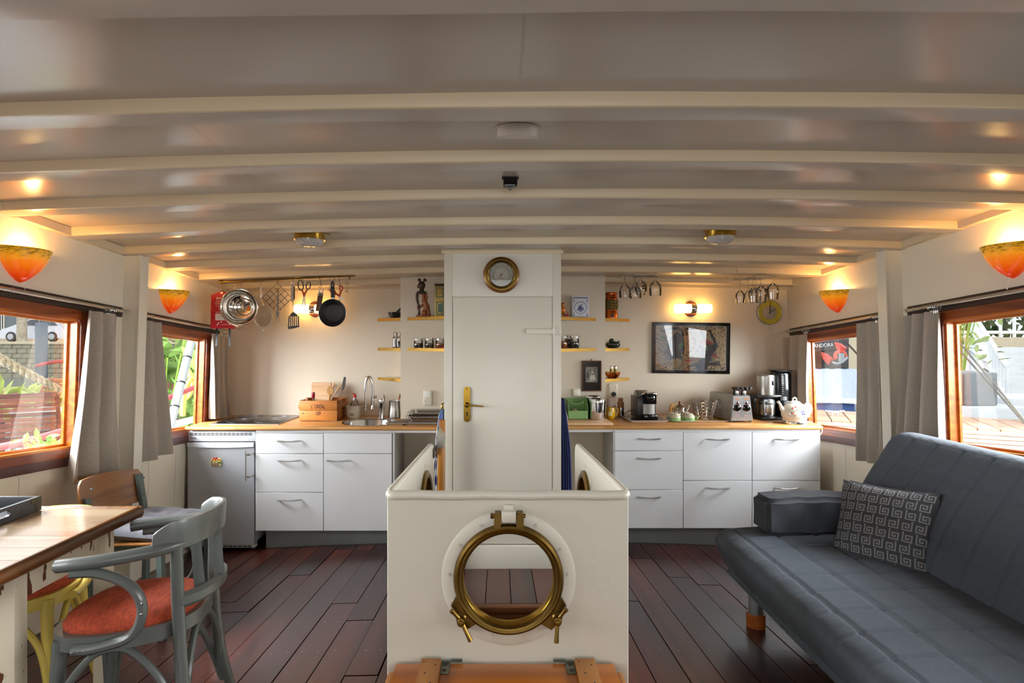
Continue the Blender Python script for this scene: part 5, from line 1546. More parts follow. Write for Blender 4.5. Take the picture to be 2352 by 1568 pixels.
for k in range(11): prism(bm, circ(-.052 + .0104 * k, .076, .0042, 6, .005), .0006, MM); prism(bm, circ(-.052 + .0104 * k, -.064, .003, 5), .0006, MM)
for (x, y, rx, ry) in ((0, 0, .012, .016), (-.014, -.002, .006, .008), (.016, -.001, .007, .006), (0, -.017, .024, .004), (-.012, .014, .008, .003), (.012, .020, .01, .003), (0, -.026, .016, .003), (.0, .02, .004, .006), (-.022, -.012, .008, .004), (.022, -.012, .008, .004)): prism(bm, circ(x, y, rx, 10, ry), .0006, MM)
annulus(bm, rrect(.112, .142, .003, 1), rrect(.115, .145, .003, 1), .0006, MM)
obj('blue_pattern', bm, m_blue, t, kind='stuff')
# jars on the lower inner right shelf
z = SZ['ir', 1]
jar('clip jar of orange-brown spice beside the column, right lower shelf', 1293, 4.22, z, .036, .10, m_cur, .5, 'clip jars on the right lower shelf')
jar('dark clip jar behind the others on the right lower shelf', 1307, 4.30, z, .036, .10, mat('dark coffee', '#141a1c', .8, bump=.5, bs=200), .66, 'clip jars on the right lower shelf')
jar('clip jar with black contents and white label, right lower shelf', 1319.5, 4.22, z, .036, .098, mat('black tea', '#16110f', .9, bump=.6, bs=200), .5, 'clip jars on the right lower shelf')
# copper lantern
z = SZ['or', 0]; c = on(1404, 4.515, z)
t = thing('copper_lantern', 'copper and brass ship lantern with ribbed glass, top right shelf', 'lantern', tuple(c))
k = 1.0
bm = new(); lathe(bm, [(0, 0), (.050, 0), (.050, .055), (.047, .062), (.047, .072), (0, .072)], 28, T(*c)); bx = obj('base', bm, m_copper, t)
bm = new(); box(bm, tuple(c + Vector((-.002, -.051, .022))), (.024, .006, .028), .002); obj('burner_door', bm, m_batten, bx)
bm = new(); lathe(bm, [(.046, .072), (.054, .082), (.049, .09), (.055, .10), (.050, .108), (.055, .118), (.050, .126), (.055, .136), (.046, .15), (0, .15)], 32, T(*c)); obj('lens', bm, mat('smoky green lens', '#6a5a2a', .08, 0, spec=.9, alpha=.85), t)
bm = new(); lathe(bm, [(.050, .15), (.052, .158), (.045, .172), (.043, .19), (.047, .192), (.047, .206), (.042, .212), (0, .213)], 28, T(*c)); obj('cap', bm, m_copper, t)
bm = new()
for a in range(0, 360, 60):
 x, y = .058 * math.cos(R(a + 20)), .058 * math.sin(R(a + 20))
 tube(bm, cr([c + Vector((x * .86, y * .86, .068)), c + Vector((x, y, .09)), c + Vector((x, y, .135)), c + Vector((x * .86, y * .86, .155))], 3), .0026, 6)
for zz in (.088, .112, .136): tube(bm, [c + Vector((.058 * math.cos(a), .058 * math.sin(a), zz)) for a in [2 * PI * i / 28 for i in range(28)]], .002, 5, closed=True)
obj('guard', bm, m_brass, t)
# dark ceramic pot
z = SZ['or', 1]; c = on(1408, 4.51, z)
m_darkgreen = mat('dark green glaze', '#232a20', .12, var=.2, vs=20)
t = thing('ceramic_pot', 'dark green glazed frog-shaped dish on the middle right shelf', 'pot', tuple(c))
bm = new(); lathe(bm, [(0, 0), (.036, 0), (.052, .018), (.058, .034), (.052, .044), (.03, .056), (0, .062)], 28, T(*c), sx=1.05, sy=.9); ball(bm, tuple(c + Vector((-.014, -.01, .062))), .020, 12, 1.1, 1, .9); ball(bm, tuple(c + Vector((.040, 0, .048))), .010, 10, 1.3, 1, 1); obj('dish', bm, m_darkgreen, t, smooth=80)
bm = new(); tube(bm, cr([c + Vector((.028, -.03, .05)), c + Vector((.046, -.02, .06)), c + Vector((.05, .004, .05))], 4), .004, 8); obj('handle', bm, m_darkgreen, t)
# copper boat dish with mills
z = SZ['or', 2]; c = on(1407, 4.50, z)
t = thing('copper_bowl', 'hammered copper bowl with raised rim on the lowest right shelf', 'bowl', tuple(c))
bm = new(); lathe(bm, [(0, 0), (.030, 0), (.044, .016), (.055, .040), (.056, .048), (.052, .046), (.042, .018), (0, .006)], 28, T(*c), sx=1.12, sy=.85); obj('bowl', bm, m_copper, t)
bm = new()
for k in range(24):
 a = 2 * PI * k / 24; box(bm, (c.x + .056 * 1.08 * math.cos(a), c.y + .055 * .82 * math.sin(a), c.z + .051), (.006, .006, .008), .001)
obj('cut_rim', bm, m_brassb, t, kind='stuff')
for px, s in ((1404, 'left'), (1413.5, 'right')):
 cc_ = on(px, 4.50, z + .012)
 tt = thing('brass_shaker', '%s one of two small silver-topped brass shakers standing in the copper bowl' % s, 'shaker', tuple(cc_), group='brass shakers in the copper bowl')
 bm = new(); lathe(bm, [(0, 0), (.0125, 0), (.0125, .068), (0, .068)], 14, T(*cc_)); obj('body', bm, m_brass, tt)
 bm = new(); lathe(bm, [(.0125, .068), (.014, .069), (.014, .088), (.012, .092), (0, .092)], 14, T(*cc_)); obj('top', bm, m_silver, tt)
# small framed photograph
ya = 4.405
a, b = at(1336, 898, ya), at(1381, 828, ya)
t = thing('framed_photograph', 'small dark framed old photograph with gilt beaded edge, on the shaft', 'picture', ((a.x + b.x) / 2, ya, a.z))
cx, cz, w, h = (a.x + b.x) / 2, (a.z + b.z) / 2, b.x - a.x, b.z - a.z
MM = T(cx, ya - .006, cz) @ FACE
bm = new(); annulus(bm, rrect(w - .018, h - .018, .001, 1), rrect(w, h, .002, 1), .014, MM); f = obj('frame', bm, mat('dark walnut', '#3a1d10', .4), t)
bm = new()
n1, n2 = 16, 26
for i in range(n1):
 for s in (-1, 1): ball(bm, (-(w / 2 - .006) + (w - .012) * i / (n1 - 1), s * (h / 2 - .006), .007), .0038, 5, M=MM)
for i in range(1, n2 - 1):
 for s in (-1, 1): ball(bm, (s * (w / 2 - .006), -(h / 2 - .006) + (h - .012) * i / (n2 - 1), .007), .0038, 5, M=MM)
obj('gilt_beads', bm, mat('old gilt', '#8e4f16', .35, .6), f, kind='stuff')
bm = new(); prism(bm, rrect(w - .018, h - .018, .001, 1), .002, MM @ T(0, 0, -.003)); obj('mount', bm, mat('black mount', '#1d1a19', .15), t)
bm = new(); prism(bm, rrect(.094, .122, .001, 1, 0, .010), .0008, MM @ T(0, 0, -.0012)); ph = obj('photo_print', bm, mat('grey photo', '#6f6a63', .2, var=.35, vs=26), t)
bm = new(); P2 = MM @ T(0, 0, -.0006)
prism(bm, [(-.018, -.03), (.03, -.034), (.026, .0), (.016, .022), (.008, .026), (-.002, .022), (-.008, .0)], .0006, P2); prism(bm, circ(.006, .034, .007, 10), .0006, P2); prism(bm, [(-.044, -.04), (.02, -.044), (.0, -.034)], .0006, P2)
obj('pale_figure', bm, mat('pale photo tone', '#b5afa4', .2), ph)
bm = new(); prism(bm, [(-.04, -.012), (-.026, -.012), (-.026, .02), (-.036, .03)], .0006, P2); prism(bm, circ(.008, .012, .012, 10, .004), .0008, P2)
obj('dark_shapes', bm, mat('dark photo tone', '#35322f', .2), ph)
bm = new(); ball(bm, (cx, ya - .004, cz + h / 2 + .008), .006, 8); tube(bm, [(cx, ya - .004, cz + h / 2 + .006), (cx, ya - .006, cz + h / 2 - .004)], .002, 6); obj('hanging_nail', bm, m_brassb, t)
# chopping board under the canisters, magazines, green bin, canisters
bm = new(); a = at(1299, 975, 4.02); b = at(1408.5, 963, 4.02); box2(bm, (.40, 4.012, WR_), (b.x, 4.36, WR_ + .018), .007)
solo('chopping_board', bm, m_board, 'thick beech chopping board lying at the front of the right worktop', 'chopping board')
ZB = WR_ + .0182
for k in range(4):
 M = T(.462 + .016 * k, 4.20 + .01 * (3 - k), ZB + .003) @ RY(-14)
 bm = new(); box2(bm, (-.0035, -.09, 0), (.0035, .09, .185 - .01 * k), .0008, M)
 solo('magazine', bm, mat('magazine edge %d' % k, ('#8d857f', '#a49c98', '#8a8285', '#b7b0ac')[k], .6), ('leftmost leaning magazine against the column', 'second leaning magazine from the column', 'third leaning magazine from the column', 'outermost leaning magazine beside the green bin')[k], 'magazine', 'magazines leaning beside the green bin')
a, b = at(1306, 959, 4.2), at(1351, 916, 4.2)
m_grn = mat('green storage plastic', '#83ad68', .4)
t = thing('storage_bin', 'small open-fronted green plastic storage bin', 'bin', ((a.x + b.x) / 2, 4.29, ZB))
x0, x1, y0, y1, hh = a.x, b.x, 4.205, 4.385, .142
bm = new()
box2(bm, (x0 + .003, y0, ZB), (x1 - .003, y0 + .003, ZB + .062)); box2(bm, (x0 + .003, y0 - .003, ZB + .058), (x1 - .003, y0 + .003, ZB + .064), .001)
box2(bm, (x0, y1 - .003, ZB), (x1, y1, ZB + hh)); box2(bm, (x0, y0, ZB), (x1, y1, ZB + .003))
for x in (x0, x1 - .003):
 prism(bm, [(y0, ZB), (y1, ZB), (y1, ZB + hh), (y0 + .045, ZB + hh), (y0 + .005, ZB + .105), (y0, ZB + .07)], .003, Matrix(((0, 0, 1, x + .0015), (1, 0, 0, 0), (0, 1, 0, 0), (0, 0, 0, 1))))
box2(bm, (x0 - .003, y0 + .04, ZB + hh - .004), (x0 + .004, y1, ZB + hh + .002)); box2(bm, (x1 - .004, y0 + .04, ZB + hh - .004), (x1 + .003, y1, ZB + hh + .002)); box2(bm, (x0, y1 - .006, ZB + hh - .006), (x1, y1 + .002, ZB + hh + .002))
tube(bm, cr([(x0 + .012, y0 + .02, ZB + hh - .006), (x0 + .03, y0 + .02, ZB + hh - .026), (x1 - .05, y0 + .02, ZB + hh - .026), (x1 - .03, y0 + .02, ZB + hh - .006)], 5), .003, 6)
obj('shell', bm, m_grn, t)
bm = new(); annulus(bm, rrect(.10, .035, .003, 2), rrect(.112, .046, .004, 2), .002, T((x0 + x1) / 2, y0 - .001, ZB + .031) @ FACE); obj('label_holder', bm, m_grn, t)
bm = new(); ball(bm, ((x0 + x1) / 2 - .02, y0 + .06, ZB + .05), .026, 12, 1, 1, .9); solo('pink_packet', bm, mat('dusty pink', '#a5857a', .6), 'round dusty pink thing inside the green bin', 'packet')
def canister(label, px, d, r, h, z, txt=None):
 c = on(px, d, z)
 t = thing('steel_canister', label, 'canister', tuple(c), group='polished steel canisters')
 bm = new(); lathe(bm, [(0, 0), (r * .93, 0), (r * .97, .006), (r * .97, h * .80), (0, h * .80)], 36, T(*c)); obj('body', bm, m_chrome, t)
 bm = new(); lathe(bm, [(r * .99, h * .78), (r * 1.01, h * .79), (r * 1.01, h * .93), (r * .97, h * .965), (r * .6, h), (0, h)], 36, T(*c)); obj('lid', bm, m_chrome, t)
 if txt:
  bm = text_bm(txt, .03, .0003, .8, T(0, 0, 0) @ FACE)
  for v in bm.verts:
   a = (v.co.x + .045) / (r); v.co = Vector((c.x + (r * .975) * math.sin(a), c.y - (r * .975) * math.cos(a), c.z + h * .42 + v.co.z))
  obj('lettering', bm, m_ink, t)
canister('large polished steel canister with lid, right of the green bin', 1372, 4.22, .063, .160, ZB, 'sugar')
canister('second polished steel canister, behind the large one', 1363, 4.345, .058, .168, ZB)
# pink mug on a jar, yellow mug, cardboard on a steel jar
c = on(1402.5, 4.44, WR_)
t = thing('glass_jar', 'clear glass jar with a wide pale pink cap, behind the yellow mug', 'jar', tuple(c))
bm = new(); lathe(bm, [(0, 0), (.026, 0), (.03, .01), (.03, .09), (.026, .1)], 20, T(*c)); obj('glass_body', bm, m_glass, t)
bm = new(); lathe(bm, [(0, .095), (.034, .095), (.034, .155), (.03, .158), (0, .158)], 24, T(*c)); obj('cap', bm, mat('pale pink plastic', '#cdb6a6', .5), t)
c = on(1403, 4.33, WR_)
t = thing('yellow_mug', 'yellow mug with white printed square, right of the steel canister', 'mug', tuple(c))
m_ym = mat('yellow glaze', '#d9ab12', .18)
bm = new(); lathe(bm, [(0, 0), (.018, 0), (.022, .004), (.034, .026), (.035, .06), (.029, .094), (.026, .094), (.031, .06), (.03, .028), (0, .008)], 28, T(*c)); obj('body', bm, m_ym, t)
bm = new(); tube(bm, cr([c + Vector((.030, 0, .084)), c + Vector((.050, 0, .086)), c + Vector((.058, 0, .066)), c + Vector((.046, 0, .034)), c + Vector((.032, 0, .022))], 5), .0045, 8); obj('handle', bm, m_ym, t)
bm = new(); sheet(bm, lambda a, b: c + Vector((.0358 * math.sin(-.75 + .9 * a), -.0358 * math.cos(-.75 + .9 * a), .030 + .032 * b)), 6, 2, .0004); obj('white_print', bm, mat('mug print', '#ece0a8', .3), t)
c = on(1425.5, 4.48, WR_)
t = thing('steel_pot', 'small steel pot with two cardboard tubes on top, by the socket', 'pot', tuple(c))
bm = new(); lathe(bm, [(0, 0), (.028, 0), (.03, .004), (.03, .078), (.0, .078)], 24, T(*c)); obj('body', bm, m_chrome, t)
m_cardb = mat('cardboard', '#a57a4e', .85)
bm = new(); lathe(bm, [(0, .079), (.027, .079), (.027, .118), (0, .118)], 24, T(*c)); solo('cardboard_tube', bm, m_cardb, 'wide cardboard tube on the small steel pot', 'tube')
bm = new(); lathe(bm, [(0, .1185), (.0185, .1185), (.0185, .15), (0, .15)], 20, T(*c)); solo('cardboard_tube', bm, m_cardb, 'narrow cardboard tube, topmost of the small stack by the socket', 'tube')
# tray with coffee pod machine
m_traypl = mat('white melamine', '#cfc6c0', .25)
c0 = at(1489, 955, 4.28)
def trayo(label, x0, x1, y0, y1, z, mm, bed=None, rr_=.02, name='serving_tray'):
 t = thing(name, label, 'tray', ((x0 + x1) / 2, (y0 + y1) / 2, z))
 bm = new(); w_, h_ = x1 - x0, y1 - y0
 def ring(s, zz, r): return [bm.verts.new(((x0 + x1) / 2 + p[0], (y0 + y1) / 2 + p[1], zz)) for p in rrect(w_ - s, h_ - s, r, 4)]
 Q = [ring(.03, z, rr_), ring(.004, z + .014, rr_), ring(0, z + .016, rr_), ring(.006, z + .017, rr_), ring(.034, z + .0035, rr_)]
 for a, b in zip(Q[:-1], Q[1:]):
  for i in range(len(a)):
   j = (i + 1) % len(a); bm.faces.new((a[i], a[j], b[j], b[i]))
 bm.faces.new(Q[0][::-1]); bm.faces.new(Q[-1]); obj('rim', bm, mm, t)
 if bed:
  bm = new(); prism(bm, rrect(w_ - .038, h_ - .038, rr_ * .9, 4), .001, T((x0 + x1) / 2, (y0 + y1) / 2, z + .0042)); obj('printed_bed', bm, bed, t)
 return t
tx0, tx1 = at(1445, 0, 4.15).x, at(1538, 0, 4.15).x
m_bed = mat('tray picture', '#4d4644', .15, var=.5, vs=14)
trayo('pale rectangular tray under the coffee pod machine', tx0, tx1, 4.15, 4.50, WR_, m_traypl, m_bed)
c = on(1484.5, 4.26, WR_ + .0052)
t = thing('coffee_pod_machine', 'black and chrome coffee pod machine standing on the pale tray', 'coffee machine', tuple(c))
Kx = 4.26 / 1280
def cp(px, py, dy=0): return Vector((c.x + (px - 1484.5) * Kx, c.y + dy, c.z + (957 - py) * Kx))
m_cm = mat('dark anodised side', '#5a5450', .35, .6)
bm = new(); a, b = cp(1463.5, 955, .0), cp(1506, 905, .2); box2(bm, (a.x, c.y + .0, a.z), (b.x, c.y + .2, b.z), .004); obj('body', bm, mat('pod machine body', '#2a2827', .3, .3), t)
for x in (a.x - .002, b.x - .002):
 bm = new(); box2(bm, (x, c.y + .02, a.z + .003), (x + .004, c.y + .20, b.z + .002), .001); sd = obj('side_panel', bm, m_cm, t)
bm = new(); prism(bm, [(p[0], p[1]) for p in [(cp(px, py).y if 0 else (px - 1484.5) * Kx, (957 - py) * Kx) for px, py in ((1476, 919), (1476, 897), (1480, 893), (1500, 893), (1504, 898), (1504, 919))]], .06, T(c.x, c.y - .015, c.z) @ FACE); obj('brew_head', bm, m_blackg, t)
bm = new(); lathe(bm, [(0, .012), (.030, .010), (.033, .002), (.033, 0)], 28, T(*cp(1491, 905.5, -.045)) @ FACE); obj('head_lens', bm, m_blackg, t, smooth=80)
bm = new(); tube(bm, cr([cp(1470, 904, .03), cp(1476, 898, -.01), cp(1488, 894.5, -.05), cp(1502, 896, -.05), cp(1507, 899, -.01), cp(1504, 905, .03)], 5), .0048, 8, sx=1.4); obj('lever', bm, m_chrome, t)
bm = new(); lathe(bm, [(0, -.045), (.045, -.045), (.047, -.04), (.047, .04), (.045, .045), (0, .045)], 28, T(*cp(1480, 905, .1)) @ RY(90)); obj('rear_dome', bm, mat('smoked tank', '#6a6460', .15), t)
bm = new()
for k in range(13):
 z_ = cp(0, 920 + 1.95 * k).z
 box2(bm, (cp(1477, 0).x, c.y - .006, z_ - .0023), (cp(1503.5, 0).x, c.y + .001, z_ + .0023), .001)
obj('front_ribs', bm, m_silver, t, kind='stuff')
bm = new(); a, b = cp(1475.5, 956), cp(1507, 943); box2(bm, (a.x, c.y - .05, a.z), (b.x, c.y, b.z), .006); lathe(bm, [(0, 0), (.04, 0), (.04, .003), (0, .003)], 24, T((a.x + b.x) / 2, c.y - .03, b.z)); obj('drip_tray', bm, m_blackg, t)
bm = new(); a = at(1462, 940, 4.33)
pl = at(1408, 902, 4.60)
tube(bm, cr([a, at(1452, 941, 4.36), at(1440, 946, 4.42), Vector((at(1430, 0, 4.56).x, 4.56, WR_ + .004)), Vector((at(1418, 0, 4.58).x, 4.585, WR_ + .02)), Vector((pl.x, 4.585, pl.z - .03)), Vector((pl.x, 4.58, pl.z))], 6), .003, 8)
solo('power_cord', bm, m_black, 'black cord from the coffee pod machine to the wall socket', 'cord', base=tuple(a))
# yellow tray with teapot, cups and wire basket
x0, x1 = at(1534, 0, 4.18).x, at(1690, 0, 4.18).x
m_yt = mat('yellow tray print', '#c99a18', .3, var=.25, vs=40)
t = thing('oval_tray', 'wide yellow patterned tray under the wire basket and cups', 'tray', ((x0 + x1) / 2, 4.32, WR_))
bm = new(); M = T((x0 + x1) / 2, 4.325, WR_)
def oring(s, zz): return [bm.verts.new(M @ Vector((p[0], p[1], zz))) for p in rrect((x1 - x0) * s, .31 * s, .10 * s, 8)]
Q = [oring(.93, 0), oring(.985, .007), oring(1, .010), oring(.99, .011), oring(.94, .003)]
for a, b in zip(Q[:-1], Q[1:]):
 for i in range(len(a)): j = (i + 1) % len(a); bm.faces.new((a[i], a[j], b[j], b[i]))
bm.faces.new(Q[0][::-1]); bm.faces.new(Q[-1]); obj('rim', bm, m_traypl, t)
bm = new(); prism(bm, rrect((x1 - x0) * .935, .31 * .93, .09, 8), .001, M @ T(0, 0, .0038)); obj('printed_bed', bm, m_yt, t)
ZT = WR_ + .0045
c = on(1561, 4.36, ZT)
t = thing('teapot', 'polished steel teapot with wooden handle and knob', 'teapot', tuple(c))
bm = new(); lathe(bm, [(0, 0), (.052, 0), (.055, .004), (.052, .04), (.044, .085), (.034, .098), (.03, .100), (0, .1)], 36, T(*c)); obj('body', bm, m_mirror, t, smooth=50)
bm = new(); lathe(bm, [(.034, .1), (.03, .108), (.015, .114), (0, .115)], 28, T(*c)); lid = obj('lid', bm, m_mirror, t)
bm = new(); ball(bm, tuple(c + Vector((0, 0, .124))), .010, 12); obj('knob', bm, m_lw, lid)
bm = new(); tube(bm, cr([c + Vector((.046, 0, .05)), c + Vector((.064, 0, .07)), c + Vector((.078, 0, .102))], 4), [.015, .013, .010, .009, .008, .007, .006, .006, .006], 10); obj('spout', bm, m_mirror, t)
bm = new(); tube(bm, cr([c + Vector((-.036, -.01, .098)), c + Vector((-.060, -.015, .104)), c + Vector((-.073, -.02, .095)), c + Vector((-.078, -.02, .06)), c + Vector((-.080, -.02, .03))], 5), [.008, .009, .010, .010, .011, .011, .011, .010, .010, .009, .008], 8, sx=.9); tube(bm, [c + Vector((-.048, 0, .075)), c + Vector((-.066, -.015, .085))], .008, 8); obj('handle', bm, wood('teapot handle wood', '#a8702c', '#cf9a50', .4, 2, 20, .02), t)
m_cupg = mat('jade glass', '#7fae72', .12); m_cupw = mat('milk glass', '#c4bfa8', .15)
for (px, d_, lb, kk) in ((1551, 4.22, 'upturned jade green milk-glass cup, left of the front pair', 0), (1583, 4.215, 'upturned jade green milk-glass cup, right of the front pair', 0), (1544, 4.27, 'upturned milk-glass cup with pale blue rim, rear left', 1), (1575, 4.30, 'upturned cream milk-glass cup behind the green pair', 2)):
 c = on(px, d_, ZT)
 t = thing('glass_cup', lb, 'cup', tuple(c), group='upturned milk-glass cups on the yellow tray')
 bm = new(); lathe(bm, [(.041, 0), (.0415, .026), (.039, .027), (.038, 0)], 28, T(*c)); obj('rim_band', bm, (m_cupg, mat('pale blue glass', '#8fa8a8', .12), m_cupw)[kk], t)
 bm = new(); lathe(bm, [(.0415, .026), (.036, .044), (.026, .052), (.025, .057), (.02, .056), (0, .054)], 28, T(*c)); obj('bowl', bm, m_cupw, t)
 if kk == 0:
  bm = new(); tube(bm, cr([c + Vector((.038, -.01, .034)), c + Vector((.055, -.016, .030)), c + Vector((.054, -.016, .014)), c + Vector((.039, -.01, .008))], 4), .004, 8); obj('handle', bm, m_cupg, t)
c = on(1618, 4.36, ZT)
t = thing('wire_basket', 'tapered chrome wire basket with two loop handles', 'basket', tuple(c))
bm = new()
for k, (r_, z_) in enumerate(((.056, .002), (.062, .022), (.070, .048), (.079, .076), (.087, .102), (.094, .126))):
 n = 32; tube(bm, [c + Vector((r_ * math.cos(2 * PI * i / n), r_ * .8 * math.sin(2 * PI * i / n), z_)) for i in range(n)], .0024 if k < 5 else .003, 6, closed=True); w_ = obj('hoop', bm, m_chrome, t); bm = new()
for a, tall in ((180, .145), (0, .138), (60, .126), (120, .126), (240, .126), (300, .126)):
 ca, sa = math.cos(R(a)), .8 * math.sin(R(a))
 if a in (0, 180):
  for dd_ in (-.010, .010): tube(bm, [c + Vector((.056 * ca, dd_, .002)), c + Vector((.099 * ca, dd_ * 1.4, tall))], .0026, 6)
  tube(bm, cr([c + Vector((.099 * ca, -.014, tall)), c + Vector((.102 * ca, 0, tall + .012)), c + Vector((.099 * ca, .014, tall))], 4), .0026, 6)
 else: tube(bm, [c + Vector((.056 * ca, .056 * sa, .002)), c + Vector((.094 * ca, .094 * sa, .126))], .002, 6)
 obj('upright', bm, m_chrome, t); bm = new()
bm.free()
# toaster
TB = T(at(1674, 0, 4.18).x, 4.18, WR_) @ RZ(0)
cx = at(1703, 0, 4.16).x
t = thing('toaster', 'long steel double toaster with two control knobs and black tong handles', 'toaster', (cx, 4.3, WR_))
ZF = WR_ + .012
m_tst = mat('toaster steel', '#a3a09c', .25, 1, var=.08, vs=6)
bm = new()
sec = [(-.080, 0), (.092, 0), (.066, .192), (-.064, .192)]
V0 = [bm.verts.new((cx + x, 4.16, ZF + z_)) for x, z_ in sec]
V1 = [bm.verts.new((cx - .05 + x * .92, 4.50, ZF + z_)) for x, z_ in sec]
bm.faces.new(V0); bm.faces.new(V1[::-1])
for i in range(4): j = (i + 1) % 4; bm.faces.new((V0[i], V1[i], V1[j], V0[j]))
bmesh.ops.bevel(bm, geom=list(bm.edges), offset=.006, segments=2, affect='EDGES')
obj('body', bm, m_tst, t)
bm = new(); FM = T(cx, 4.1595, ZF) @ FACE
prism(bm, [(-.074, .006), (.084, .006), (.062, .186), (-.060, .186)], .004, FM); pnl = obj('front_panel', bm, mat('worn panel steel', '#b4b5b7', .32, 1, var=.1, vs=10), t)
for x in (-.034, .036):
 bm = new(); lathe(bm, [(.031, 0), (.031, .003), (.028, .004)], 24, FM @ T(x, .098, 0)); obj('bezel', bm, m_chrome, pnl)
 bm = new(); lathe(bm, [(.026, 0), (.025, .012), (.021, .016), (0, .017)], 24, FM @ T(x, .098, .002)); kb = obj('knob', bm, m_blackg, t)
 bm = new(); lathe(bm, [(0, .006), (.007, .006), (.008, 0)], 12, FM @ T(x + .006, .108, .018)); obj('cap_mark', bm, m_silver, kb)
 bm = new(); lathe(bm, [(.011, 0), (.011, .004), (.008, .005)], 14, FM @ T(x * .95, .136, .002)); obj('lamp_ring', bm, m_chrome, pnl)
 bm = new(); lathe(bm, [(.008, .004), (.005, .008), (0, .009)], 12, FM @ T(x * .95, .136, .002)); obj('indicator_lamp', bm, mat('dark red lamp', '#5c1512', .1), pnl)
 for yy, mm in ((.165, mat('orange reflector label', '#b96a2c', .3)), (.038, mat('pink label', '#a3807c', .3))):
  bm = new(); prism(bm, rrect(.040, .014, .001, 1), .002, FM @ T(x, yy, .0025)); pl_ = obj('label_plate', bm, m_silver, pnl)
  bm = new()
  for e in (-.0035, .0035): prism(bm, rrect(.034, .004, .0005, 1), .001, FM @ T(x, yy + e, .0038))
  obj('label_stripes', bm, mm, pnl)
for k, x in enumerate((-.045, -.012, .022, .05)):
 bm = new(); zt = ZF + .192
 tube(bm, [(cx + x * .9, 4.20, zt + .0), (cx + x * .9 + (.0), 4.19, zt + .045)], .007, 8, sx=1.2)
 tube(bm, cr([(cx + x * .9, 4.22, zt + .048), (cx + x + .01, 4.13, zt + .055)], 3), .009, 10)
 obj('tong_handle', bm, m_black, t)
for x in (-.028, .028): bm = new(); box(bm, (cx + x, 4.18, ZF + .208), (.022, .02, .034), .003); obj('tong_bracket', bm, m_silver, t)
bm = new()
for x in (-.04, 0, .04):
 tube(bm, [(cx + x, 4.2, ZF + .196), (cx - .045 + x * .92, 4.46, ZF + .196)], .004, 6)
obj('slot_rail', bm, m_silver, t)
for x, y in ((-.07, 4.19), (.08, 4.19), (-.11, 4.47), (.02, 4.47)):
 bm = new(); lathe(bm, [(0, 0), (.009, 0), (.008, .012), (0, .012)], 10, T(cx + x, y, WR_)); obj('foot', bm, m_black, t)
# thermos coffee maker
c = on(1776, 4.36, WR_)
KK = 4.30 / 1280
t = thing('coffee_maker', 'tall black and steel filter coffee maker with thermal jug', 'coffee maker', tuple(c))
def f_(px, py): return ((px - 1776) * KK, (958 - py) * KK)
xL, xM, xR = f_(1735, 0)[0], f_(1781, 0)[0], f_(1818, 0)[0]
bm = new(); box2(bm, (c.x + xL, 4.25, WR_), (c.x + xR - .01, 4.50, WR_ + .024), .008); lathe(bm, [(0, .024), (.06, .024), (.06, .027), (0, .027)], 24, T(c.x + f_(1758, 0)[0], 4.33, WR_)); obj('base_plate', bm, m_black, t)
bm = new(); lathe(bm, [(0, 0), (.066, 0), (.067, .004), (.067, .142), (.0, .142)], 36, T(c.x + f_(1758, 0)[0], 4.355, WR_ + .190)); hd = obj('steel_head', bm, m_steel, t)
bm = new(); lathe(bm, [(.0672, 0), (.0675, .003), (.064, .012), (0, .014)], 36, T(c.x + f_(1758, 0)[0], 4.355, WR_ + .332)); obj('head_lid', bm, m_steel, hd)
bm = new(); box(bm, (c.x + f_(1765, 0)[0], 4.290, WR_ + .285), (.012, .012, .036), .004); obj('release_button', bm, m_black, hd)
bm = new(); box2(bm, (c.x + f_(1731, 0)[0], 4.31, WR_ + .165), (c.x + f_(1790, 0)[0], 4.45, WR_ + .192), .012); box2(bm, (c.x + f_(1731, 0)[0], 4.36, WR_ + .02), (c.x + f_(1736, 0)[0], 4.44, WR_ + .18), .002); box2(bm, (c.x + f_(1783, 0)[0], 4.30, WR_ + .02), (c.x + f_(1800, 0)[0], 4.45, WR_ + .18), .006); obj('filter_housing', bm, m_black, t)
bm = new(); lathe(bm, [(0, 0), (.052, 0), (.058, .01), (.058, .11), (.05, .128), (0, .13)], 36, T(c.x + f_(1759, 0)[0], 4.345, WR_ + .028)); jg = obj('thermal_jug', bm, m_steel, t)
bm = new(); lathe(bm, [(.0585, .088), (.0595, .1), (.054, .124), (.03, .134), (0, .135)], 32, T(c.x + f_(1759, 0)[0], 4.345, WR_ + .028)); obj('jug_lid', bm, mat('dark grey plastic', '#4b4c4e', .35), jg)
bm = new(); tube(bm, cr([(c.x + f_(1752, 0)[0], 4.285, WR_ + .146), (c.x + f_(1742, 0)[0], 4.268, WR_ + .148), (c.x + f_(1740, 0)[0], 4.262, WR_ + .10), (c.x + f_(1742, 0)[0], 4.268, WR_ + .046), (c.x + f_(1749, 0)[0], 4.288, WR_ + .045)], 5), .009, 8, sx=.8); obj('jug_handle', bm, mat('dark grey plastic', '#4b4c4e', .35), jg)
m_smk = mat('smoked black tank', '#17171a', .08, alpha=.93)
bm = new(); box2(bm, (c.x + xM, 4.34, WR_ + .02), (c.x + xR, 4.47, WR_ + .37), .022, seg=4); obj('water_tank', bm, m_smk, t)
bm = new(); box2(bm, (c.x + xM - .001, 4.339, WR_ + .37), (c.x + xR + .001, 4.471, WR_ + .378), .003); obj('tank_lid', bm, m_black, t)
bm = new(); box2(bm, (c.x + f_(1786, 0)[0], 4.27, WR_ + .02), (c.x + f_(1802, 0)[0], 4.335, WR_ + .15), .006); cp_ = obj('control_panel', bm, m_black, t)
bm = new()
for k in range(6): box(bm, (c.x + f_(1789.5, 0)[0], 4.2695, WR_ + .135 - .016 * k), (.010, .001, .002))
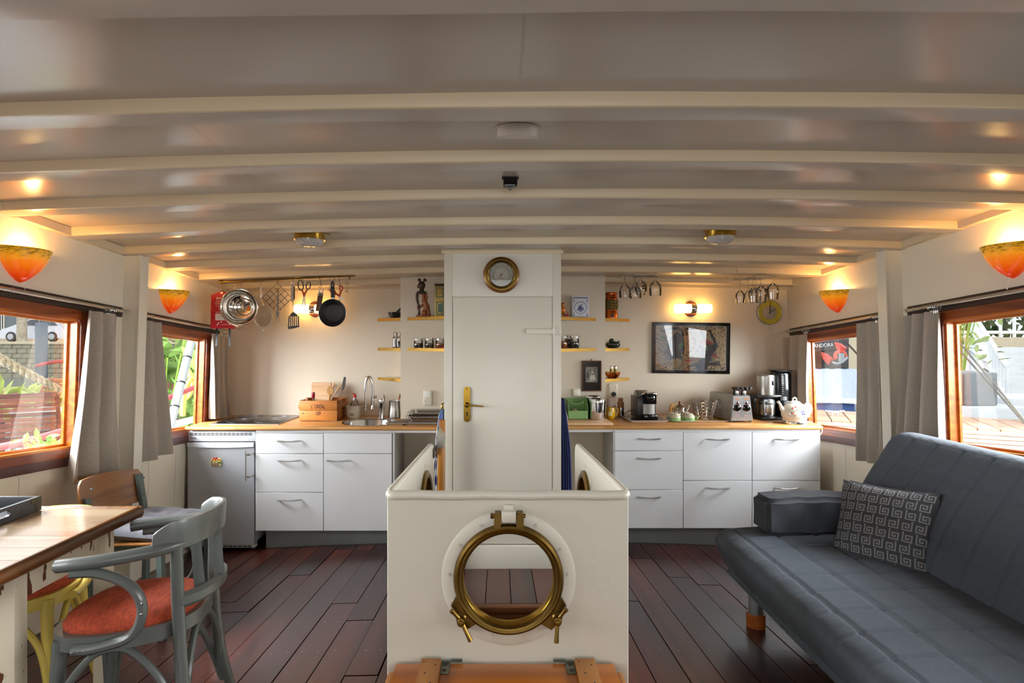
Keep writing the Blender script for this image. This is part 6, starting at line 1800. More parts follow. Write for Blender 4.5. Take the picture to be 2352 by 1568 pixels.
for k in range(9): box(bm, (c.x + f_(1795, 0)[0] + .0, 4.339, WR_ + .20 + .016 * k), (.012, .001, .0014))
obj('markings', bm, m_silver, cp_, kind='stuff')
# flowered kettle
m_china = mat('white china', '#d0cbc0', .14)
c = on(1825, 4.12, WR_)
t = thing('flower_kettle', 'white china electric kettle painted with flowers, at the worktop end', 'kettle', tuple(c))
s = 1.0
prof = [(.086, .0), (.088, .003), (.088, .014), (.083, .018)]
bm = new(); lathe(bm, [(0, 0), (.088, 0), (.089, .005), (.088, .015), (.084, .019), (0, .019)], 40, T(*c)); obj('steel_base', bm, m_chrome, t)
bm = new(); lathe(bm, [(.078, .018), (.082, .024), (.083, .045), (.088, .048), (.091, .062), (.089, .09), (.078, .120), (.060, .142), (.042, .152), (.04, .154)], 48, T(*c)); bd = obj('china_body', bm, m_china, t, smooth=70)
bm = new(); lathe(bm, [(.0405, .152), (.041, .156), (.034, .162), (.014, .168), (0, .169)], 32, T(*c)); tube(bm, cr([c + Vector((-.014, 0, .164)), c + Vector((-.012, 0, .182)), c + Vector((0, 0, .190)), c + Vector((.012, 0, .182)), c + Vector((.014, 0, .164))], 4), .0055, 8); obj('lid', bm, m_china, t)
bm = new(); tube(bm, cr([c + Vector((-.072, 0, .085)), c + Vector((-.096, 0, .112)), c + Vector((-.106, 0, .138)), c + Vector((-.124, 0, .162))], 5), [.028, .025, .022, .019, .017, .015, .014, .013, .012, .011, .010, .010, .010, .0105, .011, .012], 12); obj('spout', bm, m_china, t, smooth=70)
bm = new(); tube(bm, cr([c + Vector((.068, 0, .124)), c + Vector((.086, 0, .142)), c + Vector((.112, 0, .136)), c + Vector((.122, 0, .105)), c + Vector((.112, 0, .076)), c + Vector((.086, 0, .062))], 6), .0085, 10, sy=1.1); obj('handle', bm, m_china, t, smooth=70)
def petal(cols, ctr, n, rad, pr):
 th, zz = ctr
 bm = new()
 for k in range(n):
  a = 2 * PI * k / n + .3
  tt, z_ = th + rad * math.cos(a) / .09, zz + rad * math.sin(a)
  if z_ > .12: r_ = .078 - (z_ - .12) * .82 + .0006
  elif z_ > .09: r_ = .089 - (z_ - .09) * .367 + .001
  else: r_ = .0915
  ball(bm, tuple(c + Vector((r_ * math.sin(tt), -r_ * math.cos(tt), z_))), pr, 8, 1, .35, 1)
 obj('painted_flower', bm, mat('flower ' + cols, cols, .3), bd, kind='stuff')
petal('#6a6ac0', (.22, .092), 5, .013, .0075); petal('#4a4aa0', (.22, .092), 3, .004, .004)
for th, zz in ((-.62, .118), (-.38, .128), (-.66, .085)): petal('#b03020', (th, zz), 4, .005, .0042)
for th, zz in ((-.48, .098), (.02, .122), (.36, .118), (.30, .058), (-.8, .1), (.45, .075), (-.28, .108)): petal('#6f8a2c', (th, zz), 2, .005, .004)
for th, zz in ((-.42, .070), (.0, .128)): petal('#c07838', (th, zz), 3, .005, .0045)
bm = new(); e = c + Vector((.084, .02, .012))
tube(bm, cr([e, e + Vector((.05, .0, -.005)), (2.30, 4.11, WR_ + .006), (2.336, 4.05, WR_ - .004), (2.338, 4.03, WR_ - .04), (2.334, 4.05, WR_ - .075), (2.345, 4.1, WR_ - .1)], 6), .0035, 8)
solo('kettle_cord', bm, m_white, 'white cord running from the kettle over the end of the worktop', 'cord', base=tuple(e))
# clock and its cable
cy_ = 4.60
c = at(1768, 717, cy_)
t = thing('wall_clock', 'round wall clock with chartreuse ring and grey centre', 'clock', (c.x, Y1, c.z - .1))
MM = T(c.x, Y1, c.z) @ FACE
bm = new(); lathe(bm, [(0, 0), (.099, 0), (.101, .004), (.101, .024), (.098, .027), (.096, .024)], 56, MM); obj('rim', bm, m_silver, t)
bm = new(); lathe(bm, [(0, .0215), (.058, .0215), (.0965, .0235)], 56, MM); obj('green_ring', bm, mat('chartreuse', '#b3a21a', .18), t)
bm = new(); lathe(bm, [(0, .0225), (.057, .0225), (.058, .0222)], 48, MM); obj('grey_centre', bm, mat('clock silver', '#9f9a92', .35, .6), t)
bm = new(); bmn = new()
for k in range(12):
 a = R(90 - 30 * k)
 n_ = str(12 if k == 0 else k)
 text_bm(n_, .016, .0003, .8, MM @ T(.080 * math.cos(a), .080 * math.sin(a), .024), 'CENTER', bmn)
 prism(bm, circ(.066 * math.cos(a), .066 * math.sin(a), .0015, 6), .001, MM @ T(0, 0, .0235))
obj('numerals', bmn, mat('pale numerals', '#c9bd76', .4), t, kind='stuff'); obj('hour_dots', bm, m_black, t, kind='stuff')
def hand(a, L_, w_, mm, t, M, z_, tail=.012, nm='clock_hand'):
 bm = new(); prism(bm, [(-w_, -tail), (w_, -tail), (w_ * .6, L_), (-w_ * .6, L_)], .001, M @ T(0, 0, z_) @ RZ(-a)); return obj(nm, bm, mm, t)
hand(62, .060, .0028, m_black, t, MM, .026); hand(3, .085, .0026, m_black, t, MM, .0275); hand(295, .02, .002, m_white, t, MM, .029, .0)
bm = new(); lathe(bm, [(0, .032), (.005, .031), (.006, .022)], 12, MM); obj('hand_boss', bm, m_black, t)
bm = new(); tube(bm, cr([at(1763, 744, 4.595), at(1763, 757, 4.60), at(1770, 767, 4.60), at(1780, 770, 4.60), at(1790, 764, 4.60), at(1803, 757, 4.58)], 6), .0028, 8); solo('clock_cord', bm, m_white, 'pale cord looping from the wall clock to the curtain batten', 'cord', base=tuple(at(1763, 744, 4.595)))
# abstract framed picture
yp = 4.618
a, b = at(1496, 860, yp), at(1677, 738, yp)
cx, cz, w, h = (a.x + b.x) / 2, (a.z + b.z) / 2, (b.x - a.x) * .985, (b.z - a.z) * .96
t = thing('abstract_picture', 'wide black-framed abstract print with splashes of colour', 'picture', (cx, yp, cz - h / 2))
MM = T(cx, yp, cz) @ FACE @ RZ(-.7)
bm = new()
ins, mid_, mi2, out = rrect(w - .055, h - .055, .001, 1), rrect(w - .03, h - .03, .001, 1), rrect(w - .012, h - .012, .001, 1), rrect(w, h, .001, 1)
annulus(bm, ins, out, .012, MM @ T(0, 0, .006)); annulus(bm, rrect(w - .046, h - .046, .001, 1), rrect(w - .01, h - .01, .001, 1), .009, MM @ T(0, 0, .016)); annulus(bm, rrect(w - .036, h - .036, .001, 1), rrect(w - .02, h - .02, .001, 1), .006, MM @ T(0, 0, .022))
obj('frame', bm, m_blackg, t)
bm = new(); prism(bm, rrect(w - .05, h - .05, .001, 1), .003, MM @ T(0, 0, .004)); obj('white_mount', bm, mat('print border', '#d3cdc0', .5), t)
def paper():
 m = bpy.data.materials.new('speckled print'); m.use_nodes = True
 N = m.node_tree.nodes; L = m.node_tree.links; b = N['Principled BSDF']; b.inputs['Roughness'].default_value = .4
 tc = N.new('ShaderNodeTexCoord'); base = None
 col = N.new('ShaderNodeRGB'); col.outputs[0].default_value = (*lin('#c9a873'), 1); cur = col.outputs[0]
 nz0 = N.new('ShaderNodeTexNoise'); nz0.inputs['Scale'].default_value = 5; L.new(tc.outputs['Object'], nz0.inputs['Vector'])
 for i, (cc__, sc_, th_) in enumerate((('#241c18', 85, .66), ('#2b2320', 170, .66), ('#7a1f16', 60, .72), ('#1f3d5c', 52, .735), ('#2a6a34', 56, .735), ('#b98a1a', 48, .72))):
  mp = N.new('ShaderNodeMapping'); mp.inputs['Location'].default_value = (i * 3.1, i, i * 2); L.new(tc.outputs['Object'], mp.inputs[0])
  nz = N.new('ShaderNodeTexNoise'); nz.inputs['Scale'].default_value = sc_; nz.inputs['Detail'].default_value = 2; L.new(mp.outputs[0], nz.inputs['Vector'])
  ad = N.new('ShaderNodeMath'); ad.operation = 'MULTIPLY_ADD'; ad.inputs[1].default_value = .12; L.new(nz0.outputs['Fac'], ad.inputs[0]); L.new(nz.outputs['Fac'], ad.inputs[2])
  gt = N.new('ShaderNodeMapRange'); gt.inputs['From Min'].default_value = th_ - .01; gt.inputs['From Max'].default_value = th_ + .012; L.new(ad.outputs[0], gt.inputs['Value'])
  mx = N.new('ShaderNodeMixRGB'); mx.inputs['Color2'].default_value = (*lin(cc__), 1); L.new(gt.outputs[0], mx.inputs['Fac']); L.new(cur, mx.inputs['Color1']); cur = mx.outputs['Color']
 L.new(cur, b.inputs['Base Color'])
 return m
bm = new(); prism(bm, rrect(w - .068, h - .062, .001, 1), .001, MM @ T(-.004, 0, .006)); pp = obj('print', bm, paper(), t)
kx = (b.x - a.x) / (1677 - 1496)
def A(x, y): return ((x - 1080) / 9.8 * kx * .985, -(y - 775) / 9.8 * kx * .96)       # from the magnified view of the picture
M2 = MM @ T(0, 0, .0069)
blk = mat('print black', '#15100e', .4)
def blob(pts, mm, nm='painted_shape', zz=0):
 bm = new(); P2 = [(p.x, p.y) for p in cr([(x_, y_, 0) for x_, y_ in [A(*p) for p in pts]], 4, closed=True)]
 prism(bm, P2, .0005, M2 @ T(0, 0, zz)); return bm
shapes = new()
def addshape(pts, zz=0):
 b_ = blob(pts, None, zz=zz); tmp = bpy.data.meshes.new('t'); b_.to_mesh(tmp); b_.free(); shapes.from_mesh(tmp); bpy.data.meshes.remove(tmp)
def stroke(pts, r_, bm=shapes, zz=0):
 P3 = cr([(*A(*p), 0) for p in pts], 4); n = len(P3)
 rr = [r_[min(int(i / max(n - 1, 1) * (len(r_) - 1) + .5), len(r_) - 1)] for i in range(n)]
 Lf, Rt = [], []
 for i in range(n):
  t_ = (P3[min(i + 1, n - 1)] - P3[max(i - 1, 0)]).normalized(); n_ = Vector((-t_.y, t_.x, 0))
  Lf.append((P3[i] + n_ * rr[i])); Rt.append((P3[i] - n_ * rr[i]))
 strip(bm, Lf, Rt, .0006, M2 @ T(0, 0, zz))
addshape([(760, 410), (830, 430), (900, 520), (930, 700), (920, 900), (880, 1030), (760, 1015), (640, 1040), (560, 960), (520, 860), (560, 640), (650, 500)])
addshape([(1280, 690), (1330, 740), (1440, 830), (1500, 720), (1600, 690), (1680, 720), (1650, 820), (1560, 950), (1520, 1060), (1480, 1190), (1400, 1290), (1230, 1290), (1240, 1100), (1290, 900)])
addshape([(1520, 1110), (1640, 1100), (1700, 1060), (1755, 1150), (1720, 1190), (1600, 1180), (1500, 1180)])
addshape([(1090, 1160), (1230, 1110), (1240, 1230), (1100, 1270), (1190, 1230), (1180, 1205), (1080, 1220), (980, 1235)])
stroke([(405, 385), (520, 355), (680, 325), (800, 320), (870, 400), (890, 500)], [.006, .010, .012, .013])
stroke([(1160, 335), (1050, 325), (950, 330), (960, 400), (990, 480)], [.005, .009, .010, .008])
stroke([(1310, 385), (1360, 500), (1440, 640), (1500, 760)], [.009, .011, .013]); stroke([(1500, 365), (1570, 510), (1640, 660), (1680, 760)], [.009, .012, .015])
for (x, y, r_) in ((1312, 390, .0145), (1500, 366, .013), (415, 385, .009)):
 prism(shapes, circ(*A(x, y), r_, 16), .0006, M2)
for (x, y) in ((540, 1000), (600, 1030)): prism(shapes, circ(*A(x, y), .008, 10), .0006, M2)
obj('black_forms', shapes, blk, pp)
def cset(nm, colr, items):
 bm = new()
 for pts in items:
  b_ = blob(pts, None, zz=.0006); tmp = bpy.data.meshes.new('t'); b_.to_mesh(tmp); b_.free(); bm.from_mesh(tmp); bpy.data.meshes.remove(tmp)
 obj(nm, bm, mat('print ' + nm, colr, .4, var=.3, vs=80), pp)
cset('red_patches', '#9c2216', [[(1290, 610), (1400, 570), (1560, 640), (1530, 700), (1420, 650), (1310, 680)], [(1580, 900), (1690, 940), (1680, 1010), (1600, 990)], [(560, 860), (600, 820), (620, 900), (570, 930)], [(940, 1060), (1240, 1020), (1340, 920), (1350, 940), (1270, 1050), (1000, 1090)], [(460, 900), (500, 860), (500, 930), (460, 940)]])
cset('green_patches', '#1f7a30', [[(380, 530), (490, 510), (450, 560), (390, 560)], [(1370, 780), (1450, 760), (1430, 820)], [(510, 700), (530, 650), (540, 740)], [(630, 640), (655, 640), (645, 700)], [(1560, 980), (1630, 1050), (1610, 1060)], [(800, 700), (900, 660), (900, 720), (820, 800)], [(1010, 400), (1080, 380), (1060, 440)]])
cset('yellow_patches', '#cf9a16', [[(780, 290), (860, 300), (900, 340), (840, 310)], [(920, 440), (980, 540), (950, 520)], [(1400, 390), (1500, 430), (1410, 410)], [(1580, 380), (1680, 390), (1600, 395)], [(860, 930), (940, 950), (900, 980)]])
cset('blue_patches', '#3c4f7a', [[(600, 900), (650, 890), (640, 960), (590, 950)], [(1530, 1020), (1560, 1000), (1570, 1080), (1530, 1080)], [(540, 1040), (620, 1040), (600, 1060)]])
bm = new()
for pts in ([(430, 390), (440, 450), (500, 490), (560, 490), (560, 400)], [(450, 600), (560, 640)], [(340, 640), (350, 590), (450, 590)], [(330, 650), (450, 760), (360, 780), (360, 840), (450, 890)], [(1180, 290), (1290, 340)], [(1690, 720), (1760, 780), (1760, 880), (1690, 900), (1640, 850)], [(1640, 560), (1730, 640), (1680, 660)], [(950, 275), (1150, 275), (1150, 300)], [(820, 1225), (870, 1140), (900, 1100), (1010, 1200)]):
 stroke(pts, [.0011, .0016, .0011], bm)
obj('thin_lines', bm, blk, pp, kind='stuff')
bm = new(); prism(bm, rrect(w - .05, h - .05, .001, 1), .001, MM @ T(0, 0, .011)); obj('glazing', bm, glass('picture glass', (1, 1, 1), 1.1, .01), t)
# barometer
t = thing('barometer', 'round brass ship barometer with pale dial, above the door', 'barometer', tuple(at(1151.5, 672, CY)))
c = at(1151.5, 631, CY - .01)
MM = T(c.x, CY, c.z) @ FACE
bm = new(); lathe(bm, [(0, 0), (.112, 0), (.114, .006), (.112, .016), (.106, .02)], 64, MM); obj('wooden_back', bm, m_lw, t)
bm = new(); lathe(bm, [(.107, .016), (.107, .026), (.098, .030), (.09, .030), (.086, .040), (.081, .043), (.077, .040), (.075, .034), (.074, .02)], 64, MM); obj('brass_case', bm, m_brass, t)
bm = new(); lathe(bm, [(0, .024), (.072, .024), (.075, .026)], 56, MM); dl = obj('dial', bm, mat('silvered dial', '#d4d0c2', .4), t)
bm = new()
for k in range(84):
 a = R(225 - k * 270 / 83); r0 = .050; r1 = .056 if k % 4 else .059
 box(bm, ((r0 + r1) / 2, 0, .0247), (r1 - r0, .0006, .0004), M=MM @ RZ(math.degrees(a)))
for k in range(9):
 a = R(225 - k * 270 / 8)
 text_bm(('73', '74', '75', '76', '77', '78', '79', '80', '81')[k], .009, .0002, 1, MM @ T(.065 * math.cos(a), .065 * math.sin(a), .0248), 'CENTER', bm)
annulus(bm, circ(0, 0, .0495, 48), circ(0, 0, .0501, 48), .0004, MM @ T(0, 0, .0247))
for k in range(4):
 a = R(160 - k * 47); prism(bm, rrect(.011, .0018, .0003, 1, .042 * math.cos(a), .042 * math.sin(a)), .0004, MM @ T(0, 0, .0247))
for yy in (-.019, -.024): prism(bm, rrect(.022, .0013, .0003, 1, 0, yy), .0004, MM @ T(0, 0, .0247))
obj('scale_marks', bm, m_ink, dl, kind='stuff')
hand(43, .055, .0014, m_brassb, t, MM, .028, .0, 'needle'); hand(222, .036, .0012, m_batten, t, MM, .027, .0, 'needle')
bm = new(); lathe(bm, [(0, .033), (.004, .032), (.006, .028), (.006, .024)], 14, MM); obj('needle_boss', bm, m_lw, t)
bm = new(); lathe(bm, [(0, .037), (.05, .0365), (.076, .034)], 40, MM); obj('dial_glass', bm, glass('dial glass', (1, 1, 1), 1.3, .02), t)
# hanging glasses and their racks
def wrack(label, px, py, d, n=2):
 c = at(px, py, d); c.z = ub(c.x, d) - .002
 t = thing('glass_rack', label, 'glass rack', tuple(c), group='chrome wire glass racks under the ceiling')
 z_ = at(px, py, d).z
 ys = [d - .10, d - .035, d - .0, d + .065] if n == 2 else []
 for k, y in enumerate((d - .10, d - .04, d + .02, d + .08)):
  bm = new(); L_ = .135
  tube(bm, cr([(c.x - L_, y, z_), (c.x + L_ - .02, y, z_), (c.x + L_, y, z_ + .008)], 3), .0028, 6)
  tube(bm, cr([(c.x - L_, y, z_), (c.x - L_ - .003, y, z_ + .01), (c.x - L_ - .003, y, ub(c.x, y) + .04)], 3), .0022, 6)
  obj('runner', bm, m_chrome, t)
 for x in (-.12, .0, .10):
  bm = new(); tube(bm, [(c.x + x, d - .10, z_ + .004), (c.x + x, d + .08, z_ + .004)], .002, 6); obj('cross_wire', bm, m_chrome, t)
 return c, z_
def goblet(label, px, d, ztop, h, rb, rim, stem, kind, group):
 c = at(px, 700, d); c.z = ztop
 t = thing('hanging_glass', label, 'glass', (c.x, c.y, ztop - h), group=group)
 bm = new()
 M = T(c.x, c.y, ztop)
 if kind == 'beer': pr = [(.0, 0), (.028, -.0005), (.030, -.002), (.012, -.006), (.0055, -.012), (.005, -stem), (.012, -stem - .008), (rb * .85, -stem - .035), (rb, -stem - .065), (rim, -h)]
 else: pr = [(.0, 0), (.026, -.0005), (.028, -.002), (.008, -.006), (.003, -.014), (.003, -stem), (.012, -stem - .006), (rb * .9, -stem - .028), (rb, -stem - .05), (rb * .93, -(stem + h) / 2 - .02), (rim, -h)]
 lathe(bm, pr, 28, M)
 lathe(bm, [(rim - .0005, -h + .0005), (rim + .0008, -h), (rim - .0005, -h - .0008)], 28, M)
 obj('glass_body', bm, m_glass, t, smooth=80)
 return c
c, z_ = wrack('chrome wire rack holding the beer glasses, beside the copper lantern', 1474, 632, 4.27)
zt = z_ + .006
for lb, dx, d_, h, rb, rim, stem in (('stemmed glass at the left end of the left rack, partly hidden', -.115, 4.33, .170, .046, .042, .062), ('tulip beer glass with amber rim, front left of the left rack', -.065, 4.20, .185, .044, .043, .085), ('round goblet with dark printed block, middle of the left rack', .01, 4.33, .150, .050, .034, .035), ('stemmed glass behind the amber-rimmed one', -.03, 4.36, .165, .044, .040, .06), ('stemmed beer glass with faint print, right end of the left rack', .085, 4.20, .165, .046, .044, .05)):
 cc_ = at(700, 700, d_); g_ = goblet(lb, 1146 + (c.x + dx) * 1280 / d_, d_, zt, h, rb, rim, stem, 'beer', 'beer glasses hanging in the left rack')
 if 'block' in lb:
  bm = new()
  for k in range(2): sheet(bm, lambda a, b: (g_.x + .0508 * math.sin(-.1 + .75 * a), g_.y - .0508 * math.cos(-.1 + .75 * a), zt - .095 + .012 * (b - k * 1.3)), 5, 1, .0003)
  solo('printed_badge', bm, mat('dark glass print', '#3b2f1c', .5), 'dark block of print on the round goblet', 'print')
c, z_ = wrack('chrome wire rack holding the wine glasses, above the clock', 1722, 640, 4.15)
zt = z_ + .006
for lb, dx, d_, h, rb, rim, stem in (('slim wine glass at the left end of the right rack', -.05, 4.20, .18, .034, .030, .085), ('slim wine glass, second from the left in the right rack', -.008, 4.08, .185, .033, .028, .075), ('slim wine glass half behind the round ones', .022, 4.22, .182, .033, .028, .085), ('round wine glass in the middle of the right rack', .060, 4.10, .185, .042, .034, .060), ('round wine glass at the rear of the right rack', .075, 4.21, .18, .040, .034, .06), ('round wine glass at the right end, in front of the clock', .128, 4.06, .165, .042, .036, .045)):
 goblet(lb, 1146 + (c.x + dx) * 1280 / d_, d_, zt, h, rb, rim, stem, 'wine', 'wine glasses hanging in the right rack')
# cloths beside the column, wooden rail with steel bracket
def cloth(name, label, P0, P1, mm, cat='cloth', seed=0, n=4):
 # P0, P1: lists (z, xcentre, halfwidth) hanging against the column side
 def fn(a, b):
  i = b * (len(P0) - 1); k = min(int(i), len(P0) - 2); f_ = i - k
  z0 = P0[k][0] * (1 - f_) + P0[k + 1][0] * f_; xc = P0[k][1] * (1 - f_) + P0[k + 1][1] * f_; hw = P0[k][2] * (1 - f_) + P0[k + 1][2] * f_
  y = P1[0] + (P1[1] - P1[0]) * (.5 + .35 * math.sin(a * n * PI * 2 + 1))
  return (xc + hw * (2 * a - 1) + .006 * math.sin(a * n * PI * 2 + seed), y, z0)
 bm = new(); sheet(bm, fn, 40, 16, .002)
 return solo(name, bm, mm, label, cat, smooth=80)
def leafcloth(name, a, b, sc):
 m = bpy.data.materials.new(name); m.use_nodes = True
 N = m.node_tree.nodes; L = m.node_tree.links; bb = N['Principled BSDF']; bb.inputs['Roughness'].default_value = .9
 tc = N.new('ShaderNodeTexCoord'); vo = N.new('ShaderNodeTexVoronoi'); vo.inputs['Scale'].default_value = sc; mp = N.new('ShaderNodeMapping'); mp.inputs['Scale'].default_value = (1, 1, .45)
 L.new(tc.outputs['Object'], mp.inputs[0]); L.new(mp.outputs[0], vo.inputs['Vector'])
 rp = N.new('ShaderNodeValToRGB'); rp.color_ramp.elements[0].position = .42; rp.color_ramp.elements[1].position = .5; rp.color_ramp.elements[0].color = (*lin(a), 1); rp.color_ramp.elements[1].color = (*lin(b), 1)
 L.new(vo.outputs['Distance'], rp.inputs[0]); L.new(rp.outputs[0], bb.inputs['Base Color']); return m
X = CX0
cloth('tea_towel', 'white and blue leaf-patterned cloth hanging left of the column', [(1.00, X - .024, .010), (.85, X - .038, .016), (.45, X - .062, .026)], (3.52, 3.62), leafcloth('blue leaf print', '#4a5a94', '#e4e4ea', 26), seed=1)
cloth('oven_glove', 'small blue and green cloth on the hook left of the column', [(1.035, X - .012, .006), (.98, X - .022, .012), (.90, X - .030, .010)], (3.49, 3.535), leafcloth('blue green print', '#2b6a62', '#5e6aa0', 60), seed=2, n=2)
cloth('apron', 'dark blue apron hanging right of the column', [(1.10, CX1 + .010, .008), (.95, CX1 + .022, .017), (.80, CX1 + .033, .026), (.35, CX1 + .042, .034)], (3.50, 3.62), mat('navy cloth', '#27335f', .9, var=.15, vs=30, bump=.3, bs=80), seed=3)
t = thing('wall_hook', 'small brass hook on the left side of the column', 'hook', (X - .01, 3.51, 1.04))
bm = new(); tube(bm, cr([(X, 3.515, 1.075), (X - .012, 3.512, 1.07), (X - .016, 3.51, 1.05), (X - .008, 3.508, 1.04), (X - .012, 3.506, 1.065)], 4), .004, 8); ball(bm, (X - .012, 3.506, 1.07), .006, 8); obj('hook', bm, m_brassb, t)
# wooden grab rail with metal bracket
t = thing('grab_rail', 'upright varnished wooden rail with steel bracket between enclosure and column', 'rail', (-.33, 2.83, fz(-.33, 2.83)))
m_railw = wood('rail wood', '#8a5214', '#b8791f', .35, 2, 14, .02)
xr0, xr1 = at(1006, 0, 2.83).x, at(1018, 0, 2.83).x
bm = new(); box2(bm, (xr0, 2.80, fz(-.33, 2.83)), (xr1, 2.90, .93), .004); obj('post', bm, m_railw, t)
bm = new(); prism(bm, [(xr0 - .001, .93), (xr1 + .004, .93), (xr1 + .004, .985), (xr0 + .004, 1.018), (xr0 - .001, 1.018)], .106, Matrix(((1, 0, 0, 0), (0, 0, 1, 2.85), (0, 1, 0, 0), (0, 0, 0, 1)))); obj('steel_cap', bm, m_steel, t)
bm = new(); box2(bm, (BX0 + .016, 2.76, .925), (xr0 + .001, 2.80, .948), .002); box2(bm, (BX0 + .014, 2.70, .90), (BX0 + .019, 2.80, .948), .001); obj('bracket', bm, mat('dark steel', '#55534f', .3, .9), t)
bm = new(); xr = CX0 - .022; box2(bm, (xr, 3.40, fz(xr, 3.42)), (CX0 - .002 + .015, 3.44, .985), .003); solo('wooden_batten', bm, m_railw, 'upright varnished batten behind the steel-capped rail, before the column', 'batten')
# ------------------------------------------------------------------ furniture
m_top = wood('worn table top', '#8f704f', '#b9a184', .25, 0, 8, .03, coat=1)
m_tedge = wood('dark table edge', '#4c2c14', '#8a5a2c', .3, 1, 16, .03, coat=.3)
m_chip = mat('chipped cream paint', '#d8cfb8', .5, var=.04)
def chipped():
 m = bpy.data.materials.new('chipped paint'); m.use_nodes = True
 N = m.node_tree.nodes; L = m.node_tree.links; b = N['Principled BSDF']; b.inputs['Roughness'].default_value = .5
 tc = N.new('ShaderNodeTexCoord'); nz = N.new('ShaderNodeTexNoise'); nz.inputs['Scale'].default_value = 9; nz.inputs['Detail'].default_value = 8
 mp = N.new('ShaderNodeMapping'); mp.inputs['Scale'].default_value = (2.2, 2.2, .7); L.new(tc.outputs['Object'], mp.inputs[0]); L.new(mp.outputs[0], nz.inputs['Vector'])
 rp = N.new('ShaderNodeValToRGB'); rp.color_ramp.elements[0].position = .395; rp.color_ramp.elements[1].position = .405
 rp.color_ramp.elements[0].color = (*lin('#5e3418'), 1); rp.color_ramp.elements[1].color = (*lin('#d6ccb4'), 1)
 L.new(nz.outputs['Fac'], rp.inputs[0]); L.new(rp.outputs[0], b.inputs['Base Color'])
 bp = N.new('ShaderNodeBump'); bp.inputs['Strength'].default_value = .4; bp.inputs['Distance'].default_value = .003; L.new(rp.outputs[0], bp.inputs['Height']); L.new(bp.outputs[0], b.inputs['Normal'])
 return m
m_chipped = chipped()
TX, TY0, TY1, TZ = -1.378, 1.51, 2.156, .83
t = thing('dining_table', 'old table with worn brown top and chipped cream legs', 'table', (-1.8, 1.85, fz(-1.8, 1.85)))
n = 6
for k in range(n):
 a, b = TY0 + .02 + (TY1 - TY0 - .04) * k / n, TY0 + .02 + (TY1 - TY0 - .04) * (k + 1) / n
 bm = new(); box2(bm, (-2.14, a + .0004, TZ - .03), (TX - .024, b - .0004, TZ), .0006, seg=1); obj('top_board', bm, m_top, t)
bm = new()
for (p, q_) in (((TX - .011, TY0), (TX - .011, TY1)),):
 tube(bm, [(p[0], p[1], TZ - .018), (q_[0], q_[1], TZ - .018)], .0225, 12, sx=.7)
box2(bm, (TX - .024, TY0, TZ - .034), (TX - .012, TY1, TZ));
for yy in (TY0 + .009, TY1 - .009): tube(bm, [(-2.14, yy, TZ - .018), (TX, yy, TZ - .018)], .0225, 12, sx=.7)
obj('edge_moulding', bm, m_tedge, t, smooth=50)
for k, (x, y) in enumerate(((-1.433, 1.645), (-1.433, 2.02), (-2.08, 1.645), (-2.08, 2.02))):
 bm = new(); box2(bm, (x - .023, y - .023, fz(x, y) + .001), (x + .023, y + .023, TZ - .03), .003); lg = obj('leg', bm, m_chipped, t)
for (a, b) in (((-1.452, 1.667), (-1.434, 1.998)), ((-2.10, 1.667), (-2.06, 1.998))):
 bm = new(); box2(bm, (a[0], a[1], TZ - .135), (b[0], b[1], TZ - .034), .001); obj('apron', bm, m_chipped, t)
for y in (1.63,):
 bm = new(); box2(bm, (-2.057, y - .008, TZ - .135), (-1.457, y + .008, TZ - .034), .001); obj('apron', bm, m_chipped, t)
# tray on the table
m_tray = mat('dark grey wood paint', '#3d3e40', .45, var=.15, vs=20, bump=.2)
t = thing('wooden_tray', 'dark grey wooden tray with cut-out handle, on the table', 'tray', (-1.95, 1.9, TZ))
x0, x1, y0, y1, h = -2.13, -1.735, 1.70, 2.11, .054
bm = new(); box2(bm, (x0, y0, TZ + .001), (x1, y1, TZ + .009), .001); obj('bottom', bm, m_tray, t)
for (a, b) in (((x0, y0), (x0 + .012, y1)), ((x0, y1 - .012), (x1, y1)), ((x0, y0), (x1, y0 + .012))):
 bm = new(); box2(bm, (a[0], a[1], TZ + .009), (b[0], b[1], TZ + h), .001); obj('side', bm, m_tray, t)
bm = new(); MY = Matrix(((0, 0, 1, x1 - .006), (1, 0, 0, 0), (0, 1, 0, 0), (0, 0, 0, 1)))
ym = (y0 + y1) / 2
ins = rrect(.15, .022, .0105, 6, ym, TZ + .032); out = []
for (a, b) in ins:
 out.append((ym + (y1 - y0 - .026) / 2 * max(-1, min(1, (a - ym) / .066)), TZ + (h if b > TZ + .032 else .009)))
annulus(bm, ins, out, .012, MY); obj('side', bm, m_tray, t)
bm = new()
prism(bm, [(y1 - .045, TZ + h + .001), (y1 + .001, TZ + h + .001), (y1 + .001, TZ + .002), (y1 - .018, TZ + .002), (y1 - .022, TZ + .02), (y1 - .032, TZ + .032), (y1 - .045, TZ + .036)], .002, MY @ T(0, 0, .007)); obj('corner_bracket', bm, mat('rusty bracket', '#4a4338', .5, .5, var=.4, vs=40), t)
bm = new(); box2(bm, (-2.06, 1.78, TZ + .0095), (-1.82, 2.02, TZ + .013), .001); solo('booklet', bm, mat('teal booklet', '#3a7f92', .35, var=.4, vs=9), 'blue-green printed booklet lying inside the dark tray', 'booklet')
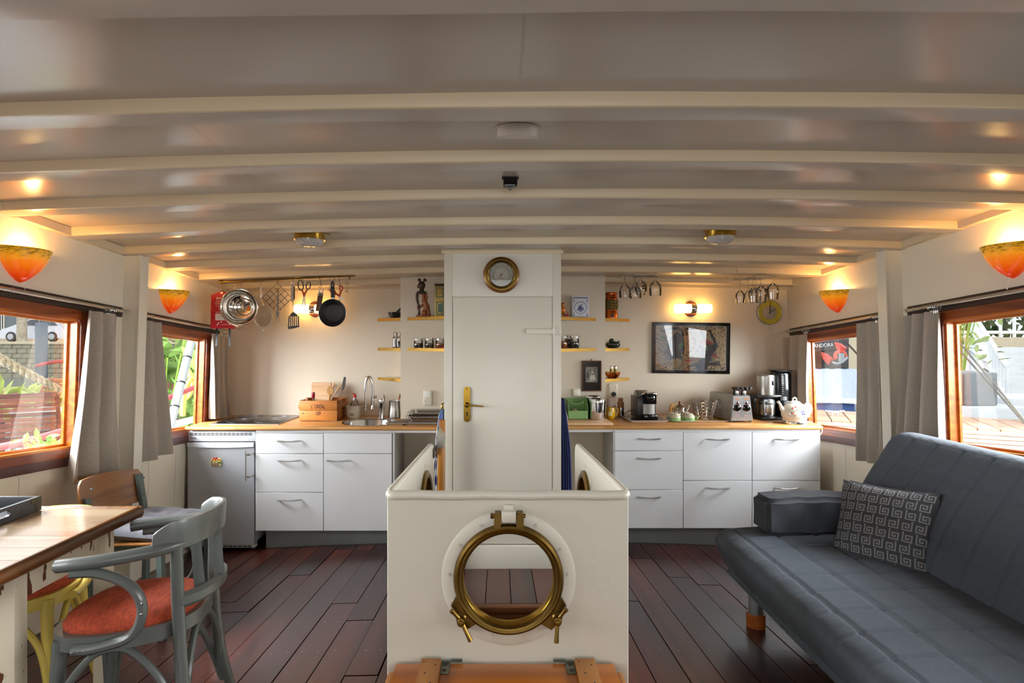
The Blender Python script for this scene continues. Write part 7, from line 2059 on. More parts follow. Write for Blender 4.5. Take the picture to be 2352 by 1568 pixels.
def armchair(label, x, y, rz, mp, group='bentwood armchairs with rust orange seats', arms=True, cz=.704):
 M0 = standM(x, y, rz)
 t = thing('armchair', label, 'chair', M=M0, group=group)
 o = lambda nm, bm, m, p=t, **k: obj(nm, bm, m, p, world=False, **k)
 SH = .455
 # seat frame: horseshoe, straight front (local -Y is the front)
 seat = [(.205 * math.cos(a) * (1.0), .205 * math.sin(a) * 1.0 if math.sin(a) > 0 else .205 * math.sin(a)) for a in [2 * PI * i / 40 for i in range(40)]]
 seat = [(px * (1.08 if py < 0 else 1), py) for px, py in seat]
 sq = lambda s: [((abs(math.cos(a)) ** .72) * math.copysign(1, math.cos(a)) * .218 * s * (1 - .07 * (math.sin(a) > 0) * math.sin(a)), (abs(math.sin(a)) ** .8) * math.copysign(1, math.sin(a)) * .205 * s) for a in [2 * PI * i / 48 for i in range(48)]]
 bm = new(); annulus(bm, sq(.84), sq(1), .042, T(0, 0, SH - .03)); bmesh.ops.bevel(bm, geom=[e for e in bm.edges if e.calc_face_angle(0) > 1.2], offset=.006, segments=2, affect='EDGES'); o('seat_frame', bm, mp)
 bm = new()
 R_ = [[bm.verts.new((px, py, z_)) for px, py in sq(s)] for s, z_ in ((.80, SH - .03), (.90, SH - .010), (.905, SH + .004), (.86, SH + .020), (.72, SH + .034), (.45, SH + .043), (.15, SH + .046))]
 for a, b in zip(R_[:-1], R_[1:]):
  for i in range(48): j = (i + 1) % 48; bm.faces.new((a[i], a[j], b[j], b[i]))
 bm.faces.new(R_[0][::-1]); bm.faces.new(R_[-1]); o('upholstered_seat', bm, m_orange, smooth=80)
 for s in (-1, 1):
  bm = new(); tube(bm, [(s * .165, -.145, SH - .025), (s * .172, -.155, SH * .5), (s * .182, -.168, 0)], [.021, .018, .014], 10); o('leg', bm, mp)
  bm = new(); tube(bm, cr([(s * .20, .245, 0), (s * .178, .195, .22), (s * .170, .175, SH), (s * .178, .172, .58), (s * .186, .172, .68)], 4), [.014, .015, .016, .018, .019, .019, .018, .018, .018, .018, .018, .018, .018, .018, .018, .018, .018], 10, sy=1.0); o('leg', bm, mp)
 # arm rail: flat bow at arm height
 rail = [(-.232, -.125, .660), (-.243, -.06, .664), (-.241, .03, .670), (-.212, .14, .678), (-.13, .200, .684), (0, .220, .686), (.13, .200, .684), (.212, .14, .678), (.241, .03, .670), (.243, -.06, .664), (.232, -.125, .660)]
 bm = new(); tube(bm, cr(rail, 5), .020, 8, sx=1.05, sy=.95, up=(0, 0, 1)); bb = o('arm_rail', bm, mp, smooth=50)
 crest = [(-.225, .115, cz), (-.178, .186, cz + .004), (-.1, .224, cz + .008), (0, .236, cz + .01), (.1, .224, cz + .008), (.178, .186, cz + .004), (.225, .115, cz)]
 C = cr(crest, 5); bm = new()
 rows = []
 for i, p in enumerate(C):
  e = min(i, len(C) - 1 - i); hh = .046 if e > 2 else .020 + .009 * e
  tn_ = (C[min(i + 1, len(C) - 1)] - C[max(i - 1, 0)]).normalized(); nn = Vector((tn_.y, -tn_.x, 0))
  rows.append([bm.verts.new(q_) for q_ in (p - nn * .009 + Vector((0, 0, -.038)), p + nn * .009 + Vector((0, 0, -.038)), p + nn * .010 + Vector((0, .006, hh - .012)), p + nn * .004 + Vector((0, .006, hh)), p - nn * .006 + Vector((0, .006, hh)), p - nn * .009 + Vector((0, .004, hh - .012)))])
 for a, b in zip(rows[:-1], rows[1:]):
  for i in range(6): j = (i + 1) % 6; bm.faces.new((a[i], a[j], b[j], b[i]))
 bm.faces.new(rows[0]); bm.faces.new(rows[-1][::-1]); (o('crest_rail', bm, mp, smooth=50) if arms else bm.free())
 bm = new(); tube(bm, cr([(-.176, .178, SH + .055), (-.12, .222, SH + .055), (0, .245, SH + .055), (.12, .222, SH + .055), (.176, .178, SH + .055)], 5), .022, 6, sx=.6, sy=1.1, up=(0, 0, 1)); o('lower_rail', bm, mp)
 for x_ in (-.085, 0, .085):
  yb = .236 - abs(x_) * .35 if x_ else .243
  bm = new(); tube(bm, [(x_ * .95, yb, SH + .06), (x_ * 1.05, yb - .012, .685)], .014, 6, sx=1.25, sy=.5); o('back_slat', bm, mp)
 for s in (-1, 1):
  bm = new(); tube(bm, cr([(s * .240, -.085, .638), (s * .244, -.01, .632), (s * .244, .07, .590), (s * .238, .10, .520), (s * .230, .07, .445), (s * .228, -.02, .420), (s * .222, -.085, .418)], 5), .0145, 10, sx=1.1); o('arm_support', bm, mp)
  bm = new(); tube(bm, cr([(s * .195, -.158, .10), (s * .195, -.13, .27), (s * .195, -.06, .375), (s * .19, 0, .398), (s * .185, .06, .375), (s * .182, .14, .27), (s * .19, .20, .10)], 5), .011, 8); o('leg_brace', bm, mp)
 for yy, dz in ((-.17, 0), (.195, 0)):
  bm = new(); tube(bm, cr([(-.18, yy, .12), (-.15, yy, .28), (-.07, yy * .98, .385), (0, yy * .98, .40), (.07, yy * .98, .385), (.15, yy, .28), (.18, yy, .12)], 5), .011, 8); o('leg_brace', bm, mp)
 bm = new()
 for s in (-1, 1):
  for (yy, zz) in ((.106, .540), (.104, .510), (-.05, .419), (-.08, .418)): ball(bm, (s * (.240 if zz > .5 else .224) + s * .014, yy, zz), .0045, 6)
 o('screws', bm, m_silver, kind='stuff')
 return t
armchair('grey painted bentwood armchair with rust orange seat, nearest the camera', -1.165, 1.80, -79, m_greychair)
armchair('yellow painted bentwood armchair with rust orange seat, tucked behind the table', -1.79, 2.03, 20, m_yellow, arms=False)
# school chair with bare wooden back, and its cushion
M0 = standM(-1.735, 2.80, 82)
t = thing('school_chair', 'old grey school chair with bent plywood back, in front of the curtain', 'chair', M=M0)
m_ply = wood('worn plywood', '#6e4420', '#a56f38', .4, 0, 10, .02, coat=.2)
m_schg = mat('grey green worn paint', '#5d6a68', .45, var=.2, vs=20, bump=.2)
o = lambda nm, bm, m, **k: obj(nm, bm, m, t, world=False, **k)
for s in (-1, 1):
 bm = new(); tube(bm, [(s * .175, .20, 0), (s * .165, .175, .42), (s * .165, .225, .72 if s > 0 else .655)], .019, 4, sx=.9, sy=1.1); o('leg', bm, m_schg)
 bm = new(); tube(bm, [(s * .165, -.175, .42), (s * .175, -.19, 0)], .019, 4); o('leg', bm, m_schg)
 bm = new(); box2(bm, (s * .165 - .009, -.17, .395), (s * .165 + .009, .17, .435), .002); o('seat_rail', bm, m_schg)
bm = new(); box2(bm, (-.18, -.195, .395), (.18, -.165, .435), .002); o('seat_rail', bm, m_schg)
bm = new(); box2(bm, (-.2, -.20, .436), (.2, .19, .448), .004); o('seat', bm, m_ply)
bm = new(); sheet(bm, lambda a, b: ((a - .5) * .40 * (1 - .12 * (2 * b - 1) ** 4), .208 + .035 * math.sin(PI * a) + .03 * b, .575 + .17 * b + .012 * math.sin(PI * a) * (1 if b > .5 else -.6)), 16, 8, .009)
o('backrest', bm, m_ply, smooth=70)
bm = new()
for x_ in (-.165, .165):
 for z_ in (.61, .70): ball(bm, (x_, .195, z_), .006, 8)
o('screws', bm, m_schg, kind='stuff')
m_cush = mat('grey cushion cloth', '#55545c', .85, var=.05, vs=40, bump=.15, bs=200, sheen=.2)
t = thing('seat_cushion', 'tufted grey seat cushion on the school chair', 'cushion', M=M0 @ T(.01, -.045, .452) @ RX(7) @ RY(-3) @ RZ(6))
def cus(a, b, top=1):
 x, y = (a - .5), (b - .5)
 e = (1 - abs(2 * x) ** 5) * (1 - abs(2 * y) ** 5)
 tf = 1 - .45 * max(math.exp(-((abs(x) - .22) ** 2 + (abs(y) - .22) ** 2) / .004), 0) - .22 * math.exp(-x * x / .0006) - .22 * math.exp(-y * y / .0006)
 k = 1 - .05 * (1 - e)
 return (x * .43 * k, y * .45 * k, .036 + top * .036 * (max(e, 0) ** .35) * tf)
bm = new(); sheet(bm, lambda a, b: cus(a, b, 1), 36, 36); sheet(bm, lambda a, b: cus(a, b, -.85), 18, 18); obj('filled_cover', bm, m_cush, t, world=False, smooth=80)
bm = new()
for sx in (-.105, .105):
 for sy in (-.105, .105): ball(bm, (sx, sy, .042), .010, 8, 1, 1, .5)
obj('tufts', bm, m_cush, t, world=False, kind='stuff')
# sofa bed
t = thing('sofa_bed', 'low dark grey quilted sofa bed along the right-hand windows', 'sofa', (1.6, 2.0, fz(1.6, 2.0)))
SY0, SY1 = .95, 2.90
def seatsec(u):      # cross-section of the seat mattress, x and z along the girth
 P_ = [(1.75, .33), (1.22, .275), (1.185, .30), (1.145, .37), (1.115, .435), (1.125, .475), (1.18, .500), (1.30, .510), (1.45, .515), (1.60, .520), (1.80, .525)]
 C = cr([(p[0], p[1], 0) for p in P_], 4)
 f_ = u * (len(C) - 1); i = min(int(f_), len(C) - 2); return C[i].lerp(C[i + 1], f_ - i)
def quilt(a, b, na, nb):
 fa, fb = (a * na) % 1, (b * nb) % 1
 d1, d2 = min(fa, 1 - fa), min(fb, 1 - fb)
 return math.exp(-(d1 / .035) ** 2) + math.exp(-(d2 / .035) ** 2)
def seatfn(a, b):
 p = seatsec(a); y = SY0 + (SY1 - SY0) * b
 e = min(1, (1 - b) / .03)
 q_ = 0
 if a > .50: q_ = quilt((a - .50) / .5, b + .0, 4, 13)
 elif a > .12: q_ = quilt(.5, b, 1, 13) * .6
 w = .0016 * math.sin(y * 37 + a * 20) * (1 if .3 < a < .62 else .2)
 n_ = Vector((0, 0, 1)) if a > .5 else Vector((-1, 0, .2))
 k = .985 + .015 * e
 v = Vector((1.5 + (p.x - 1.5) * (.9 + .1 * math.sin(PI / 2 * e)), y, .4 + (p.y - .4) * (.86 + .14 * math.sin(PI / 2 * e))))
 return v + n_ * (-.009 * q_ + w)
bm = new(); sheet(bm, seatfn, 96, 182)
bm.verts.ensure_lookup_table()
prism(bm, [(p.x, p.y) for p in [seatsec(i / 30) for i in range(31)]][::-1], .02, Matrix(((1, 0, 0, 0), (0, 0, 1, SY1 - .035), (0, 1, 0, 0), (0, 0, 0, 1))))
obj('seat_mattress', bm, m_fabric, t, smooth=80)
def backfn(a, b):
 P_ = [(1.86, .47), (1.77, .49), (1.755, .54), (1.80, .66), (1.88, .80), (1.975, .93), (2.02, .985), (2.06, 1.005), (2.13, 1.000), (2.165, .97), (2.10, .82)]
 C = cr([(p[0], p[1], 0) for p in P_], 4); f_ = a * (len(C) - 1); i = min(int(f_), len(C) - 2); p = C[i].lerp(C[i + 1], f_ - i)
 y = SY0 + (SY1 - .03 - SY0) * b; e = min(1, (1 - b) / .025)
 q_ = 0
 if .12 < a < .62: q_ = quilt((a - .12) / .5, b, 3, 13)
 elif a >= .66: q_ = quilt(.5, b, 1, 13) * .8
 w = .002 * math.sin(y * 90) * (1 if .55 < a < .66 else .1)
 return Vector((1.98 + (p.x - 1.98) * (.8 + .2 * math.sin(PI / 2 * e)), y, p.y - .02 * (1 - math.sin(PI / 2 * e)))) + Vector((-.8, 0, .5)) * (-.008 * q_ + w)
bm = new(); sheet(bm, backfn, 90, 182)
prism(bm, [(1.80, .50), (1.80, .62), (1.90, .78), (2.02, .95), (2.07, .975), (2.13, .97), (2.10, .82), (1.92, .50)], .02, Matrix(((1, 0, 0, 0), (0, 0, 1, SY1 - .06), (0, 1, 0, 0), (0, 0, 0, 1))))
obj('back_mattress', bm, m_fabric, t, smooth=80)
bm = new(); box2(bm, (1.23, SY0, .245), (1.27, SY1 - .12, .285), .003); box2(bm, (1.23, SY1 - .16, .245), (1.95, SY1 - .12, .285), .003); obj('frame_rail', bm, m_silver, t)
for (x, y) in ((1.24, 2.69), (1.24, 1.2), (1.95, 2.69), (1.95, 1.2)):
 f0 = fz(x, y); bh = .066 if (y > 2) else .001
 if y > 2:
  bm = new(); lathe(bm, [(0, 0), (.043, 0), (.043, bh), (.036, bh), (0, bh - .001)], 28, T(x, y, f0)); obj('wooden_riser', bm, mat('riser wood', '#a3561f', .4, var=.25, vs=30, stretch=(1, 1, 6)), t)
 bm = new(); lathe(bm, [(0, 0), (.033, 0), (.033, .29 - f0 - bh), (0, .29 - f0 - bh)], 24, T(x, y, f0 + bh)); obj('leg', bm, m_alu, t)
# armrest bolster
def bolster(label, y0, y1):
 bm = new(); bmesh.ops.create_cube(bm, size=1)
 x0, x1, z0, z1 = 1.315, 1.86, .508, .688
 for v in bm.verts: v.co = Vector(((x0 + x1) / 2 + v.co.x * (x1 - x0), (y0 + y1) / 2 + v.co.y * (y1 - y0), (z0 + z1) / 2 + v.co.z * (z1 - z0)))
 bmesh.ops.bevel(bm, geom=list(bm.edges), offset=.022, segments=3, affect='EDGES')
 bmesh.ops.subdivide_edges(bm, edges=[e for e in bm.edges if e.calc_length() > .08], cuts=10, use_grid_fill=True)
 rn = random.Random(4)
 for v in bm.verts:
  v.co.z += (.010 if v.co.z > .6 else 0) * math.sin((v.co.x - x0) * 5.5) + .0025 * math.sin(v.co.x * 45 + v.co.y * 20); v.co.y += .003 * math.sin(v.co.x * 38 + v.co.z * 30)
 return bm
t2 = thing('sofa_bolster', 'boxy dark grey armrest cushion at the far end of the sofa', 'cushion', (1.6, 2.82, .508))
obj('cover', bolster('', 2.735, 2.90), m_fabricd, t2, smooth=80)
bm = new(); box2(bm, (1.315, 1.05, .515), (1.72, 1.22, .69), .03, seg=4); solo('sofa_bolster', bm, m_fabricd, 'dark grey armrest cushion at the near end of the sofa, cut by the frame', 'cushion', smooth=80)
# scatter cushion with key pattern
def keymat():
 m = bpy.data.materials.new('key pattern cloth'); m.use_nodes = True
 N = m.node_tree.nodes; L = m.node_tree.links; b = N['Principled BSDF']; b.inputs['Roughness'].default_value = .85
 at_ = N.new('ShaderNodeAttribute'); at_.attribute_name = 'key'
 mx = N.new('ShaderNodeMixRGB'); mx.inputs['Color1'].default_value = (*lin('#3b3c40'), 1); mx.inputs['Color2'].default_value = (*lin('#7f7f80'), 1)
 L.new(at_.outputs['Fac'], mx.inputs['Fac']); L.new(mx.outputs['Color'], b.inputs['Base Color'])
 return m
GK = ["1111111.", "1.....1.", "1.111.1.", "1.1...1.", "1.1.111.", "1.1.....", "1.111111", "........"]
G1 = ["11111110", "10000010", "10111010", "10101010", "10001010", "11111010", "00000010", "00000010"]
m_key = keymat()
MC = T(1.715, 2.49, .635) @ RZ(-52) @ RX(-24) @ RZ(-9)
t = thing('scatter_cushion', 'square cushion with grey spiral key pattern leaning on the sofa back', 'cushion', M=MC @ FACE @ T(0, -.19, 0))
MM = MC @ FACE
for side in (1, -1):
 bm = new(); n = 72
 def pf(a, b):
  x, y = a - .5, b - .5
  e = max(0, (1 - (2 * abs(x)) ** 2.4) * (1 - (2 * abs(y)) ** 2.4))
  pin = 1 - .075 * (1 - abs(2 * y) ** 2) * (2 * abs(x)) ** 3; pin2 = 1 - .075 * (1 - abs(2 * x) ** 2) * (2 * abs(y)) ** 3
  return MM @ Vector((x * .40 * pin, y * .38 * pin2, side * (.003 + .062 * e ** .55)))
 sheet(bm, pf, n, n)
 if side == 1:
  o = obj('cover_front', bm, m_key, t, smooth=80)
  at_ = o.data.attributes.new('key', 'FLOAT', 'FACE')
  vals = []
  for i in range(n):
   for j in range(n):
    ti, tj = i // 9, j // 9
    u, v = (i % 9), (j % 9)
    if u > 7: k = 0
    elif v > 7: k = 0
    else:
     uu = 7 - u if (tj % 2) else u
     k = 1 if G1[v][uu] == '1' else 0
    vals.append(float(k))
  at_.data.foreach_set('value', vals)
 else: obj('cover_back', bm, m_fabricd, t, smooth=80)
bm = new()
tube(bm, [MM @ Vector((x * .40 * (1 - .075 * (1 - abs(2 * y) ** 2) * (2 * abs(x)) ** 3), y * .38 * (1 - .075 * (1 - abs(2 * x) ** 2) * (2 * abs(y)) ** 3), 0)) for x, y in [(math.copysign(min(abs(math.cos(a)) * 1.3, 1), math.cos(a)) / 2, math.copysign(min(abs(math.sin(a)) * 1.3, 1), math.sin(a)) / 2) for a in [2 * PI * i / 72 for i in range(72)]]], .0055, 6, closed=True)
obj('piping', bm, m_key, t, smooth=80)
# pine chest in front of the enclosure
m_pine = wood('honey pine', '#7a3d0c', '#ad6518', .35, 0, 9, .08, coat=.3)
m_pined = wood('paler pine batten', '#86531f', '#ab7236', .5, 1, 12, .05)
m_zinc = mat('galvanised hinge', '#6d7468', .45, .8, var=.25, vs=30)
cx0, cx1, cy0, cy1, ch = -.308, .344, 1.32, 1.668, .507
t = thing('wooden_chest', 'honey-coloured pine chest with battens and zinc hinges, before the porthole', 'chest', (.02, 1.5, fz(.02, 1.5)))
for i in range(3):
 a = cy0 + (cy1 - cy0) * [0, .36, .72][i]; b = cy0 + (cy1 - cy0) * [.358, .718, 1][i]
 bm = new(); box2(bm, (cx0, a, ch - .018), (cx1, b, ch), .003); obj('lid_board', bm, m_pine, t)
for a in (-.232, .226):
 bm = new(); box2(bm, (a, cy0 + .01, ch + .0002), (a + .060, cy1, ch + .016), .002); bt = obj('lid_batten', bm, m_pined, t)
 bm = new()
 for (dx, dy) in ((.01, .02), (.045, .035), (.02, .075), (.04, .12)): prism(bm, circ(a + dx, cy1 - dy, .0028, 8), .0006, T(0, 0, ch + .0162))
 obj('nail_heads', bm, m_batten, bt, kind='stuff')
for a, s in ((-.172, 1), (.199, -1)):
 bm = new(); box2(bm, (a, cy1 - .055, ch + .0003), (a + .026, cy1 + .002, ch + .0035), .001); tube(bm, [(a + (.028 if s > 0 else -.036), cy1 + .004, ch + .006), (a + (.062 if s > 0 else .0), cy1 + .004, ch + .006)], .004, 8); tube(bm, [(a, cy1 + .002, ch + .003), (a + .026, cy1 + .002, ch + .003)], .004, 8)
 h_ = obj('hinge', bm, m_zinc, t)
 bm = new()
 for dy in (.012, .04): lathe(bm, [(0, .001), (.006, .001), (.0075, 0)], 10, T(a + .013, cy1 - dy, ch + .0036))
 obj('screws', bm, m_batten, h_, kind='stuff')
zb = fz(.02, 1.5) + .025
for i in range(2):
 z0, z1 = zb + (ch - .02 - zb) * i / 2, zb + (ch - .02 - zb) * (i + 1) / 2 - .001
 for y in (cy0 + .005, cy1 - .02):
  bm = new(); box2(bm, (cx0 + .006, y, z0), (cx1 - .006, y + .014, z1), .002); obj('side_board', bm, m_pine, t)
 for x in (cx0 + .006, cx1 - .02):
  bm = new(); box2(bm, (x, cy0 + .02, z0), (x + .014, cy1 - .021, z1), .002); obj('end_board', bm, m_pine, t)
for x in (cx0 - .020, cx1 - .002):
 bm = new(); box2(bm, (x, cy0 + .03, ch - .085), (x + .024, cy1 - .02, ch - .012), .007); obj('carry_handle', bm, m_pined, t)
# ------------------------------------------------------------------ outside, left: pontoon deck, neighbouring boat, quay
m_deckw = mat('pale grey deck', '#b9bcbc', .6, var=.08, vs=3)
m_water = mat('canal water', '#6f7a78', .15, bump=.3, bs=3)
m_teak = wood('weathered red teak', '#5a2b22', '#9a5a48', .5, 0, 12, .1)
m_teako = wood('orange teak', '#8a4a24', '#c48450', .5, 2, 12, .1)
m_leaf = mat('bright leaf', '#7d9e50', .6, var=.35, vs=6)
m_leafd = mat('dark foliage', '#3f5a2c', .7, var=.5, vs=4)
m_pinkred = mat('faded red paint', '#b0474a', .5, var=.1)
m_gpipe = mat('grey pipe', '#9aa3a8', .4, .3)
def slab(name, lab, cat, a, b, m, bev=0): bm = new(); box2(bm, a, b, bev); return solo(name, bm, m, lab, cat)
slab('water', 'grey-green canal water beyond the left windows', 'water', (-60, -5, -.75), (-2.9, 60, -.7), m_water)['kind'] = 'stuff'
slab('water', 'dark canal water beyond the right windows', 'water', (2.9, -5, -.75), (60, 60, -.7), m_water)['kind'] = 'stuff'
slab('pontoon', 'pale grey deck under the garden chairs outside the left windows', 'deck', (-9, 2, -.25), (-3.1, 10.2, -.06), m_deckw)
def garden_chair(label, M, m, w=.56):
 t = thing('garden_chair', label, 'chair', M=M, group='slatted teak garden chairs on the pontoon')
 o = lambda nm, bm: obj(nm, bm, m, t, world=False)
 for s in (-1, 1):
  bm = new(); box2(bm, (s * w / 2 - .02, -.25, 0), (s * w / 2 + .02, -.2, .62), .005); o('leg', bm)
  bm = new(); tube(bm, cr([(s * w / 2, .22, 0), (s * w / 2, .20, .4), (s * w / 2, .27, .75), (s * w / 2, .36, .95)], 3), .024, 4); o('leg', bm)
  bm = new(); tube(bm, cr([(s * w / 2, -.27, .62), (s * w / 2, 0, .65), (s * w / 2, .24, .60)], 4), .026, 4, sx=1.2, sy=.6); o('arm', bm)
  bm = new(); box2(bm, (s * w / 2 - .012, -.22, .32), (s * w / 2 + .012, .22, .38), .003); o('side_rail', bm)
 for k in range(6):
  bm = new(); y = -.22 + k * .08; box2(bm, (-w / 2, y, .385), (w / 2, y + .06, .405), .003); o('seat_slat', bm)
 for k in range(9):
  z = .46 + k * .053; y = .215 + .14 * ((z - .45) / .5) ** 1.3; bm = new(); box2(bm, (-w / 2 + .02, y - .008, z), (w / 2 - .02, y + .008, z + .038), .003); o('back_slat', bm)
 bm = new(); box2(bm, (-w / 2, .345, .93), (w / 2, .385, .985), .01); o('top_rail', bm)
 return t
zf = -.06
p = at(70, 780, 6.2); garden_chair('dark red slatted garden chair seen through the near left window', T(p.x, 6.2, zf + .002) @ RZ(212) @ S(.98, .98, .98), m_teak)
p = at(58, 780, 7.6); garden_chair('orange slatted folding garden chair behind the dark red one', T(p.x, 7.6, zf + .002) @ RZ(330), m_teako)
t = thing('side_table', 'small round-cornered table with bent grey pipe legs outside', 'table', tuple(Vector((at(115, 0, 6.9).x, 6.9, zf))))
c = Vector((at(118, 0, 6.9).x, 6.9, zf))
bm = new(); box(bm, (c.x, c.y, .60), (.62, .5, .035), .01); obj('top', bm, m_deckw, t)
for s in (-1, 1):
 bm = new(); tube(bm, cr([(c.x - .28, c.y + s * .18, zf), (c.x - .28, c.y + s * .18, .45), (c.x - .22, c.y + s * .18, .56), (c.x + .2, c.y + s * .18, .57)], 4), .025, 8); obj('leg', bm, m_gpipe, t)
 bm = new(); tube(bm, [(c.x + .2, c.y + s * .18, .57), (c.x + .26, c.y + s * .18, zf)], .02, 8); obj('leg', bm, m_gpipe, t)
# mooring rope, pipe rail, plants
m_rope = mat('weathered rope', '#6a6454', .9, var=.4, vs=40, bump=1, bs=60)
t = thing('mooring_rope', 'thick weathered mooring rope slanting past the near left window', 'rope', tuple(at(150, 890, 4.3)))
ra_, rb2 = at(-330, 640, 3.3), at(200, 925, 4.4)
for k in range(3):
 bm = new(); N = 130
 ax = (rb2 - ra_).normalized(); s1 = ax.cross(Vector((0, 0, 1))).normalized(); s2 = ax.cross(s1)
 tube(bm, [ra_.lerp(rb2, i / N) + (s1 * math.cos(i * .55 + k * 2.094) + s2 * math.sin(i * .55 + k * 2.094)) * (.030 - .021 * i / N) - Vector((0, 0, .07 * math.sin(PI * i / N) * .3)) for i in range(N + 1)], [.031 - .022 * i / N for i in range(N + 1)], 8); obj('strand', bm, m_rope, t)
bm = new(); tube(bm, cr([at(-60, 1037, 3.7), at(40, 1018, 3.85), at(150, 988, 4.1), at(330, 935, 4.6), at(470, 880, 5.4)], 4), .024, 10)
for px, py, d in ((60, 1014, 3.9), (300, 945, 4.5)): a = at(px, py, d); tube(bm, [a, (a.x, a.y, -.059)], .018, 8)
solo('handrail', bm, m_pinkred, 'faded red pipe handrail running along outside the left windows', 'rail', base=tuple(at(60, 1018, 3.9)))
def leafplant(label, ctr, n, rad, h, ls, seed, m, cat='plant'):
 rn = random.Random(seed); t = thing('leafy_plant', label, cat, (ctr[0], ctr[1], ctr[2]))
 st = new(); lf = new()
 for k in range(max(3, n // 7)):
  a = rn.uniform(0, 2 * PI); r_ = rad * rn.uniform(.2, .8); tube(st, cr([(ctr[0], ctr[1], ctr[2]), (ctr[0] + r_ * .4 * math.cos(a), ctr[1] + r_ * .4 * math.sin(a), ctr[2] + h * .5), (ctr[0] + r_ * math.cos(a), ctr[1] + r_ * math.sin(a), ctr[2] + h * rn.uniform(.7, 1))], 3), .008, 5)
 for k in range(n):
  a = rn.uniform(0, 2 * PI); r_ = rad * math.sqrt(rn.random()); z_ = ctr[2] + h * (.25 + .8 * rn.random())
  s = ls * rn.uniform(.6, 1.2)
  M = T(ctr[0] + r_ * math.cos(a), ctr[1] + r_ * math.sin(a), z_) @ Euler((rn.uniform(-1.4, .4), rn.uniform(-.8, .8), rn.uniform(0, 6.3))).to_matrix().to_4x4()
  vs = [lf.verts.new(M @ Vector(q_)) for q_ in ((0, -s, 0), (.42 * s, -.3 * s, .08 * s), (.34 * s, .4 * s, .02 * s), (0, s, -.12 * s), (-.34 * s, .4 * s, .02 * s), (-.42 * s, -.3 * s, .08 * s))]
  mid_ = lf.verts.new(M @ Vector((0, 0, -.07 * s)))
  for i in range(6): lf.faces.new((vs[i], vs[(i + 1) % 6], mid_))
 obj('stems', st, mat('green stem', '#8fae4a', .6), t); o = obj('foliage', lf, m, t, smooth=0); o['kind'] = 'stuff'
c = at(100, 1032, 3.55); leafplant('small bright green plant at the foot of the near left window', (c.x, c.y, c.z - .05), 46, .16, .13, .045, 2, m_leaf)
c = at(375, 860, 6.1); leafplant('tall bright green creeper outside the far left window', (c.x, c.y, -.055), 150, .55, 1.75, .17, 5, m_leaf)
c = at(440, 860, 7.9); leafplant('bushy green plant behind the grey pole', (c.x, c.y, -.055), 120, .5, 1.6, .15, 6, m_leaf)
c = at(125, 930, 9.3); leafplant('yellow-green ornamental grass behind the garden chairs', (c.x, c.y, zf + .005), 120, .7, .75, .2, 9, mat('yellow green leaf', '#b5c46a', .6, var=.3, vs=5))
t = thing('steel_pole', 'grey jointed steel pole leaning outside the far left window', 'pole', tuple(at(390, 985, 4.7)))
a, b = at(385, 1000, 4.7), at(452, 735, 5.3)
bm = new(); tube(bm, [a, b], .036, 14); obj('tube', bm, m_gpipe, t)
for k in (.22, .42, .64, .86):
 bm = new(); q_ = a.lerp(b, k); tube(bm, [q_, a.lerp(b, k + .012)], .039, 14); obj('band', bm, m_black, t)
bm = new(); a = at(400, 985, 4.9); tube(bm, cr([at(372, 935, 4.85), at(368, 975, 4.8), at(385, 990, 4.8)], 3), .045, 10); solo('pole_foot', bm, m_gpipe, 'grey bent pipe at the foot of the steel pole', 'pipe', base=tuple(at(385, 990, 4.8)))
bm = new(); tube(bm, cr([at(420, 955, 5.2), at(424, 900, 5.2), at(438, 870, 5.25), at(441, 870, 5.3), at(432, 850, 5.3), at(418, 848, 5.3)], 5), .022, 8); tube(bm, cr([at(418, 955, 5.4), at(419, 925, 5.4), at(436, 905, 5.4), at(442, 880, 5.4), at(436, 864, 5.4), at(426, 864, 5.4)], 5), .02, 8)
solo('yellow_hose', bm, mat('yellow hose', '#e0c45a', .5), 'yellow hose looped beside the grey pole', 'hose', base=tuple(at(420, 955, 5.2)))
for k, (px, py, w_, h_) in enumerate(((385, 850, .03, .5), (398, 850, .03, .5), (391, 842, .30, .035))):
 pass
t = thing('wooden_gate', 'small purple-brown wooden gate among the leaves', 'gate', tuple(at(382, 890, 7)))
for px in (368, 384, 396): bm = new(); q_ = at(px, 865, 7); box2(bm, (q_.x - .035, q_.y - .015, zf), (q_.x + .035, q_.y + .015, q_.z + .15), .004); obj('board', bm, m_teak, t)
bm = new(); q_ = at(382, 842, 7.0); box(bm, (q_.x, q_.y - .04, q_.z), (.26, .04, .05), .004); obj('rail', bm, m_teak, t)
slab('white_sack', 'white plastic sack at the foot of the far left window', 'sack', tuple(at(398, 985, 4.9)), tuple(at(440, 955, 5.4)), mat('white sack', '#dcdcda', .7), .06)
# red boat alongside
bm = new(); a = at(-120, 835, 10); b = at(330, 860, 10.5)
prism(bm, [(-12, -.7), (-3.8, -.7), (-3.2, .35), (-12.5, .62)], .6, Matrix(((1, 0, 0, 0), (0, 0, 1, 10.6), (0, 1, 0, 0), (0, 0, 0, 1))))
t = solo('moored_boat', bm, mat('rose hull', '#c07a78', .5, var=.1), 'low boat with faded rose hull beyond the garden chairs', 'boat')
bm = new(); tube(bm, cr([at(84, 840, 9.6), at(120, 832, 9.6), at(200, 824, 9.8)], 4), .03, 8); obj('boom', bm, m_pinkred, t)
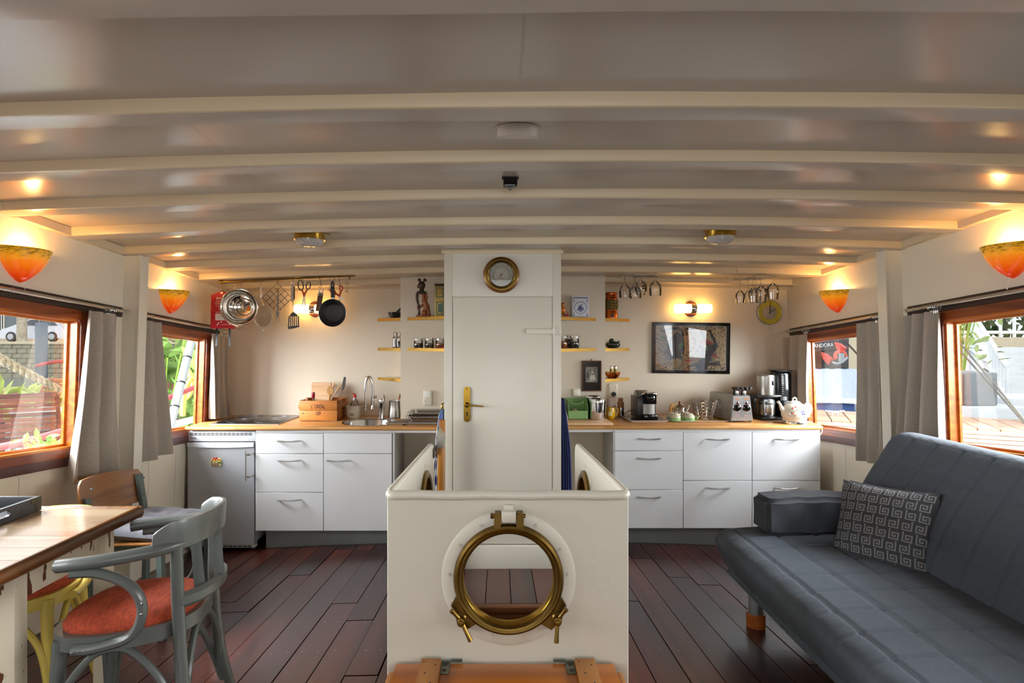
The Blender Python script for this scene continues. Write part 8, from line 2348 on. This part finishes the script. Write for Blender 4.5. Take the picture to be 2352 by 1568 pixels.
# quay: brick wall, coping, post, parked car, house front
t = struct('trim_8')
bm = new(); box2(bm, (-50, 32.4, -.7), (-8, 33, 1.22)); struct('quay_core', bm, mat('quay joint', '#8d8b80', .9), t)
qm = mat('quay brick', '#98937f', .9, var=.25, vs=3)
o0 = None
for r_ in range(7):
 for k in range(40):
  x = -33 + k * .56 + (.28 if r_ % 2 else 0); z_ = -.60 + r_ * .285
  if o0 is None:
   bm = new(); box(bm, (0, 0, 0), (.54, .1, .265), .014, seg=1); o0 = obj('brick', bm, qm, t); o = o0
   o.matrix_basis = T(x, 32.36, z_)
  else: o = part_copy(o0, T(x + .01 * math.sin(k * 7 + r_), 32.36 - .012 * ((k * 7 + r_ * 3) % 3), z_), t)
bm = new(); box2(bm, (-50, 32.2, 1.22), (-8, 46, 1.36)); struct('coping', bm, mat('pale stone', '#cdbfa2', .8), t)
slab('bollard_post', 'blue-grey mooring post standing against the quay wall', 'post', (at(86, 0, 30).x, 29.8, -.7), (at(101, 0, 30).x, 30.3, at(90, 741, 30).z), mat('post grey blue', '#5f6e7c', .6), .05)
t = thing('parked_car', 'silver car parked on the quay, seen through the near left window', 'car', (at(85, 0, 36).x, 36, 1.36))
m_car = mat('silver car paint', '#c3c6cc', .2, .4)
cc0 = at(20, 784, 28); k_ = 28 / 1280
bm = new(); prism(bm, [(0, .15), (4.3, .15), (4.3, .75), (4.1, 1.0), (3.55, 1.42), (2.0, 1.46), (1.2, 1.02), (.15, .78), (0, .5)], 1.6, Matrix(((1, 0, 0, at(20, 0, 36).x), (0, 0, 1, 36), (0, 1, 0, 1.36), (0, 0, 0, 1)))); bmesh.ops.bevel(bm, geom=list(bm.edges), offset=.07, segments=2, affect='EDGES'); obj('body', bm, m_car, t)
for pts in ([(1.45, 1.02), (2.1, 1.38), (2.6, 1.38), (2.6, 1.0)], [(2.68, 1.0), (2.68, 1.38), (3.5, 1.34), (3.8, 1.0)]):
 bm = new(); prism(bm, pts, .04, Matrix(((1, 0, 0, at(20, 0, 36).x), (0, 0, 1, 35.19), (0, 1, 0, 1.36), (0, 0, 0, 1)))); obj('side_window', bm, mat('car glass', '#4b565c', .1), t)
for x in (.85, 3.45):
 bm = new(); lathe(bm, [(0, .02), (.18, .02), (.2, 0), (.31, 0), (.31, .2), (0, .2)], 24, T(at(20, 0, 36).x + x, 35.36, 1.67) @ FACE); w_ = obj('wheel', bm, m_black, t)
 bm = new(); lathe(bm, [(0, .03), (.19, .02), (.2, 0)], 12, T(at(20, 0, 36).x + x, 35.15, 1.67) @ FACE); obj('hub', bm, m_alu, w_)
t = thing('canal_house', 'pale house front with dark shop windows behind the parked car', 'building', (-32, 44, 1.36))
bm = new(); box2(bm, (-56, 44, 1.36), (-18, 46, 15)); obj('wall', bm, mat('cream render', '#cbb89c', .8, var=.06), t)
for px0, px1 in ((-60, 6), (12, 45), (54, 78), (150, 190), (215, 260), (360, 420)):
 a, b = at(px0, 772, 43.9), at(px1, 700, 43.9); bm = new(); box2(bm, (a.x, 43.85, 1.8), (b.x, 44, 5.2)); w_ = obj('window', bm, mat('shop glass', '#525e64', .1), t)
 bm = new(); annulus(bm, rrect(b.x - a.x, 3.4, .02, 1), rrect(b.x - a.x + .3, 3.7, .02, 1), .12, T((a.x + b.x) / 2, 43.84, 3.5) @ FACE); obj('window_frame', bm, m_white, w_)
bm = new(); tube(bm, [at(50, 783, 34.5), at(52, 620, 34.5)], .26, 12); solo('tree_trunk', bm, mat('pale bark', '#a79f8e', .9, var=.3, bump=.6), 'pale tree trunk in front of the parked car', 'tree')
# ------------------------------------------------------------------ outside, right
m_deck = wood('pale pinkish decking', '#8f6d58', '#b09078', .6, 0, 6, .08)
MJ = T(2.83, 5.02, .66) @ RZ(-26.7)
t = thing('jetty', 'pale timber jetty running outside the right windows', 'jetty', M=MJ)
p0 = None
for k in range(34):
 if p0 is None: bm = new(); box(bm, (0, 0, 0), (.137, .80, .028), .003, seg=1); p0 = obj('plank', bm, m_deck, t, world=False); p0.matrix_basis = T(.07, .40, .086)
 else: part_copy(p0, T(.07 + k * .145, .40, .086), t)
bm = new()
for q_ in range(4): box2(bm, (0, -.035, .055 - .034 * q_), (4.95, -.005, .085 - .034 * q_), .004)
obj('ribbed_fascia', bm, mat('pinkish decking', '#c29a86', .6, var=.1), t, world=False, kind='stuff')
bm = new(); box2(bm, (0, .0, -.5), (4.95, .2, -.09)); obj('baulk', bm, m_batten, t, world=False)
slab('concrete_ledge', 'white painted concrete ledge behind the jetty', 'ledge', (5.2, 6.55, .1), (6.25, 7.35, .68), mat('white concrete', '#ccd3d8', .7), .02)
slab('storage_crate', 'large grey storage box, left one, beyond the jetty', 'box', (5.25, 6.72, .682), (5.60, 7.3, 1.075), mat('box grey', '#7f878c', .6, var=.06), .015)
slab('storage_crate', 'large grey storage box, right one, beyond the jetty', 'box', (5.615, 6.70, .682), (6.0, 7.3, 1.08), mat('box grey', '#7f878c', .6, var=.06), .015)
m_wpaint = mat('white gangway paint', '#dfe3e5', .6)
t = thing('gangway', 'white sloping gangway with railings beyond the near right window', 'gangway', M=T(8.2, 9.0, .0) @ RZ(-37))
MG = Matrix(((0, 0, 1, 0), (1, 0, 0, 0), (0, 1, 0, 0), (0, 0, 0, 1)))
bm = new(); hexa(bm, lambda u, v, o: (v, u, u * .16 + o), 0, 8, 0, 1.7, -.12, 0); obj('walkway', bm, m_deckw, t, world=False)
for xx in (0, 1.7):
 for k in range(17):
  y = k * .5; z_ = y * .16; bm = new(); tube(bm, [(xx, y, z_), (xx, y, z_ + 1.05)], .022, 6); obj('baluster', bm, m_wpaint, t, world=False)
 for dz in (.55, 1.05): bm = new(); tube(bm, [(xx, 0, dz), (xx, 8, 1.28 + dz)], .04, 6); obj('handrail', bm, m_wpaint, t, world=False)
t = thing('white_fence', 'white slatted stair side rising to the quay, behind the grey boxes', 'fence', (8, 9.5, .9))
p0 = None
for k in range(10):
 x = 7.0 + k * .12; z1_ = 1.95 - k * .085
 bm = new(); box2(bm, (x, 9.4, .3), (x + .09, 9.44, z1_), .004); obj('board', bm, m_wpaint, t)
bm = new(); hexa(bm, lambda u, v, o: (u, v, 2.0 - (u - 7) * .71 + o), 6.95, 8.22, 9.37, 9.47, -.05, .05); obj('top_rail', bm, m_wpaint, t)
slab('white_hull', 'white boat side beyond the grey boxes', 'boat', (6.6, 7.2, -.4), (12, 7.9, .72), mat('white hull', '#d4d9dc', .5), .03)
def bike(label, px, d, z, mm, rz):
 t = thing('bicycle', label, 'bicycle', (at(px, 0, d).x, d, z), rz, 'bicycles parked behind the grey boxes')
 o = lambda nm, bm, m: obj(nm, bm, m, t, world=False)
 for x in (-.52, .52):
  bm = new(); tube(bm, [(x + .33 * math.cos(a), 0, .34 + .33 * math.sin(a)) for a in [2 * PI * i / 24 for i in range(24)]], .02, 6, closed=True); w_ = o('wheel', bm, m_black)
 bm = new()
 for a, b in (((-.52, .34), (-.2, .85)), ((-.2, .85), (.38, .8)), ((-.1, .34), (-.2, .95)), ((-.1, .34), (.38, .75)), ((.52, .34), (.34, 1.0)), ((-.52, .34), (-.1, .34))): tube(bm, [(a[0], 0, a[1]), (b[0], 0, b[1])], .02, 6)
 o('frame', bm, mm)
 bm = new(); ball(bm, (-.2, 0, .98), .09, 10, 1.3, .6, .4); o('saddle', bm, m_black); bm = new(); tube(bm, [(.30, -.28, 1.05), (.34, 0, 1.02), (.30, .28, 1.05)], .015, 6); o('handlebar', bm, m_black)
bike('red bicycle standing behind the grey storage boxes', 2234, 12.0, .2, m_red, 70); bike('dark bicycle beside the red one behind the grey boxes', 2190, 12.9, .2, m_black, 60)
c = at(2205, 840, 8.4); leafplant('slender light green shrub at the left edge of the near right window', (c.x, c.y, .6), 150, .5, 1.9, .08, 21, mat('willow leaf', '#8fa65a', .6, var=.3, vs=5))
t = thing('quay_hedge', 'dark green hedge along the quay behind the gangway', 'hedge', (22, 20, 1.5))
rn = random.Random(9); bm = new()
for k in range(2600):
 x, y, z_ = rn.uniform(14, 30), rn.uniform(18.5, 20.5), rn.uniform(1.6, 3.9); s = .17
 M = T(x, y, z_) @ Euler((rn.uniform(0, 6), rn.uniform(0, 6), rn.uniform(0, 6))).to_matrix().to_4x4()
 vs = [bm.verts.new(M @ Vector(q_)) for q_ in ((-s, 0, 0), (0, -s * .6, 0), (s, 0, 0), (0, s * .6, 0))]; bm.faces.new(vs)
obj('foliage', bm, m_leafd, t, smooth=0, kind='stuff')
t = thing('quay_railing', 'white railing with parked bicycles along the top of the quay', 'railing', (20, 15, 1.6))
for k in range(24): bm = new(); x = 15.3 + k * .42; tube(bm, [(x, 17, 1.55), (x, 17, 3.3)], .045, 6); obj('bar', bm, m_wpaint, t)
for z_ in (1.7, 2.25, 3.2): bm = new(); tube(bm, [(14, 17, z_), (25, 17, z_)], .05, 6); obj('rail', bm, m_wpaint, t)
slab('quay_ground', 'pale quay surface above the gangway', 'quay', (11, 16.5, .2), (34, 34, 1.55), mat('pale stone', '#cdbfa2', .8))
for i, (p0_, p1_) in enumerate((((2190, 770), (2370, 985)), ((2200, 800), (2375, 995)))):
 bm = new(); tube(bm, [at(*p0_, 6.0), at(*p1_, 4.1)], .008, 6); solo('mooring_line', bm, mat('mooring line', '#5c5a52', .8), ('upper thin mooring line crossing the near right window', 'lower thin mooring line crossing the near right window')[i], 'rope', base=tuple(at(*p1_, 4.1)))
bm = new()
for k in range(9): ball(bm, tuple(at(2310 + 9 * k, 989, 4.75 - .02 * k) + Vector((0, 0, .01))), .022, 8, 1.2, 1, .5)
solo('rope_heap', bm, m_batten, 'dark heap of rope lying on the jetty', 'rope', kind='stuff')
# black ship with white name, red anchors; boat under a white cover
m_hull = mat('black ship hull', '#33383d', .4)
shp = t = thing('black_ship', 'black ship bow lettered in white, seen through the far right window', 'boat', tuple(at(1900, 900, 8.4)))
a, b = at(1780, 905, 8.4), at(1947, 770, 8.4)
bm = new(); prism(bm, [(a.x, -.6), (b.x, -.6), (b.x + .02, b.z + .12), (a.x, b.z - .05)], .5, Matrix(((1, 0, 0, 0), (0, 0, 1, 8.65), (0, 1, 0, 0), (0, 0, 0, 1)))); hl = obj('hull', bm, m_hull, t)
bm = new(); q1, q2 = at(1860, 806.5, 8.36), at(1945, 795, 8.36); tube(bm, [at(1800, 813, 8.38), at(1946, 797, 8.38)], .028, 6); obj('rubbing_strake', bm, m_hull, t)
bm = new(); a = at(1780, 0, 8.4); prism(bm, [(a.x, at(0, 777, 8.4).z + .02), (b.x, at(0, 765, 8.4).z), (b.x, at(0, 752, 8.4).z), (a.x, at(0, 768, 8.4).z)], .3, Matrix(((1, 0, 0, 0), (0, 0, 1, 8.62), (0, 1, 0, 0), (0, 0, 0, 1)))); obj('white_bulwark', bm, m_wpaint, t)
cc_ = at(1888.5, 793.5, 8.39)
obj('lettering', text_bm('PANDORA', .082, .002, .85, T(cc_.x, 8.385, cc_.z) @ FACE @ RZ(4.5)), m_wpaint, t)
m_anch = mat('coral red anchor', '#d4564a', .5)
t = thing('anchor', 'coral red ship anchor with two pointed flukes on the black bow', 'anchor', tuple(at(1915, 830, 8.2)))
for (p0_, p1_, w_) in (((1888, 808), (1912, 832), .055), ((1918, 785), (1943, 806), .055)):
 a, b = at(*p0_, 8.28), at(*p1_, 8.24); bm = new(); v = b - a; u = Vector((v.z, 0, -v.x)).normalized()
 pts = [a, a + v * .45 + u * w_, b + u * .06, b - u * .06, a + v * .45 - u * w_]
 f0 = [bm.verts.new(p_ + Vector((0, .03, 0))) for p_ in pts]; tp = bm.verts.new(a + v * .6 + Vector((0, -.06, 0))); bm.faces.new(f0)
 for i in range(5): bm.faces.new((f0[i], f0[(i + 1) % 5], tp))
 obj('fluke', bm, m_anch, t)
bm = new(); c = at(1930, 818, 8.26); tube(bm, [c + Vector((.075 * math.cos(R(k)), 0, .075 * math.sin(R(k)))) for k in range(-30, 215, 15)], .028, 8); obj('hawse_ring', bm, m_anch, t)
bm = new(); tube(bm, cr([at(1911, 831, 8.24), at(1922, 835, 8.22), at(1936, 830, 8.22), at(1946, 820, 8.22)], 4), .02, 8); box(bm, tuple(at(1931, 820, 8.24)), (.08, .05, .12)); obj('shank', bm, m_gpipe, t)
t = thing('covered_boat', 'blue boat under a pale grey tarpaulin behind the jetty', 'boat', tuple(at(1920, 940, 7.2)))
def tarp(a, b):
 x0, x1 = at(1845, 0, 7.2).x, at(1990, 0, 7.2).x
 prof = [(6.9, .70), (6.95, .76), (7.25, 1.03), (7.6, 1.07), (7.9, .9)]
 C = cr([(p[0], p[1], 0) for p in prof], 4); f_ = b * (len(C) - 1); i = min(int(f_), len(C) - 2); p = C[i].lerp(C[i + 1], f_ - i)
 return (x0 + (x1 - x0) * a + (.12 * b if a < .1 else 0), p.x, p.y + .012 * math.sin(a * 30 + b * 4) * b)
bm = new(); sheet(bm, tarp, 30, 16, .01); obj('tarpaulin', bm, mat('pale tarpaulin', '#a3aec8', .7), t)
x0, x1 = at(1840, 0, 7.1).x, at(2000, 0, 7.1).x
bm = new(); box2(bm, (x0, 6.93, .0), (x1, 7.9, .70), .02); obj('hull', bm, mat('blue hull', '#2c4a86', .5), t)
bm = new(); box2(bm, (x0, 6.86, .69), (x1, 6.95, .745), .015); tube(bm, [at(1866, 921, 6.85), at(1912, 922, 6.85)], .02, 6); tube(bm, [at(1930, 922, 6.85), at(1985, 926, 6.85)], .02, 6); obj('gunwale', bm, m_wpaint, t)
t = thing('mooring_cleat', 'grey metal cleat on the jetty planks', 'cleat', (3.16, 5.25, .76))
bm = new(); c = at(1917, 955, 5.25); c.z = .793; tube(bm, [c + Vector((-.09, 0, .012)), c, c + Vector((.09, 0, .012))], .009, 6);
for s in (-.025, .025): tube(bm, [c + Vector((s, 0, 0)), c + Vector((s, 0, -.03))], .008, 6)
obj('cleat', bm, m_gpipe, t)
t = thing('far_house', 'pale far house front with rows of windows beyond the black ship', 'building', (14, 30, 0))
bm = new(); box2(bm, (9, 30, -.7), (24, 31, 5.5)); obj('wall', bm, mat('far cream', '#cfc8bc', .8), t)
for k in range(7):
 for r_ in range(2):
  bm = new(); x = 15.5 + k * 1.1; box2(bm, (x, 29.95, 1.3 + r_ * 1.5), (x + .6, 30, 2.3 + r_ * 1.5)); obj('window', bm, mat('shop glass', '#525e64', .1), t)
for i, (p0_, p1_) in enumerate((((1905, 745), (1990, 835)), ((1930, 740), (2000, 800)))):
 bm = new(); tube(bm, [at(*p0_, 8.1), at(*p1_, 7.6)], .014, 6); obj('rigging_wire', bm, m_batten, shp)
